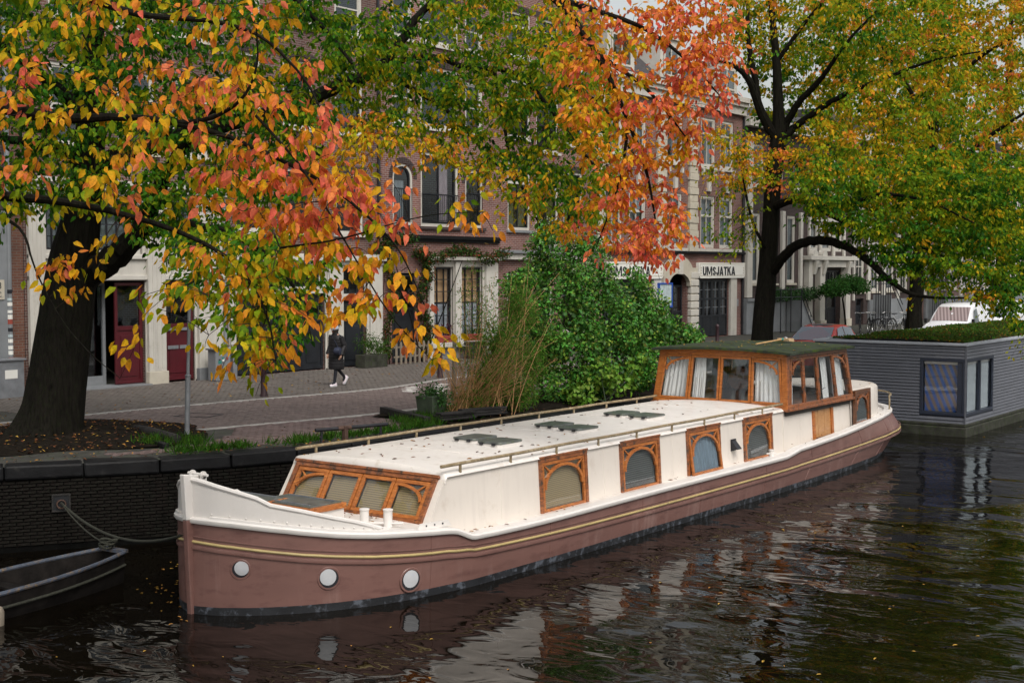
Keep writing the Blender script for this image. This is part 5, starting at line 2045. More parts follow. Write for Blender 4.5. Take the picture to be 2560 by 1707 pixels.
trim(h4, 'pilaster', 'house_white', (FX + .05, FX + .15, 27.42, 28.15, 1.5, 5.0))
trim(h4, 'pilaster', 'house_white', (FX + .05, FX + .15, 25.62, 25.96, 1.95, 5.0))
trim(h4, 'pilaster', 'house_white', (FX + .05, FX + .15, 24.16, 24.40, 1.5, 5.0))
trim(h4, 'sill', 'house_white', (FX + .02, FX + .24, 24.2, 27.45, 1.90, 2.08))
trim(h4, 'plinth', 'zinc', (FX, FX + .07, 24.15, 28.2, 1.46, 1.90))
trim(h4, 'cornice', 'house_white', (FX + .05, FX + .25, 24.1, 28.25, 5.05, 5.17))
for a in gw[:2]:
    window(h4, *a, cols=3, rows=6, fw=.03, sw=.06, thin=.035, curtain=[(0, 1, .52, 1.0, 'paper_blind'), (0, 1, 0, .50, 'lace')], glass_='glass')
panel_door(h4, 22.35, 23.55, 1.5, 4.55, 'black_paint', FX - .1, .4)
for i, y in enumerate((24.95, 26.6)):
    fbx = thing('window_box', ('terracotta window box with purple plants on the white sill', 'terracotta window box with low green plants nearest the bamboo')[i], 'planter', (FX + .15, y, 2.08))
    m = MB()
    m.hexa([(FX + .04, y - .42, 2.085), (FX + .20, y - .42, 2.085), (FX + .20, y + .42, 2.085), (FX + .04, y + .42, 2.085), (FX + .02, y - .46, 2.33), (FX + .23, y - .46, 2.33), (FX + .23, y + .46, 2.33), (FX + .02, y + .46, 2.33)])
    m.build('trough', 'terracotta', fbx, bevel=.01)
    n = 150
    P = np.stack([np.full(n, FX + .13) + rng.normal(0, .05, n), y + rng.uniform(-.42, .42, n), 2.32 + rng.random(n) * (.42 if i == 0 else .15)], 1)
    leaves('foliage', P, rng.normal(0, 1, (n, 3)) + np.array((.3, 0, .8)), rng.normal(0, 1, (n, 3)), rng.uniform(.06, .12, n), rng.uniform(.03, .06, n), jitter((.10, .012, .035) if i == 0 else (.05, .10, .02), n, .5), 'leaf', fbx, LEAF4)

# ---- brick house with tall curtained windows
fw_ = [(28.93, 30.40, 6.25, 8.86), (30.80, 32.32, 5.62, 8.72), (32.70, 34.05, 6.25, 8.7)]
up = [(28.93, 30.40, 9.8, 12.0), (30.80, 32.32, 9.4, 12.0), (32.70, 34.05, 9.8, 12.0), (28.93, 30.40, 12.9, 14.6), (30.80, 32.32, 12.9, 14.6), (32.70, 34.05, 12.9, 14.6)]
gr = [(28.9, 30.3, 2.2, 4.6), (30.9, 31.9, 1.46, 4.6), (32.6, 34.2, 2.2, 4.6)]
h5 = house('brick house with tall olive-curtained windows behind the bamboo and bush', 28.3, 35.0, 15.4, 'brick_red', H(*fw_, *up, *gr))
window(h5, *fw_[0], transom=.70, cols=2, sill='zinc', fw=.10, curtain=[(0, .42, 0, 1, 'curtain_olive'), (.58, 1, 0, 1, 'curtain_olive')])
window(h5, *fw_[1], transom=.74, cols=2, sill='zinc', fw=.10, rail=1.05, curtain=[(.6, 1, 0, 1, 'curtain_olive')])
window(h5, *fw_[2], transom=.72, cols=2, sill='zinc', fw=.10, curtain=[(0, .4, 0, 1, 'curtain_olive'), (.6, 1, 0, 1, 'curtain_olive')])
for a in fw_:
    lintel(h5, a[0], a[1], a[3])
for a in up:
    window(h5, *a, transom=.68, cols=2, sill='house_white', rail=(1.0 if a[2] < 9.6 else False))
    lintel(h5, a[0], a[1], a[3])
for a in gr:
    window(h5, *a, cols=2, rows=2, sill='house_white')
trim(h5, 'cornice', 'house_white', (FX, FX + .20, 28.4, 34.9, 5.10, 5.34))
trim(h5, 'gutter', 'zinc', (FX, FX + .30, 28.38, 34.92, 5.34, 5.46))
downpipe(h5, 34.90, 5.5, 15, 'zinc', .06)

# ---- the shop house with the lettered fascias
s2 = [(35.75, 37.15, 9.6, 11.95), (37.72, 39.1, 9.6, 11.95), (40.92, 42.34, 9.6, 11.95), (44.12, 45.52, 9.6, 11.95), (46.02, 47.38, 9.6, 11.95)]
s1 = [(a, b, 5.75, 8.25) for a, b, _, _ in s2]
at_ = [(36.6, 38.2, 13.55, 14.9), (41.0, 42.3, 13.55, 15.0), (46.2, 47.9, 13.55, 14.6)]
gd = [(35.6, 39.6, 1.46, 4.25), (40.85, 42.85, 1.46, 4.55), (43.75, 47.0, 1.46, 4.27)]
h6 = house('brick shop house with cream pilasters and black-lettered fascias', 35.0, 48.45, 13.2, 'brick_red', H(*s2, *s1, *gd), roof=2.3)
for a in s2:
    window(h6, *a, frame='house_white', sash='house_white', cols=2, transom=.68, fw=.12, sill='house_white', curtain=[(.55, 1, 0, .6, 'curtain_grey')])
    trim(h6, 'sill_bracket', 'house_white', (FX, FX + .14, a[0] + .05, a[0] + .2, a[2] - .42, a[2] - .1), (FX, FX + .14, a[1] - .2, a[1] - .05, a[2] - .42, a[2] - .1))
    trim(h6, 'keystone', 'house_white', (FX, FX + .13, (a[0] + a[1]) / 2 - .14, (a[0] + a[1]) / 2 + .14, 8.45, 9.1))
for a in s1:
    window(h6, *a, frame='house_white', sash='house_white', cols=2, transom=.62, fw=.12, curtain=[(0, 1, 0, 1, 'curtain_grey')])
for (a, b) in ((39.95, 40.72), (42.85, 43.68), (35.05, 35.6)):
    for k in range(22):
        z = 5.55 + k * .335
        m = MB()
        m.box(FX, FX + (.13 if k % 2 else .16), a + (.04 if k % 2 else 0), b - (.04 if k % 2 else 0), z, z + .325)
        m.build('quoin', 'stone_trim', h6, bevel=.02)
trim(h6, 'string_course', 'coping', (FX, FX + .22, 35.02, 48.42, 5.46, 5.58))
trim(h6, 'apron_band', 'house_white', (FX, FX + .05, 35.05, 48.4, 5.58, 5.72))
trim(h6, 'cornice', 'house_white', (FX, FX + .20, 35.02, 48.42, 12.35, 12.95), (FX, FX + .42, 35.0, 48.45, 12.95, 13.2), (FX, FX + .32, 35.0, 48.45, 12.75, 12.95))
for (y0_, y1_, z0_, z1_) in at_:
    m = MB()
    m.box(FX - 1.9, FX - .25, y0_ - .3, y1_ + .3, 13.2, z1_ + .25)
    m.pprism(frame_of((FX - 1.9, 0, 0), (0, 1, 0), (0, 0, 1), (1, 0, 0)), [(y0_ - .4, z1_ + .25), (y1_ + .4, z1_ + .25), ((y0_ + y1_) / 2, z1_ + .75)], 0, 1.75)
    dmr = m.build('dormer', 'house_white', h6)
    m = MB()
    pl = fpl(FX - .24)
    m.pbox(pl, y0_, y1_, z0_, z1_, 0, .012)
    m.build('pane', 'glass_car', dmr)
    m = MB()
    m.pring(pl, y0_, y1_, z0_, z1_, .09, 0, .05)
    m.pbox(pl, (y0_ + y1_) / 2 - .03, (y0_ + y1_) / 2 + .03, z0_, z1_, 0, .045)
    m.build('dormer_frame', 'house_white', dmr)
m = MB()
m.box(FX - 4, FX - 3.2, 38.9, 39.9, 14.5, 16.6)
m.build('chimney', 'brick_dark', h6)
def fascia_letters(word, pl, hgt, wid, par):
    """heavy condensed capitals, one mesh each"""
    WD = {'U': 1.0, 'M': 1.45, 'S': 1.0, 'J': .82, 'A': 1.12, 'T': .95, 'K': 1.08}
    unit = wid / sum(WD[c] for c in word)
    pos = 0.0
    h, t, u = hgt, unit * .27, hgt * .19
    for i, ch in enumerate(word):
        o, A, B, N = pl
        q = (o + A * pos, A, B, N)
        w = unit * (WD[ch] - .13)
        pos += unit * WD[ch]
        m = MB()
        S = lambda *p: m.pprism(q, list(p), 0, .014)
        def bowl(flip=1, a0=0.0, a1=w, b=0.0, hh=h * .5):
            out_, inn = arch_pts(a0, a1, b, b - flip * hh, 10), arch_pts(a0 + t, a1 - t, b, b - flip * (hh - u), 10)
            m.pstrip(q, inn, out_, 0, .014)
        if ch == 'U':
            S((0, h * .38), (t, h * .38), (t, h), (0, h))
            S((w - t, h * .38), (w, h * .38), (w, h), (w - t, h))
            bowl(1, b=h * .38, hh=h * .38)
        elif ch == 'M':
            S((0, 0), (t * .8, 0), (t * .8, h), (0, h))
            S((w - t * .8, 0), (w, 0), (w, h), (w - t * .8, h))
            S((t * .35, h), (t * 1.15, h), (w / 2 + t * .3, h * .12), (w / 2 - t * .3, h * .12))
            S((w - t * .35, h), (w / 2 + t * .3, h * .12), (w / 2 - t * .3, h * .12), (w - t * 1.15, h))
        elif ch == 'S':
            P1 = [(w * .95, h * .74), (w * .82, h * .90), (w * .5, h * .985), (w * .18, h * .90), (w * .02, h * .72), (w * .14, h * .55), (w * .5, h * .46)]
            P2 = [(w * .66, h * .70), (w * .62, h * .78), (w * .5, h * .82), (w * .36, h * .78), (w * .34, h * .72), (w * .42, h * .66), (w * .62, h * .58)]
            m.pstrip(q, P1, P2, 0, .014)
            m.pstrip(q, [(w - a_, h - b_) for a_, b_ in P1], [(w - a_, h - b_) for a_, b_ in P2], 0, .014)
        elif ch == 'J':
            S((w - t, h * .36), (w, h * .36), (w, h), (w - t, h))
            bowl(1, b=h * .36, hh=h * .36)
        elif ch == 'A':
            S((0, 0), (t, 0), (w / 2 + t * .45, h), (w / 2 - t * .5, h))
            S((w - t, 0), (w, 0), (w / 2 + t * .5, h), (w / 2 + t * .45, h), (w / 2, h * .78))
            S((w * .28, h * .18), (w * .72, h * .18), (w * .66, h * .36), (w * .34, h * .36))
        elif ch == 'T':
            S((0, h - u), (w, h - u), (w, h), (0, h))
            S((w / 2 - t / 2, 0), (w / 2 + t / 2, 0), (w / 2 + t / 2, h - u), (w / 2 - t / 2, h - u))
        elif ch == 'K':
            S((0, 0), (t, 0), (t, h), (0, h))
            S((t, h * .38), (t, h * .68), (w - t * 1.15, h), (w, h))
            S((w - t * 1.1, 0), (w + t * .05, 0), (w * .58, h * .72), (w * .40, h * .50))
        m.build('letter', 'letter_black', par)


# shop front: two lettered boards, arched entrance between, rusticated piers
pl = fpl(FX + .20)
for i, (a, b) in enumerate(((35.7, 40.35), (43.70, 48.40))):
    m = MB()
    m.pprism(pl, [(a, 4.42), (a + .12, 4.30), (b - .12, 4.30), (b, 4.42), (b, 5.05), (a, 5.05)], -.20, 0)
    bd = m.build('shop_fascia', 'sign_white', h6, bevel=.012)
    m = MB()
    m.pring(pl, a + .05, b - .05, 4.42, 5.0, .025, 0, .008)
    m.build('fascia_rule', 'stone_trim', bd)
    ty = (35.92, 44.02)[i]
    fascia_letters('UMSJATKA', frame_of((FX + .203, ty, 4.44), (0, 1, 0), (0, 0, 1), (1, 0, 0)), .42, 3.32, bd)
    m = MB()
    for yy_ in (a + .16, b - .2):
        for z in (4.55, 4.68, 4.80):
            m.lathe([(.045, 0), (.03, .015)], (FX + .20, yy_, z), 10, (1, 0, 0))
    m.build('fascia_rosette', 'stone_trim', bd)
# arched portal
m = MB()
oa, ia = arch_pts(40.4, 43.3, 4.05, 5.35, 12), arch_pts(40.88, 42.82, 3.95, 4.55, 12)
m.pstrip(fpl(FX + .0), ia, oa, 0, .20)
m.box(FX, FX + .18, 40.40, 40.86, 1.46, 4.02)
m.build('portal', 'stone_trim', h6)
trim(h6, 'portal_keystone', 'house_white', (FX + .15, FX + .28, 41.66, 42.04, 4.50, 5.42))
for k in range(9):
    z = 1.5 + k * .35
    m = MB()
    m.box(FX, FX + .22, 42.90, 43.66, z, z + .30)
    m.build('rusticated_block', 'house_white', h6, bevel=.03)
trim(h6, 'pier_core', 'stone_trim', (FX, FX + .16, 42.94, 43.62, 1.46, 4.8))
panel_door(h6, 41.85, 42.8, 1.5, 4.0, 'black_paint', FX - .25, .5)
m = MB()
for k in range(11):
    m.box(FX - .24, FX - .20, 40.95 + k * .085, 40.97 + k * .085, 1.6, 4.0)
m.build('entrance_grille', 'black_paint', h6)
m = MB()
m.box(FX - .30, FX - .27, 40.9, 41.85, 1.5, 4.1)
m.build('entrance_panel', 'deal', h6)


def garage(h, y0, y1, z0, z1, leaves_n=4):
    for k in range(leaves_n):
        a, b = y0 + (y1 - y0) * k / leaves_n + .005, y0 + (y1 - y0) * (k + 1) / leaves_n - .005
        pl = fpl(FX - .08)
        m = MB()
        m.pring(pl, a, b, z0, z1, .10, -.03, .03)
        zs_ = [z0 + .1, z0 + (z1 - z0) * .36, z0 + (z1 - z0) * .66, z1 - .1]
        m.pbox(pl, a + .1, b - .1, zs_[0], zs_[1], -.03, .01)
        m.pbox(pl, a + .1, b - .1, zs_[1] - .05, zs_[1] + .05, -.03, .03)
        m.pbox(pl, a + .1, b - .1, zs_[2] - .05, zs_[2] + .05, -.03, .03)
        d = m.build('garage_door', 'black_paint', h, bevel=.006)
        m = MB()
        for (q0, q1) in ((zs_[1] + .05, zs_[2] - .05), (zs_[2] + .05, zs_[3])):
            m.pbox(pl, a + .1, b - .1, q0, q1, -.012, -.008)
        m.build('pane', 'glass_dark', d)
        m = MB()
        c_ = (a + b) / 2
        for (q0, q1) in ((zs_[1] + .05, zs_[2] - .05), (zs_[2] + .05, zs_[3])):
            m.pbox(pl, c_ - .012, c_ + .012, q0, q1, -.02, .015)
            m.pbox(pl, a + .1, b - .1, (q0 + q1) / 2 - .012, (q0 + q1) / 2 + .012, -.02, .014)
        m.build('glazing_bars', 'galvanised', d)


garage(h6, 43.78, 46.97, 1.5, 4.24)
garage(h6, 35.65, 39.55, 1.5, 4.24)
trim(h6, 'pier', 'house_white', (FX, FX + .14, 47.02, 47.65, 1.46, 4.3))
trim(h6, 'pier', 'house_white', (FX, FX + .14, 39.62, 40.3, 1.46, 4.3))
m = MB()
m.box(FX + .01, FX + .06, 47.75, 47.98, 2.9, 3.25)
m.build('doorbell_panel', 'zinc', h6)
downpipe(h6, 48.36, 1.46, 12.3, 'steel_dark', .06)
ps = thing('poster_case', 'blue-framed poster case on the shop wall behind the bush', 'poster case', (FX + .3, 40.5, 3.5))
m = MB()
pl = fpl(FX + .20)
m.pring(pl, 39.92, 41.12, 3.0, 4.12, .07, -.19, .05)
m.build('frame', 'poster_blue', ps)
m = MB()
m.pbox(pl, 39.98, 41.06, 3.06, 4.06, -.15, .02)
m.build('sheet', 'poster_pale', ps)

# ---- neoclassical house with the white portal
t1 = [(49.5, 50.4, 4.0, 7.6), (51.3, 52.4, 4.0, 7.6), (53.6, 54.6, 4.0, 7.6)]
pw = [(56.4, 57.6, 5.75, 7.25), (57.9, 59.4, 5.75, 7.25), (59.7, 60.9, 5.75, 7.25)]
up = [(a, a + 1.15, z, z + 2.1) for z in (9.0,) for a in (49.6, 51.9, 54.2, 56.5, 58.8, 60.9)]
pd = [(57.9, 60.7, 1.46, 4.7), (53.9, 55.0, 1.46, 2.7)]
h7 = house('dark brick house with a carved white doorway portal and hedge', 48.45, 62.4, 12.4, 'brick_dark', H(*t1, *pw, *up, *pd), roof=1.2)
for a in t1:
    window(h7, *a, frame='house_white', sash='house_white', rows=2, fw=.12, sill='stone_trim', curtain=[(0, 1, 0, 1, 'curtain_grey')])
for a in pw:
    window(h7, *a, frame='house_white', sash='house_white', rows=2, fw=.14, curtain=[(0, 1, 0, 1, 'curtain_grey')], glass_='glass')
for a in up:
    window(h7, *a, frame='house_white', sash='house_white', rows=2, sill='stone_trim')
trim(h7, 'bay_frame', 'house_white', (FX, FX + .12, 56.15, 56.38, 5.5, 7.4), (FX, FX + .12, 57.62, 57.88, 5.5, 7.4), (FX, FX + .12, 59.42, 59.68, 5.5, 7.4), (FX, FX + .12, 60.92, 61.15, 5.5, 7.4), (FX, FX + .16, 56.1, 61.2, 7.4, 7.6))
trim(h7, 'portal_entablature', 'house_white', (FX, FX + .55, 55.5, 62.1, 5.25, 5.48), (FX, FX + .35, 55.7, 61.9, 4.85, 5.25))
for y in (56.3, 57.55, 60.9):
    m = MB()
    m.hexa([(FX + .3, y - .15, 4.45), (FX + .42, y - .15, 4.45), (FX + .42, y + .15, 4.45), (FX + .3, y + .15, 4.45), (FX + .3, y - .18, 5.2), (FX + .6, y - .18, 5.2), (FX + .6, y + .18, 5.2), (FX + .3, y + .18, 5.2)])
    m.build('portal_bracket', 'house_white', h7, bevel=.02)
m = MB()
for y in (56.3, 57.55):
    m.lathe([(.32, -.15), (.32, .15)], (FX + .3, y, 5.5), 14, (1, 0, 0))
m.build('portal_scroll', 'house_white', h7)
for (a, b) in ((55.7, 56.2), (57.2, 57.85), (60.75, 61.4)):
    trim(h7, 'portal_column', 'house_white', (FX, FX + .34, a, b, 1.9, 4.85))
    trim(h7, 'column_base', 'stone_trim', (FX, FX + .42, a - .06, b + .06, 1.46, 1.9))
panel_door(h7, 58.0, 59.3, 1.5, 4.0, 'black_paint', FX - .25, .6)
panel_door(h7, 59.3, 60.6, 1.5, 4.0, 'black_paint', FX - .25, .6)
window(h7, 57.95, 60.65, 4.0, 4.68, frame='black_paint', cols=6, fw=.05)
trim(h7, 'plinth', 'zinc', (FX, FX + .25, 48.5, 53.8, 1.46, 3.1), (FX, FX + .32, 48.5, 53.85, 3.1, 3.25))
trim(h7, 'white_strip', 'house_white', (FX, FX + .18, 48.7, 49.25, 3.3, 11.5), (FX, FX + .15, 52.75, 53.1, 3.3, 7.8), (FX, FX + .15, 55.0, 55.3, 3.3, 7.8))
trim(h7, 'cornice', 'house_white', (FX, FX + .4, 48.47, 62.38, 11.9, 12.4))
panel_door(h7, 53.95, 54.95, 1.5, 2.65, 'black_paint', FX - .15, .3)
m = MB()
pts_ = [(FX + 1.3, 49.4), (FX + 1.3, 53.2)]
for z in (3.7, 3.3):
    m.tube([(FX + 1.2, 49.2, z), (FX + 1.2, 52.9, z), (FX + 1.2, 54.2, z - 1.5)], .025, 6)
for y in (49.2, 50.4, 51.6, 52.9):
    m.tube([(FX + 1.2, y, 1.46), (FX + 1.2, y, 3.75)], .03, 6)
m.build('stair_railing', 'black_paint', h7)
m = MB()
for k in range(8):
    m.box(FX + .3, FX + 1.15, 53.0 + k * .24, 53.24 + k * .24, 1.46, 3.1 - k * .2)
m.build('stoop', 'zinc', h7)

# ---- the darker houses further along
def far_house(label, y0, y1, ztop, mat, bays, steps=True, frame='house_white', wall2=None):
    ws = []
    bw = (y1 - y0) / bays
    for z0, z1 in ((3.4, 6.4), (7.6, 10.0), (11.0, 12.9)):
        if z1 > ztop - .6:
            continue
        for k in range(bays):
            c_ = y0 + bw * (k + .5)
            ws.append((c_ - .62, c_ + .62, z0, z1))
    dk = (y0 + bw * .5 - .6, y0 + bw * .5 + .6, 1.46, 3.0)
    h = house(label, y0, y1, ztop, mat, H(*ws, dk), roof=1.5)
    for i, a in enumerate(ws):
        window(h, *a, frame=frame, sash=frame, rows=2, cols=2, fw=.13, sill='stone_trim', curtain=[(0, 1, 0, 1, 'curtain_grey')] if i % 3 else None)
    panel_door(h, *dk, 'black_paint', FX - .2, .3)
    trim(h, 'plinth', 'zinc', (FX, FX + .16, y0 + bw, y1 - .1, 1.46, 2.9))
    trim(h, 'cornice', 'house_white', (FX, FX + .4, y0 + .02, y1 - .02, ztop - .5, ztop))
    for k in range(bays + 1):
        yy_ = y0 + bw * k
        trim(h, 'pilaster', 'house_white', (FX, FX + .12, max(y0 + .02, yy_ - .2), min(y1 - .02, yy_ + .2), 2.9, ztop - .5))
    if steps:
        m = MB()
        for k in range(7):
            m.box(FX + .16, FX + 1.2, y0 + bw * 1.2 + k * .28, y0 + bw * 1.2 + (k + 1) * .28, 1.46, 3.2 - k * .24)
        m.build('stoop', 'zinc', h)
        m = MB()
        for z in (3.9, 4.3):
            m.tube([(FX + 1.25, y0 + .6, z), (FX + 1.25, y0 + bw * 1.2, z), (FX + 1.25, y0 + bw * 1.2 + 2.0, z - 1.7)], .03, 6)
        for k in range(7):
            yy_ = y0 + .6 + k * (bw * 1.2 - .6) / 6
            m.tube([(FX + 1.25, yy_, 1.46), (FX + 1.25, yy_, 4.35)], .028, 6)
        m.build('stair_railing', 'black_paint', h)
    return h


far_house('dark brick house with white columns and iron stair rails behind the bicycles', 62.4, 72.0, 12.8, 'brick_dark', 4)
far_house('house with broad white window frames behind the far tree trunk', 72.0, 84.0, 13.2, 'brick_brown', 5)
far_house('dark house behind the white vans under the trees', 84.0, 97.0, 13.0, 'brick_dark', 5)
far_house('brick house beyond the vans at the right edge', 97.0, 112.0, 13.5, 'brick_brown', 6, False)
far_house('farthest brick house hidden in the right-hand trees', 112.0, 140.0, 13.0, 'brick_dark', 9, False)

# ================================================================ trees and plants
PAL_T = [0.0, .22, .42, .56, .70, .84, 1.0]
PAL_C = np.array([(.014, .055, .006), (.050, .185, .010), (.29, .37, .010), (.76, .46, .015), (.88, .31, .028), (.88, .21, .11), (.62, .06, .07)])


def palette(q):
    q = np.clip(q, 0, 1)
    return np.stack([np.interp(q, PAL_T, PAL_C[:, k]) for k in range(3)], 1)


_ph = rng.uniform(0, 6.28, (6, 3))
_kk = rng.normal(0, 1, (6, 3))


def wob(P, scale):
    s_ = np.zeros(len(P))
    for k in range(6):
        s_ += np.sin((P @ _kk[k]) * scale * (1 + .35 * k) + _ph[k, 0])
    return s_ / 6


def in_poly(x, y, poly):
    c_ = False
    n_ = len(poly)
    for i in range(n_):
        x0, y0 = poly[i]
        x1, y1 = poly[(i + 1) % n_]
        if (y0 > y) != (y1 > y) and x < (x1 - x0) * (y - y0) / (y1 - y0) + x0:
            c_ = not c_
    return c_


def sample_region(poly, d0, d1, n, soft=25):
    xs_, ys_ = [p[0] for p in poly], [p[1] for p in poly]
    out = []
    while len(out) < n:
        x, y = rng.uniform(min(xs_) - soft, max(xs_) + soft), rng.uniform(min(ys_) - soft, max(ys_) + soft)
        if in_poly(x + rng.normal(0, soft), y + rng.normal(0, soft), poly):
            out.append(at(x, y, rng.uniform(d0, d1)))
    return np.array(out)


class Tree:
    def __init__(s, label, base, group='trees along the quay'):
        s.o = thing('canal_tree', label, 'tree', base, group=group)
        s.base = np.array(base)
        s.nodes, s.rad = [], []
        s.tw = MB()
        s.P, s.D, s.N, s.L, s.q = [], [], [], [], []

    def limb(s, pts, name='limb', n=9, rough=.05):
        P = np.array([at(*p[:3]) for p in pts])
        r_ = np.array([p[3] for p in pts])
        k = np.arange(len(P))
        kk = np.linspace(0, len(P) - 1, len(P) * 4)
        # smooth the course of the limb
        Q = np.stack([np.interp(kk, k, P[:, i]) for i in range(3)], 1)
        rr = np.interp(kk, k, r_)
        for _ in range(3):
            Q[1:-1] = (Q[:-2] + 2 * Q[1:-1] + Q[2:]) / 4
        Q[1:-1] += rng.normal(0, 1, (len(Q) - 2, 3)) * rr[1:-1, None] * rough * 2
        m = MB()
        if name == 'trunk':
            n = 32
            kk2 = np.linspace(0, len(Q) - 1, len(Q) * 3)
            Q2 = np.stack([np.interp(kk2, np.arange(len(Q)), Q[:, i]) for i in range(3)], 1)
            r2 = np.interp(kk2, np.arange(len(Q)), rr)
            for _ in range(8):
                Q2[1:-1] = (Q2[:-2] + 2 * Q2[1:-1] + Q2[2:]) / 4
                r2[1:-1] = (r2[:-2] + 2 * r2[1:-1] + r2[2:]) / 4
            m.tube(Q2, r2, n)
            V = np.array(m.v).reshape(-1, n, 3)
            a = np.linspace(0, 2 * math.pi, n, endpoint=False)[None]
            h = (Q2[:, 2] - s.base[2])[:, None]
            ridge = .030 * np.sin(9 * a + 1.7 * np.sin(1.3 * h)) + .022 * np.sin(15 * a + 2.3 * np.sin(.9 * h + 1)) + .02 * np.sin(2 * a + 1.5 * h)
            flare = .30 * np.exp(-np.maximum(h, 0) / .40) * (.5 + .5 * np.cos(6 * a + .6)) ** 2
            V = Q2[:, None] + (V - Q2[:, None]) * (1 + ridge + flare)[..., None]
            m.v = [tuple(p) for p in V.reshape(-1, 3)]
        else:
            m.tube(Q, rr, n)
        o = m.build(name, 'bark', s.o, smooth=True)
        s.nodes.extend(Q.tolist())
        s.rad.extend(rr.tolist())
        return o

    def sprays(s, T, per, leaf, q, droop=.8, spread=.14, tail=(.3, 1.0), maxr=.016, clump=.10):
        """grow a twig to every target from the nearest wood, with leaves along its outer part"""
        nodes = np.array(s.nodes)
        rad = np.array(s.rad)
        d0 = np.array([np.min(((nodes - t) ** 2).sum(1)) for t in T])
        T = T[np.argsort(d0)]
        NP, NR = [nodes], [rad]
        allP, allR = nodes, rad
        add_p, add_r = [], []
        for i, t in enumerate(T):
            if i % 40 == 0 and add_p:
                allP = np.concatenate([allP, np.array(add_p)])
                allR = np.concatenate([allR, np.array(add_r)])
                add_p, add_r = [], []
            dd = ((allP - t) ** 2).sum(1)
            j = int(np.argmin(dd + .6 * np.maximum(0, allP[:, 2] - t[2] - 1.5)))
            Q = allP[j]
            L = float(np.linalg.norm(t - Q))
            if L < .05:
                continue
            mid = (Q + t) / 2 + np.array((0, 0, .14 * L)) + rng.normal(0, .07 * L, 3)
            tt_ = np.linspace(0, 1, 6)[:, None]
            path = (1 - tt_) ** 2 * Q + 2 * tt_ * (1 - tt_) * mid + tt_ ** 2 * t
            r0 = min(allR[j] * .6, maxr, .004 + .006 * L)
            rr = np.linspace(max(r0, .004), .0028, 6)
            s.tw.tube(path, rr, 4, caps=False)
            add_p.extend(path[2:].tolist())
            add_r.extend(rr[2:].tolist())
            n_ = max(3, int(per * rng.uniform(.6, 1.4)))
            u_ = rng.uniform(tail[0], tail[1], n_) if L < 1.2 else rng.uniform(1 - (1 - tail[0]) * 1.1 / L, 1, n_)
            u_[0] = 1.0
            u_ = np.clip(u_, 0, 1)
            pp_ = (1 - u_[:, None]) ** 2 * Q + 2 * u_[:, None] * (1 - u_[:, None]) * mid + u_[:, None] ** 2 * t
            tdir = t - mid
            tdir = tdir / max(np.linalg.norm(tdir), 1e-6)
            lat = rng.normal(0, 1, (n_, 3))
            lat[:, 2] *= .5
            lat /= np.linalg.norm(lat, axis=1, keepdims=True)
            pos = pp_ + lat * np.abs(rng.normal(0, spread, (n_, 1)))
            D = lat * .7 + tdir * .35 + np.array((0, 0, -droop)) * rng.uniform(.5, 1.4, (n_, 1))
            N = rng.normal(0, .8, (n_, 3)) + np.array((.35, -.55, .55))
            s.P.append(pos)
            s.D.append(D)
            s.N.append(N)
            s.L.append(leaf * rng.uniform(.68, 1.2, n_))
            qq = q(t[None])[0] if callable(q) else q
            s.q.append(np.clip(qq + rng.normal(0, clump) + rng.normal(0, .075, n_), 0, 1))
        s.nodes = np.concatenate([allP, np.array(add_p)]).tolist() if add_p else allP.tolist()
        s.rad = np.concatenate([allR, np.array(add_r)]).tolist() if add_r else allR.tolist()

    def finish(s, tmpl=LEAF7, keep=300, mat='leaf', width=.62, shade=1.0, top=1.0):
        s.tw.build('twigs', 'twig', s.o, kind='stuff')
        P, D, N = np.concatenate(s.P), np.concatenate(s.D), np.concatenate(s.N)
        L, q = np.concatenate(s.L), np.concatenate(s.q)
        q = np.where(q > .84, .84 + (q - .84) * top, q)
        C = palette(q) * rng.uniform(.78, 1.2, (len(q), 1)) * shade
        order = np.argsort(np.linalg.norm(P - CAM, axis=1) / L)
        crown_o = leaves('crown', P[order[keep:]], D[order[keep:]], N[order[keep:]], L[order[keep:]], L[order[keep:]] * width, C[order[keep:]], mat, s.o, tmpl)
        if keep:
            protos = {}
            for i in order[:keep]:
                k = int(q[i] * 20)
                if k not in protos:
                    protos[k] = leaf_proto('leaf', palette(np.array([(k + .5) / 20]))[0] * shade, mat, tmpl)
                leaf_object('leaf', protos[k], P[i], D[i], N[i], L[i], L[i] * width, s.o)
        return crown_o


# ---------------------------------------------------------------- the big tree on the quay
ta = Tree('massive dark-trunked tree standing at the quay edge beside the barge bow', tuple(at(118, 1098, 25.4)))
ta.limb([(112, 1135, 25.4, .84), (116, 1106, 25.4, .72), (122, 1076, 25.4, .64), (134, 1020, 25.4, .57), (150, 900, 25.4, .52), (168, 760, 25.4, .49), (186, 640, 25.4, .46), (206, 540, 25.3, .35), (222, 420, 25.2, .29), (228, 250, 25, .24), (235, 80, 24.8, .19), (240, -150, 24.6, .14)], 'trunk', 18, .0)
ta.limb([(190, 700, 25.4, .30), (250, 672, 25.2, .27), (300, 632, 25, .24), (344, 588, 24.8, .2), (378, 520, 24.6, .16), (420, 420, 24, .12), (480, 330, 23.6, .1), (560, 250, 23, .07), (620, 160, 22.6, .04)])
ta.limb([(218, 440, 25.2, .24), (330, 375, 25, .18), (480, 335, 25.2, .16), (640, 292, 25.6, .15), (780, 250, 26, .14), (850, 214, 26, .135), (945, 184, 26, .125), (995, 115, 26, .10), (1030, 57, 26, .085), (1064, 23, 26, .07), (1130, -50, 26, .05)])
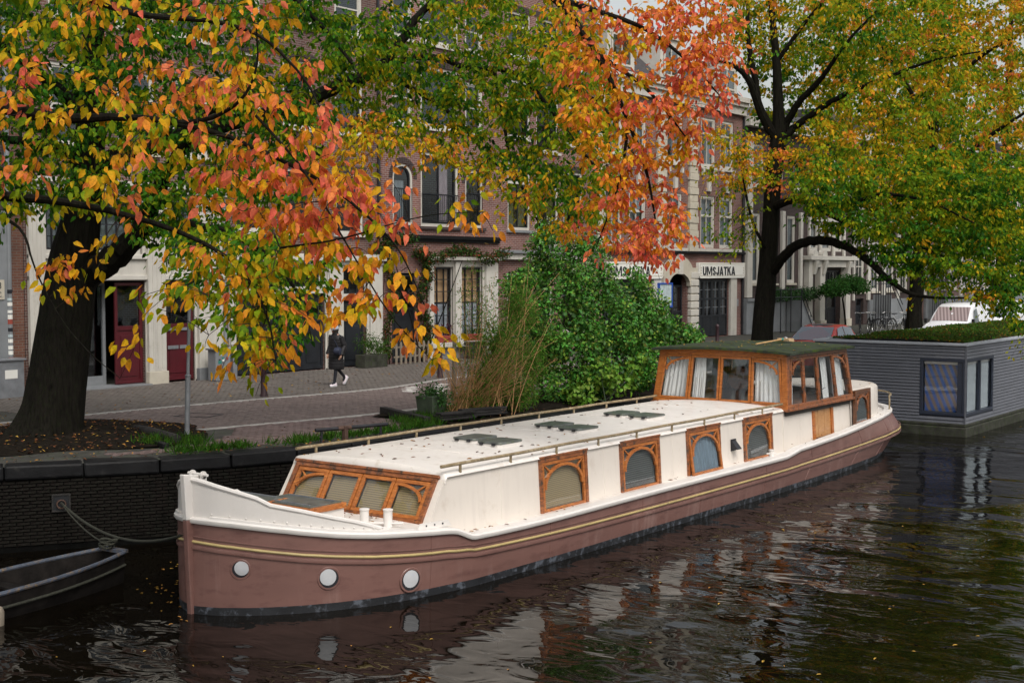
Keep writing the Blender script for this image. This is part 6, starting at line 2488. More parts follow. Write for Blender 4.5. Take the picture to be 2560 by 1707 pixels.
ta.limb([(975, 160, 26, .08), (1030, 142, 26, .072), (1080, 143, 26, .066), (1118, 150, 26, .06), (1175, 176, 26, .055), (1240, 170, 26, .05), (1301, 187, 26, .05), (1343, 233, 25.8, .045), (1385, 283, 25.5, .04), (1447, 371, 25, .033), (1500, 430, 24.5, .025), (1560, 475, 24, .016)])
ta.limb([(1235, 172, 26, .04), (1262, 310, 26, .033), (1271, 398, 26, .03), (1317, 494, 26, .024), (1350, 566, 26, .014)])
ta.limb([(960, 180, 26, .06), (1060, 240, 26, .05), (1133, 287, 26, .042), (1198, 363, 26, .034), (1225, 405, 26, .028), (1271, 425, 26, .02)])
ta.limb([(1301, 187, 26, .04), (1420, 210, 25, .034), (1520, 270, 24, .026), (1600, 420, 23, .016)])
ta.limb([(226, 300, 25, .16), (120, 200, 24.6, .11), (20, 120, 24, .07), (-80, 60, 23, .04)])
ta.limb([(222, 400, 25.2, .15), (120, 365, 25, .11), (0, 345, 24.5, .07), (-90, 330, 24, .04)])
ta.limb([(350, 570, 24.8, .12), (480, 560, 23.5, .09), (600, 590, 22, .06), (700, 660, 21, .04), (760, 760, 20.5, .02), (780, 850, 20, .01)])
ta.limb([(235, 60, 24.8, .16), (500, -150, 24, .14), (900, -240, 23, .11), (1200, -150, 22, .085), (1400, 0, 21.5, .065), (1500, 140, 21.3, .05), (1570, 300, 21.2, .035), (1620, 430, 21, .025), (1640, 560, 21, .013)])
ta.limb([(1400, 0, 21.5, .05), (1600, 60, 21, .035), (1720, 150, 20.8, .024), (1800, 240, 20.8, .010)])
ta.limb([(1500, 140, 21.3, .04), (1620, 220, 21, .028), (1720, 350, 21, .012)])
ta.limb([(1570, 300, 21.2, .03), (1560, 420, 21, .022), (1520, 540, 21, .014), (1490, 620, 21, .008)])
ta.limb([(600, -180, 23.8, .1), (720, -20, 23.5, .07), (820, 80, 23.2, .045), (880, 160, 23, .025)])
trunk_a = at(200, 500, 25.3)
dA = lambda P: np.hypot(P[:, 0] - trunk_a[0], P[:, 1] - trunk_a[1])
qa_green = lambda P: .17 + .021 * dA(P) + .11 * wob(P, .8)
qa_mid = lambda P: .28 + .02 * dA(P) + .16 * wob(P, .9)
qa_coral = lambda P: .70 + .085 * (dA(P) - 10.8) + .15 * wob(P, .9)
green = [(820, 40), (1250, -20), (1460, 60), (1540, 300), (1540, 520), (1450, 590), (1390, 520), (1290, 450), (1190, 400), (1060, 330), (950, 320), (860, 290)]
ta.sprays(sample_region(green, 23.5, 27.5, 860), 17, .115, qa_green)
ta.sprays(sample_region([(850, 290), (1060, 330), (1200, 400), (1330, 470), (1480, 590), (1400, 600), (1300, 520), (1180, 440), (1050, 372), (940, 372)], 22.5, 25.5, 130), 13, .11, lambda P: .52 + .08 * wob(P, 1))
ta.sprays(sample_region([(760, 290), (930, 330), (940, 400), (880, 500), (820, 560), (740, 520)], 21.5, 24, 55), 12, .11, lambda P: .54 + .1 * wob(P, 1))
ta.sprays(sample_region([(-30, -20), (820, -20), (850, 200), (800, 400), (650, 570), (480, 640), (330, 600), (280, 480), (150, 520), (60, 560), (-30, 560)], 22, 27, 1250), 18, .12, qa_green)
ta.sprays(sample_region([(380, 620), (560, 560), (720, 560), (850, 640), (835, 700), (770, 760), (730, 880), (660, 900), (580, 820), (450, 720)], 18.5, 22, 200), 13, .115, lambda P: .31 + .14 * wob(P, 1))
coral = [(1360, -20), (1820, -20), (1850, 150), (1780, 320), (1690, 470), (1730, 580), (1640, 640), (1500, 640), (1470, 520), (1440, 380), (1400, 250), (1350, 120)]
ta.sprays(sample_region(coral, 19.8, 22.2, 350), 14, .125, qa_coral, clump=.08)
ta.sprays(sample_region([(1640, -20), (1850, -20), (1860, 190), (1740, 210)], 20.5, 21.5, 34), 12, .12, .80)
ta.sprays(sample_region([(1560, 560), (1790, 560), (1760, 640), (1620, 700), (1560, 660)], 20.3, 21.3, 16), 9, .12, .86)
ta.sprays(sample_region([(-300, -500), (700, -620), (1500, -480), (1800, -20), (-300, -20)], 20.5, 28, 170), 20, .19, qa_mid)
ta.finish(keep=300, top=.6)

# ---------------------------------------------------------------- the tree whose branches hang across the foreground
tb = Tree('autumn tree outside the left edge whose orange branches hang in front', tuple(at(-1354, 1231, 19.3)))
tb.limb([(-1354, 1240, 19.3, .50), (-1350, 1000, 19.3, .40), (-1340, 700, 19.3, .33), (-1320, 300, 19.2, .27), (-1300, -100, 19, .2), (-1290, -600, 19, .1)], 'trunk', 14, .0)
tb.limb([(-1340, 520, 19.2, .2), (-900, 340, 17.5, .16), (-450, 255, 16, .13), (-100, 250, 15, .09), (150, 300, 14.2, .06), (344, 291, 14, .036), (440, 310, 13.8, .03), (536, 298, 13.6, .022), (612, 249, 13.4, .016), (647, 165, 13.3, .011), (640, 60, 13.2, .006)])
tb.limb([(440, 310, 13.8, .03), (560, 335, 13.6, .026), (700, 400, 13.4, .022), (820, 460, 13.2, .018), (920, 540, 13, .013), (1000, 620, 13, .008), (1060, 760, 12.9, .006)])
tb.limb([(-900, 340, 17.5, .12), (-500, 450, 16, .1), (-150, 480, 15, .07), (150, 500, 14.5, .045), (330, 540, 14, .032), (480, 590, 13.7, .024), (600, 660, 13.5, .017), (670, 780, 13.3, .011), (690, 900, 13.2, .007)])
tb.limb([(-1320, 200, 19.2, .18), (-800, 0, 17, .14), (-300, -80, 15.5, .11), (100, -60, 14.5, .07), (333, 42, 14, .035), (509, 48, 13.8, .026), (650, 80, 13.6, .018), (760, 190, 13.4, .012), (800, 270, 13.3, .008)])
tb.limb([(-150, 480, 15, .05), (60, 560, 14.4, .016), (80, 660, 14.2, .010), (150, 800, 14, .007), (230, 890, 13.9, .005), (300, 945, 13.8, .004)])
tb.limb([(640, 290, 13.5, .016), (760, 420, 13.2, .012), (860, 600, 13, .009), (980, 800, 12.9, .007), (1080, 900, 12.9, .005)])
tb.limb([(700, 620, 13.2, .012), (850, 600, 13, .009), (960, 565, 12.9, .007), (1080, 535, 12.8, .005), (1200, 530, 12.8, .004)])
trunk_b = np.array(tb.base)
qb = lambda P: .63 + .05 * (np.hypot(P[:, 0] - trunk_b[0], P[:, 1] - trunk_b[1]) - 12.5) - .03 * (P[:, 2] - 5.5) + .26 * wob(P, 1.3)
tb.sprays(sample_region([(-20, -20), (600, -20), (760, 120), (830, 280), (880, 400), (980, 480), (990, 570), (900, 620), (760, 600), (640, 560), (420, 520), (220, 530), (-20, 450)], 12.6, 15, 205), 9, .13, qb, droop=1.0, clump=.13)
tb.sprays(sample_region([(480, 380), (860, 400), (980, 490), (980, 570), (860, 640), (700, 600), (560, 520)], 12.5, 14, 58), 9, .135, lambda P: qb(P) + .06, droop=1.0)
tb.sprays(sample_region([(350, 680), (560, 620), (690, 700), (700, 860), (690, 1000), (620, 960), (520, 890), (460, 800), (350, 790)], 12.8, 14, 54), 9, .13, lambda P: .50 + .2 * wob(P, 1.5), droop=1.0)
tb.sprays(sample_region([(700, 560), (960, 600), (1000, 700), (1100, 790), (1110, 920), (1020, 860), (960, 760), (760, 790), (700, 680)], 12.6, 13.6, 44), 9, .13, lambda P: .55 + .1 * wob(P, 1.2), droop=1.0)
tb.sprays(sample_region([(1050, 500), (1260, 490), (1270, 560), (1080, 570)], 12.7, 12.9, 7), 7, .115, .58, droop=1.0)
tb.sprays(sample_region([(140, 590), (230, 590), (250, 780), (150, 770)], 13.8, 14.2, 9), 8, .135, .57, droop=1.0)
tb.sprays(sample_region([(-10, 450), (60, 450), (60, 620), (-10, 640)], 14, 14.6, 5), 7, .125, .33, droop=1.0)
tb.sprays(sample_region([(-1900, 500), (-1500, -300), (-700, -700), (100, -650), (500, -20), (-40, -20), (-60, 500), (-700, 700)], 13, 24, 340), 20, .23, .42)  # unseen crown round the trunk, added to shade the street and darken reflections
tb.finish(keep=300, top=.45)

# ---------------------------------------------------------------- the trees further down the quay
tc = Tree('tall tree with forked black limbs standing behind the wheelhouse', tuple(at(1903, 937, 41)))
tc.limb([(1898, 945, 41, .50), (1903, 900, 41, .36), (1908, 800, 41, .31), (1918, 680, 41, .28), (1928, 547, 41, .26), (1934, 428, 41, .25), (1948, 340, 41, .24), (1946, 279, 41, .17), (1942, 160, 41, .13), (1936, 100, 41, .11), (1925, -20, 41, .08), (1915, -200, 41, .05)], 'trunk', 14, .0)
tc.limb([(1940, 345, 41, .16), (1906, 294, 40.8, .15), (1884, 225, 40.5, .12), (1866, 190, 40.3, .10), (1832, 160, 40, .06), (1780, 150, 40, .03)])
tc.limb([(1896, 260, 40.7, .12), (1886, 190, 40.5, .10), (1868, 100, 40.5, .08), (1870, 0, 40.5, .05), (1850, -100, 40, .03)])
tc.limb([(1955, 335, 41, .13), (1966, 309, 41, .12), (1996, 255, 40.5, .105), (2040, 213, 40, .09), (2070, 174, 39.5, .07), (2120, 100, 39, .05), (2200, 20, 38.5, .03)])
tc.limb([(1958, 345, 41, .13), (1984, 320, 41, .12), (2040, 279, 40.5, .10), (2094, 243, 40, .08), (2200, 200, 39, .06), (2330, 150, 38, .04), (2450, 130, 37, .02)])
tc.limb([(1925, 690, 41, .17), (1948, 655, 40.6, .16), (1975, 622, 40.2, .15), (2010, 603, 39.8, .145), (2060, 600, 39.2, .135), (2120, 616, 38.6, .12), (2170, 650, 38, .105), (2220, 700, 37.5, .085), (2270, 735, 37, .06), (2330, 745, 36.6, .04), (2410, 745, 36, .025)])
tc.limb([(1930, 520, 41, .14), (1990, 494, 40, .11), (2040, 517, 39, .09), (2110, 520, 38, .07), (2200, 480, 37, .05), (2320, 500, 36.5, .035), (2440, 560, 36, .02)])
tc.limb([(2040, 517, 39, .07), (2130, 570, 38, .055), (2230, 590, 37.5, .04), (2360, 640, 37, .022), (2480, 700, 36.5, .012)])
tc.limb([(1925, 640, 41, .06), (1880, 560, 40.3, .045), (1862, 470, 40, .035), (1850, 400, 39.8, .022), (1800, 350, 39.5, .012)])
tc.limb([(1945, 150, 41, .08), (2010, 60, 40.5, .06), (2080, -20, 40, .045), (2180, -80, 39, .03)])
zr = lambda P: (P[:, 2] - 6.0)
qtop = lambda P: .35 + .012 * zr(P) + .15 * wob(P, .55)
qc = lambda P: np.clip(.40 + .020 * zr(P) + .15 * wob(P, .55), .15, .72)
tc.sprays(sample_region([(2080, -20), (2400, -20), (2480, 250), (2400, 420), (2200, 440), (2080, 400), (2010, 330), (2110, 200)], 37, 43, 620), 19, .145, qtop)
tc.sprays(sample_region([(1790, -20), (2120, -20), (2140, 200), (2010, 340), (1960, 330), (1890, 280), (1850, 120)], 41.3, 45, 420), 18, .145, lambda P: qtop(P) - .05)
tc.sprays(sample_region([(1790, -20), (2100, -20), (2100, 130), (1990, 160), (1880, 120)], 38, 41, 70), 12, .14, qtop)
tc.sprays(sample_region([(1760, -20), (1900, -20), (1890, 130), (1800, 150)], 39, 42, 40), 13, .14, qtop)
tc.sprays(sample_region([(2000, 400), (2300, 400), (2580, 420), (2580, 800), (2510, 790), (2440, 700), (2290, 700), (2200, 630), (2100, 560), (2000, 520)], 35.5, 40, 1250), 20, .14, lambda P: .30 + .012 * zr(P) + .14 * wob(P, .6))
tc.sprays(sample_region([(1790, 330), (1900, 360), (2060, 340), (2120, 430), (2000, 470), (1930, 480), (1860, 480), (1770, 420)], 38.5, 41, 190), 17, .13, lambda P: .53 + .09 * wob(P, .8))
tc.sprays(sample_region([(1740, 540), (1800, 480), (1900, 520), (1900, 640), (1850, 660), (1760, 610)], 39, 40.5, 48), 12, .125, lambda P: .38 + .14 * wob(P, .9))
tc.sprays(sample_region([(2180, 660), (2330, 690), (2460, 720), (2570, 800), (2560, 890), (2500, 820), (2420, 740), (2280, 760)], 35.8, 37.5, 34), 12, .125, lambda P: .46 + .12 * wob(P, .9))
tc.sprays(sample_region([(1750, -20), (1800, -420), (2150, -560), (2500, -450), (2600, -20)], 37, 45, 200), 22, .22, .5)
tc.finish(LEAF4, keep=0, width=.7, shade=1.0)
td = Tree('second dark trunk behind the parked bicycles with olive crown', tuple(at(2287, 850, 60)))
td.limb([(2283, 858, 60, .50), (2286, 800, 60, .33), (2290, 700, 60, .30), (2302, 600, 60, .28), (2314, 500, 60, .24), (2330, 380, 60, .2), (2350, 200, 60, .15), (2360, 0, 60, .1), (2370, -200, 60, .06)], 'trunk', 12, .03)
td.limb([(2300, 610, 60, .16), (2260, 560, 59.5, .13), (2210, 500, 59, .10), (2140, 430, 58.5, .07), (2060, 350, 58, .04)])
td.limb([(2318, 480, 60, .16), (2400, 400, 59, .12), (2500, 320, 58, .08), (2600, 260, 57, .05)])
td.limb([(2335, 330, 60, .13), (2260, 200, 60, .09), (2180, 80, 60, .06), (2120, -60, 60, .04)])
td.limb([(2345, 240, 60, .12), (2450, 140, 59, .08), (2560, 80, 58, .05)])
td.sprays(sample_region([(2000, -20), (2580, -20), (2580, 600), (2450, 640), (2330, 600), (2200, 540), (2080, 430), (2020, 250)], 54, 66, 1400), 20, .20, lambda P: .42 + .012 * zr(P) + .13 * wob(P, .4))
td.sprays(sample_region([(2050, -20), (2150, -300), (2400, -380), (2640, -250), (2640, -20)], 54, 66, 160), 22, .28, .48)
td.finish(LEAF4, keep=0, width=.72, shade=.85)
te = Tree('far tree closing the street beyond the vans at the right', tuple(at(2500, 800, 86)))
te.limb([(2498, 812, 86, .5), (2500, 700, 86, .34), (2510, 500, 86, .28), (2520, 250, 86, .2), (2530, 0, 86, .12), (2535, -150, 86, .07)], 'trunk', 10, .03)
te.limb([(2508, 520, 86, .18), (2400, 400, 86, .13), (2280, 280, 86, .08)])
te.limb([(2515, 380, 86, .16), (2600, 250, 85, .1), (2680, 150, 84, .06)])
te.limb([(2520, 250, 86, .15), (2420, 80, 86, .09), (2340, -60, 86, .05)])
te.sprays(sample_region([(2080, -20), (2640, -20), (2640, 640), (2420, 640), (2250, 500), (2120, 250)], 79, 92, 850), 18, .30, lambda P: .40 + .10 * wob(P, .3))
te.finish(LEAF4, keep=0, width=.75, shade=.75)

# ---------------------------------------------------------------- shrubs on the quay
def blob(centers, n, L, q, colour=None, lift=.25, tmpl=LEAF4, shell=.55):
    """leaf positions through the outer volume of several overlapping rounded masses"""
    C_ = np.array([c[:3] for c in centers])
    Rr = np.array([c[3:6] for c in centers])
    w_ = (Rr[:, 0] * Rr[:, 1] * Rr[:, 2]) ** .67
    k = rng.choice(len(centers), n, p=w_ / w_.sum())
    v = rng.normal(0, 1, (n, 3))
    v /= np.linalg.norm(v, axis=1, keepdims=True)
    r_ = rng.uniform(shell, 1.06, n) + .10 * wob(v * 4 + C_[k], 2.0)
    P = C_[k] + v * r_[:, None] * Rr[k]
    D = v * .7 + rng.normal(0, .6, (n, 3)) + np.array((0, 0, -.35))
    N = v + rng.normal(0, .5, (n, 3)) + np.array((0, 0, lift))
    return P, D, N


def stems(o, base, tops, r_, mat='twig', name='stem', n=5, bend=.15):
    for t in tops:
        b_ = np.array(base) + rng.normal(0, .12, 3) * np.array((1, 1, 0))
        t = np.array(t)
        mid = (b_ + t) / 2 + rng.normal(0, bend, 3)
        u_ = np.linspace(0, 1, 7)[:, None]
        m = MB()
        m.tube((1 - u_) ** 2 * b_ + 2 * u_ * (1 - u_) * mid + u_ ** 2 * t, np.linspace(r_, r_ * .4, 7), n)
        m.build(name, mat, o, smooth=True)


def W(px, py, d):
    return tuple(at(px, py, d))


# the tall climbing shrub in the middle
bs = thing('quay_shrub', 'tall dense green shrub with pale flower sprays beside the barge', 'shrub', W(1480, 1000, 32.5))
cen = [(*W(1420, 700, 33.5), .95, .95, .9), (*W(1370, 640, 33.6), .45, .5, .5), (*W(1470, 680, 33.8), .6, .6, .7), (*W(1390, 800, 33), .95, .95, 1.0), (*W(1520, 800, 33.4), 1.0, 1.0, 1.0), (*W(1600, 820, 34), .75, .8, .7), (*W(1660, 850, 34.4), .5, .6, .38), (*W(1450, 900, 32.6), .85, .85, .8), (*W(1560, 900, 33), .7, .7, .7), (*W(1400, 980, 32.2), .6, .6, .5), (*W(1350, 880, 33), .6, .6, .7), (*W(1490, 975, 32.2), .55, .55, .45), (*W(1560, 740, 33.8), .6, .6, .55), (*W(1640, 800, 34.2), .6, .6, .5), (*W(1690, 850, 34.5), .5, .5, .32), (*W(1310, 750, 33.4), .55, .55, .6), (*W(1300, 880, 32.8), .55, .55, .6), (*W(1600, 930, 33), .5, .5, .45)]
cen = [(c[0], c[1], c[2], c[3] * 1.02, c[4] * 1.02, c[5] * 1.0) for c in cen]
lob = []
for c in cen:
    for k in range(9):
        v = rng.normal(0, 1, 3)
        v /= np.linalg.norm(v)
        r_ = rng.uniform(.14, .36)
        lob.append((c[0] + v[0] * c[3] * .92, c[1] + v[1] * c[4] * .92, c[2] + v[2] * c[5] * .92 + .05, r_ * rng.uniform(.8, 1.3), r_ * rng.uniform(.8, 1.3), r_ * rng.uniform(.7, 1.5)))
P1, D1, N1 = blob(lob, 27000, 0, 0, shell=.35)
P2, D2, N2 = blob(cen, 9000, 0, 0, shell=.45)
P, D, N = np.concatenate([P1, P2 * .9 + .1 * np.array(cen)[:, :3].mean(0)]), np.concatenate([D1, D2]), np.concatenate([N1, N2])
L = rng.uniform(.065, .125, len(P))
hz = (P[:, 2] - 2.2) / 3
C = jitter((.075, .215, .030), len(P), .55) * (1.0 + .75 * wob(P, 2.6)[:, None])
yl = rng.random(len(P)) < .16
C[yl] = jitter((.20, .30, .04), yl.sum(), .4)
leaves('crown', P, D, N, L, L * .8, C, 'leaf_gloss', bs, LEAF4)
P, D, N = blob(cen[3:9], 900, 0, 0, shell=.97)
leaves('ivy_leaves', P, D, N, rng.uniform(.10, .15, 900), rng.uniform(.09, .13, 900), jitter((.06, .16, .035), 900, .35), 'leaf_gloss', bs, LEAF7)
tops_ = sorted([lob[i] for i in range(len(lob)) if i // 9 in (0, 1, 2, 5, 6, 12, 13, 14)], key=lambda c: -c[2])[:44]
P, D, N = blob(tops_, 3600, 0, 0, shell=.95)
ok = N[:, 2] > .1
P, D, N = P[ok] + np.array((0, 0, .03)), D[ok], N[ok]
leaves('blossom', P, D, N, rng.uniform(.03, .06, len(P)), rng.uniform(.03, .05, len(P)), jitter((.55, .60, .42), len(P), .2), 'leaf', bs, LEAF4)
stems(bs, W(1480, 1010, 32.6), [c[:3] for c in cen], .022, bend=.25)
# bright young climber at the foot of the shrub
cl = thing('young_climber', 'bright lime green climber with heart-shaped leaves below the shrub', 'plant', W(1520, 985, 31.6))
cen2 = [(*W(1500, 930, 31.8), .42, .42, .36), (*W(1550, 960, 31.6), .35, .35, .3), (*W(1450, 985, 31.4), .4, .4, .25), (*W(1590, 910, 32), .22, .25, .3)]
P, D, N = blob(cen2, 520, 0, 0, shell=.55)
leaves('foliage', P, D, N, rng.uniform(.10, .15, 520), rng.uniform(.09, .13, 520), jitter((.14, .26, .03), 520, .35), 'leaf_gloss', cl, LEAF7)
stems(cl, W(1515, 1005, 31.6), [c[:3] for c in cen2], .01, 'planter_green')
# bamboo clump
bb = thing('bamboo_clump', 'feathery bamboo clump with bare tan canes beside the planter', 'bamboo', W(1200, 1035, 30))
tops = []
for k in range(46):
    b_ = np.array(W(rng.uniform(1140, 1300), rng.uniform(1030, 1045), rng.uniform(29, 31)))
    tp = np.array(W(rng.uniform(1150, 1400), rng.uniform(640, 930), rng.uniform(29.3, 31.5)))
    u_ = np.linspace(0, 1, 8)[:, None]
    mid = (b_ * .55 + tp * .45) + np.array((0, 0, .35))
    path = (1 - u_) ** 2 * b_ + 2 * u_ * (1 - u_) * mid + u_ ** 2 * tp
    m = MB()
    m.tube(path, np.linspace(.0075, .003, 8), 5)
    m.build('cane', 'tan_stem', bb)
    tops.append(path)
PP, DD, LL, CC = [], [], [], []
for path in tops:
    for j in range(120):
        u_ = rng.uniform(.25, 1)
        i0 = min(int(u_ * 7), 6)
        p = path[i0] + (path[i0 + 1] - path[i0]) * (u_ * 7 - i0) + rng.normal(0, .14, 3)
        PP.append(p)
        DD.append(rng.normal(0, .8, 3) + np.array((0, 0, -.35)))
cen3 = [(*W(1230, 960, 30), .55, .55, .5), (*W(1180, 1000, 29.6), .5, .5, .35), (*W(1290, 980, 30.2), .5, .5, .45), (*W(1250, 860, 30.5), .5, .5, .6), (*W(1320, 900, 31), .4, .4, .5), (*W(1300, 780, 31), .42, .42, .55)]
P2, D2, N2 = blob(cen3, 13000, 0, 0, shell=.2)
P = np.concatenate([np.array(PP), P2])
D = np.concatenate([np.array(DD), D2])
n = len(P)
leaves('foliage', P, D, rng.normal(0, 1, (n, 3)) + np.array((0, 0, .5)), rng.uniform(.08, .15, n), rng.uniform(.013, .022, n), np.where((rng.random(n) < .16)[:, None], jitter((.38, .27, .10), n, .4), jitter((.13, .27, .035), n, .4)), 'leaf', bb, BLADE)
# dry tan grass stems leaning out
dg_ = thing('dry_grass_clump', 'clump of dry russet grass stalks leaning over the quay planter', 'grass clump', W(1150, 1040, 29.4))
m = MB()
for k in range(270):
    b_ = np.array(W(rng.uniform(1115, 1200), rng.uniform(1034, 1046), rng.uniform(29.2, 29.9)))
    tp = np.array(W(rng.uniform(1090, 1330), rng.uniform(840, 985), rng.uniform(28.9, 30.3)))
    mid = (b_ + tp) / 2 + np.array((0, 0, .15))
    u_ = np.linspace(0, 1, 5)[:, None]
    m.tube((1 - u_) ** 2 * b_ + 2 * u_ * (1 - u_) * mid + u_ ** 2 * tp, np.linspace(.006, .002, 5), 3, caps=False)
m.build('stalks', 'tan_stem', dg_, kind='stuff')
# square planter with a small shrub
pn = thing('square_planter', 'square green planter box with a small leafy shrub by the quay edge', 'planter', W(1080, 1040, 29.2))
b_ = np.array(W(1078, 1045, 29.0))
m = MB()
m.hexa([b_ + np.array(v) for v in ((-.20, -.20, 0), (.20, -.20, 0), (.20, .20, 0), (-.20, .20, 0), (-.25, -.25, .50), (.25, -.25, .50), (.25, .25, .50), (-.25, .25, .50))])
m.build('box', 'planter_green', pn, bevel=.015)
cp = [(b_[0], b_[1], b_[2] + .58, .36, .36, .22), (b_[0] + .25, b_[1] + .05, b_[2] + .40, .25, .25, .25)]
P, D, N = blob(cp, 750, 0, 0, shell=.1)
leaves('foliage', P, D, N, rng.uniform(.05, .09, 750), rng.uniform(.03, .055, 750), jitter((.045, .12, .025), 750, .4), 'leaf_gloss', pn, LEAF4)

# the vine trained over the arched-window house
vn = thing('wall_vine', 'vine climbing the white front below the arched windows', 'vine', (FX + .2, 23.2, STREET))
cv = []
for y in np.arange(21.4, 28.9, .42):
    cv.append((FX + .22, y, 5.30 + .16 * math.sin(y * 2) + (.35 if y < 23.2 else 0), .22, .34, .24))
for z in np.arange(1.9, 5.4, .38):
    cv.append((FX + .24, 23.75 + .25 * math.sin(z * 3), z, .20, .34, .30))
    cv.append((FX + .20, 22.0 + .2 * math.sin(z * 2), z, .16, .22, .30))
P, D, N = blob(cv, 4600, 0, 0, shell=.1)
P[:, 0] = np.maximum(P[:, 0], FX + .06)
C = jitter((.05, .095, .022), len(P), .5)
rd = rng.random(len(P)) < .22
C[rd] = jitter((.20, .075, .03), rd.sum(), .5)
leaves('foliage', P, D, N, rng.uniform(.07, .13, len(P)), rng.uniform(.06, .11, len(P)), C, 'leaf', vn, LEAF4)
stems(vn, (FX + .15, 23.7, STREET), [(FX + .2, 23.6, 3.5), (FX + .2, 23.9, 5.2), (FX + .2, 26, 5.2), (FX + .2, 22.1, 5.3)], .03, 'bark')
stems(vn, (FX + .15, 22.0, STREET), [(FX + .2, 22.1, 3.5), (FX + .2, 21.8, 5.3)], .02, 'bark')
# potted shrub by the door
pt = thing('doorstep_planter', 'low grey trough with feathery green shrub behind the walking person', 'planter', (FX + .6, 20.4, STREET))
m = MB()
m.box(FX + .40, FX + .85, 20.05, 21.15, STREET + .018, STREET + .45)
m.build('trough', 'concrete_dark', pt, bevel=.02)
P, D, N = blob([(FX + .6, 20.5, 2.25, .38, .55, .42), (FX + .65, 21.0, 2.1, .35, .45, .35)], 900, 0, 0, shell=.1)
leaves('foliage', P, D, N, rng.uniform(.08, .15, 900), rng.uniform(.02, .035, 900), jitter((.075, .15, .025), 900, .4), 'leaf', pt, BLADE)
# shrubs in front of the tall-windowed house, seen above the bush
sh = thing('garden_shrub', 'loose green shrub against the ground floor behind the bamboo', 'shrub', (FX + 1, 30, STREET))
P, D, N = blob([(FX + .7, 29.5, 3.0, .5, .8, 1.0), (FX + .7, 30.6, 2.6, .5, .8, 1.0), (FX + .8, 29.0, 4.0, .4, .5, .8)], 2200, 0, 0, shell=.2)
leaves('crown', P, D, N, rng.uniform(.07, .12, 2200), rng.uniform(.04, .07, 2200), jitter((.045, .11, .025), 2200, .45), 'leaf', sh, LEAF4)
stems(sh, (FX + .8, 29.8, STREET), [(FX + .7, 29.5, 3.6), (FX + .7, 30.6, 3.2), (FX + .8, 29.0, 4.4)], .02)
# hedge and little standard tree before the portal house
hd = thing('clipped_hedge', 'dark clipped hedge along the raised plinth behind the tall tree', 'hedge', (FX + .6, 53, 3.2))
P, D, N = blob([(FX + .5, y, 3.42, .4, .55, .36) for y in np.arange(50.6, 56.5, .7)], 2600, 0, 0, shell=.4)
leaves('foliage', P, D, N, rng.uniform(.08, .14, 2600), rng.uniform(.06, .1, 2600), jitter((.03, .085, .02), 2600, .4), 'leaf_gloss', hd, LEAF4)
st_ = thing('standard_tree', 'little tree with a flat green crown before the white portal', 'tree', (FX + 1.6, 57.8, STREET))
m = MB()
m.tube([(FX + 1.6, 57.8, 1.46), (FX + 1.55, 57.7, 2.4), (FX + 1.6, 57.3, 3.1), (FX + 1.6, 57.6, 3.7)], [.06, .05, .045, .03], 7)
m.build('trunk', 'bark', st_, smooth=True)
P, D, N = blob([(FX + 1.5, 56.6, 3.75, .7, .9, .45), (FX + 1.6, 58.2, 3.95, .8, 1.0, .5), (FX + 1.5, 59.6, 3.8, .7, .9, .42), (FX + 1.4, 55.8, 3.6, .5, .6, .35)], 4200, 0, 0, shell=.3)
leaves('crown', P, D, N, rng.uniform(.10, .18, 4200), rng.uniform(.08, .14, 4200), jitter((.045, .13, .025), 4200, .4), 'leaf', st_, LEAF4)


# ---------------------------------------------------------------- grass tufts and fallen leaves
def tufts(name, pts, per, h, label, spread=.10):
    P, D = [], []
    for p in pts:
        k = rng.integers(per // 2, per)
        q = np.array(p) + rng.normal(0, spread, (k, 3)) * np.array((1, 1, 0))
        P.append(q)
        D.append(rng.normal(0, .38, (k, 3)) + np.array((.12, 0, 1)))
    P, D = np.concatenate(P), np.concatenate(D)
    n_ = len(P)
    o = leaves(name, P, D, rng.normal(0, 1, (n_, 3)), h * rng.uniform(.5, 1.3, n_), rng.uniform(.010, .018, n_), jitter((.075, .19, .022), n_, .45), 'leaf', None, BLADE)
    return tag(o, label, 'grass', kind='stuff')


g_pts = []
for y in np.arange(3.2, 9.2, .055):
    if 4.6 < y < 5.0:
        continue
    dense = 1.0 if 3.4 < y < 4.7 else .75
    if rng.random() < dense:
        g_pts.append((quay_x(y) - .50 - abs(rng.normal(0, .22)), y, STREET + .02))
for k in range(26):
    g_pts.append((-5.6 + rng.normal(0, .35), 4.1 + rng.normal(0, .3), STREET + .03))
for k in range(40):
    g_pts.append((rng.uniform(-4.6, -3.5), rng.uniform(9.0, 10.6), STREET + .03))
tufts('grass', g_pts, 34, .17, 'bright green grass growing along the quay edge')

# ================================================================ street furniture, vehicles, the walker
def gnd(px, py, z=STREET):
    d = _f + _r * (px - CX) / FPX - _u * (py - CY) / FPX
    return CAM + d * (z - CAM[2]) / d[2]


# -- leaning sign post by the tree
b_ = gnd(467, 1097)
sp_ = thing('sign_post', 'slightly tilted grey steel post standing in the grass by the big tree', 'post', tuple(b_))
m = MB()
tp_ = b_ + np.array((.02, .10, 2.9))
k_ = b_ + (tp_ - b_) * .42
m.tube([b_ - np.array((0, 0, .1)), k_], .05, 12)
m.build('sleeve', 'galvanised', sp_, smooth=True)
m = MB()
m.tube([k_, tp_], .034, 12)
m.build('pole', 'galvanised', sp_, smooth=True)
m = MB()
m.lathe([(.05, -.03), (.058, -.01), (.058, .01), (.036, .03)], tuple(k_), 12)
m.build('collar', 'galvanised', sp_, smooth=True)

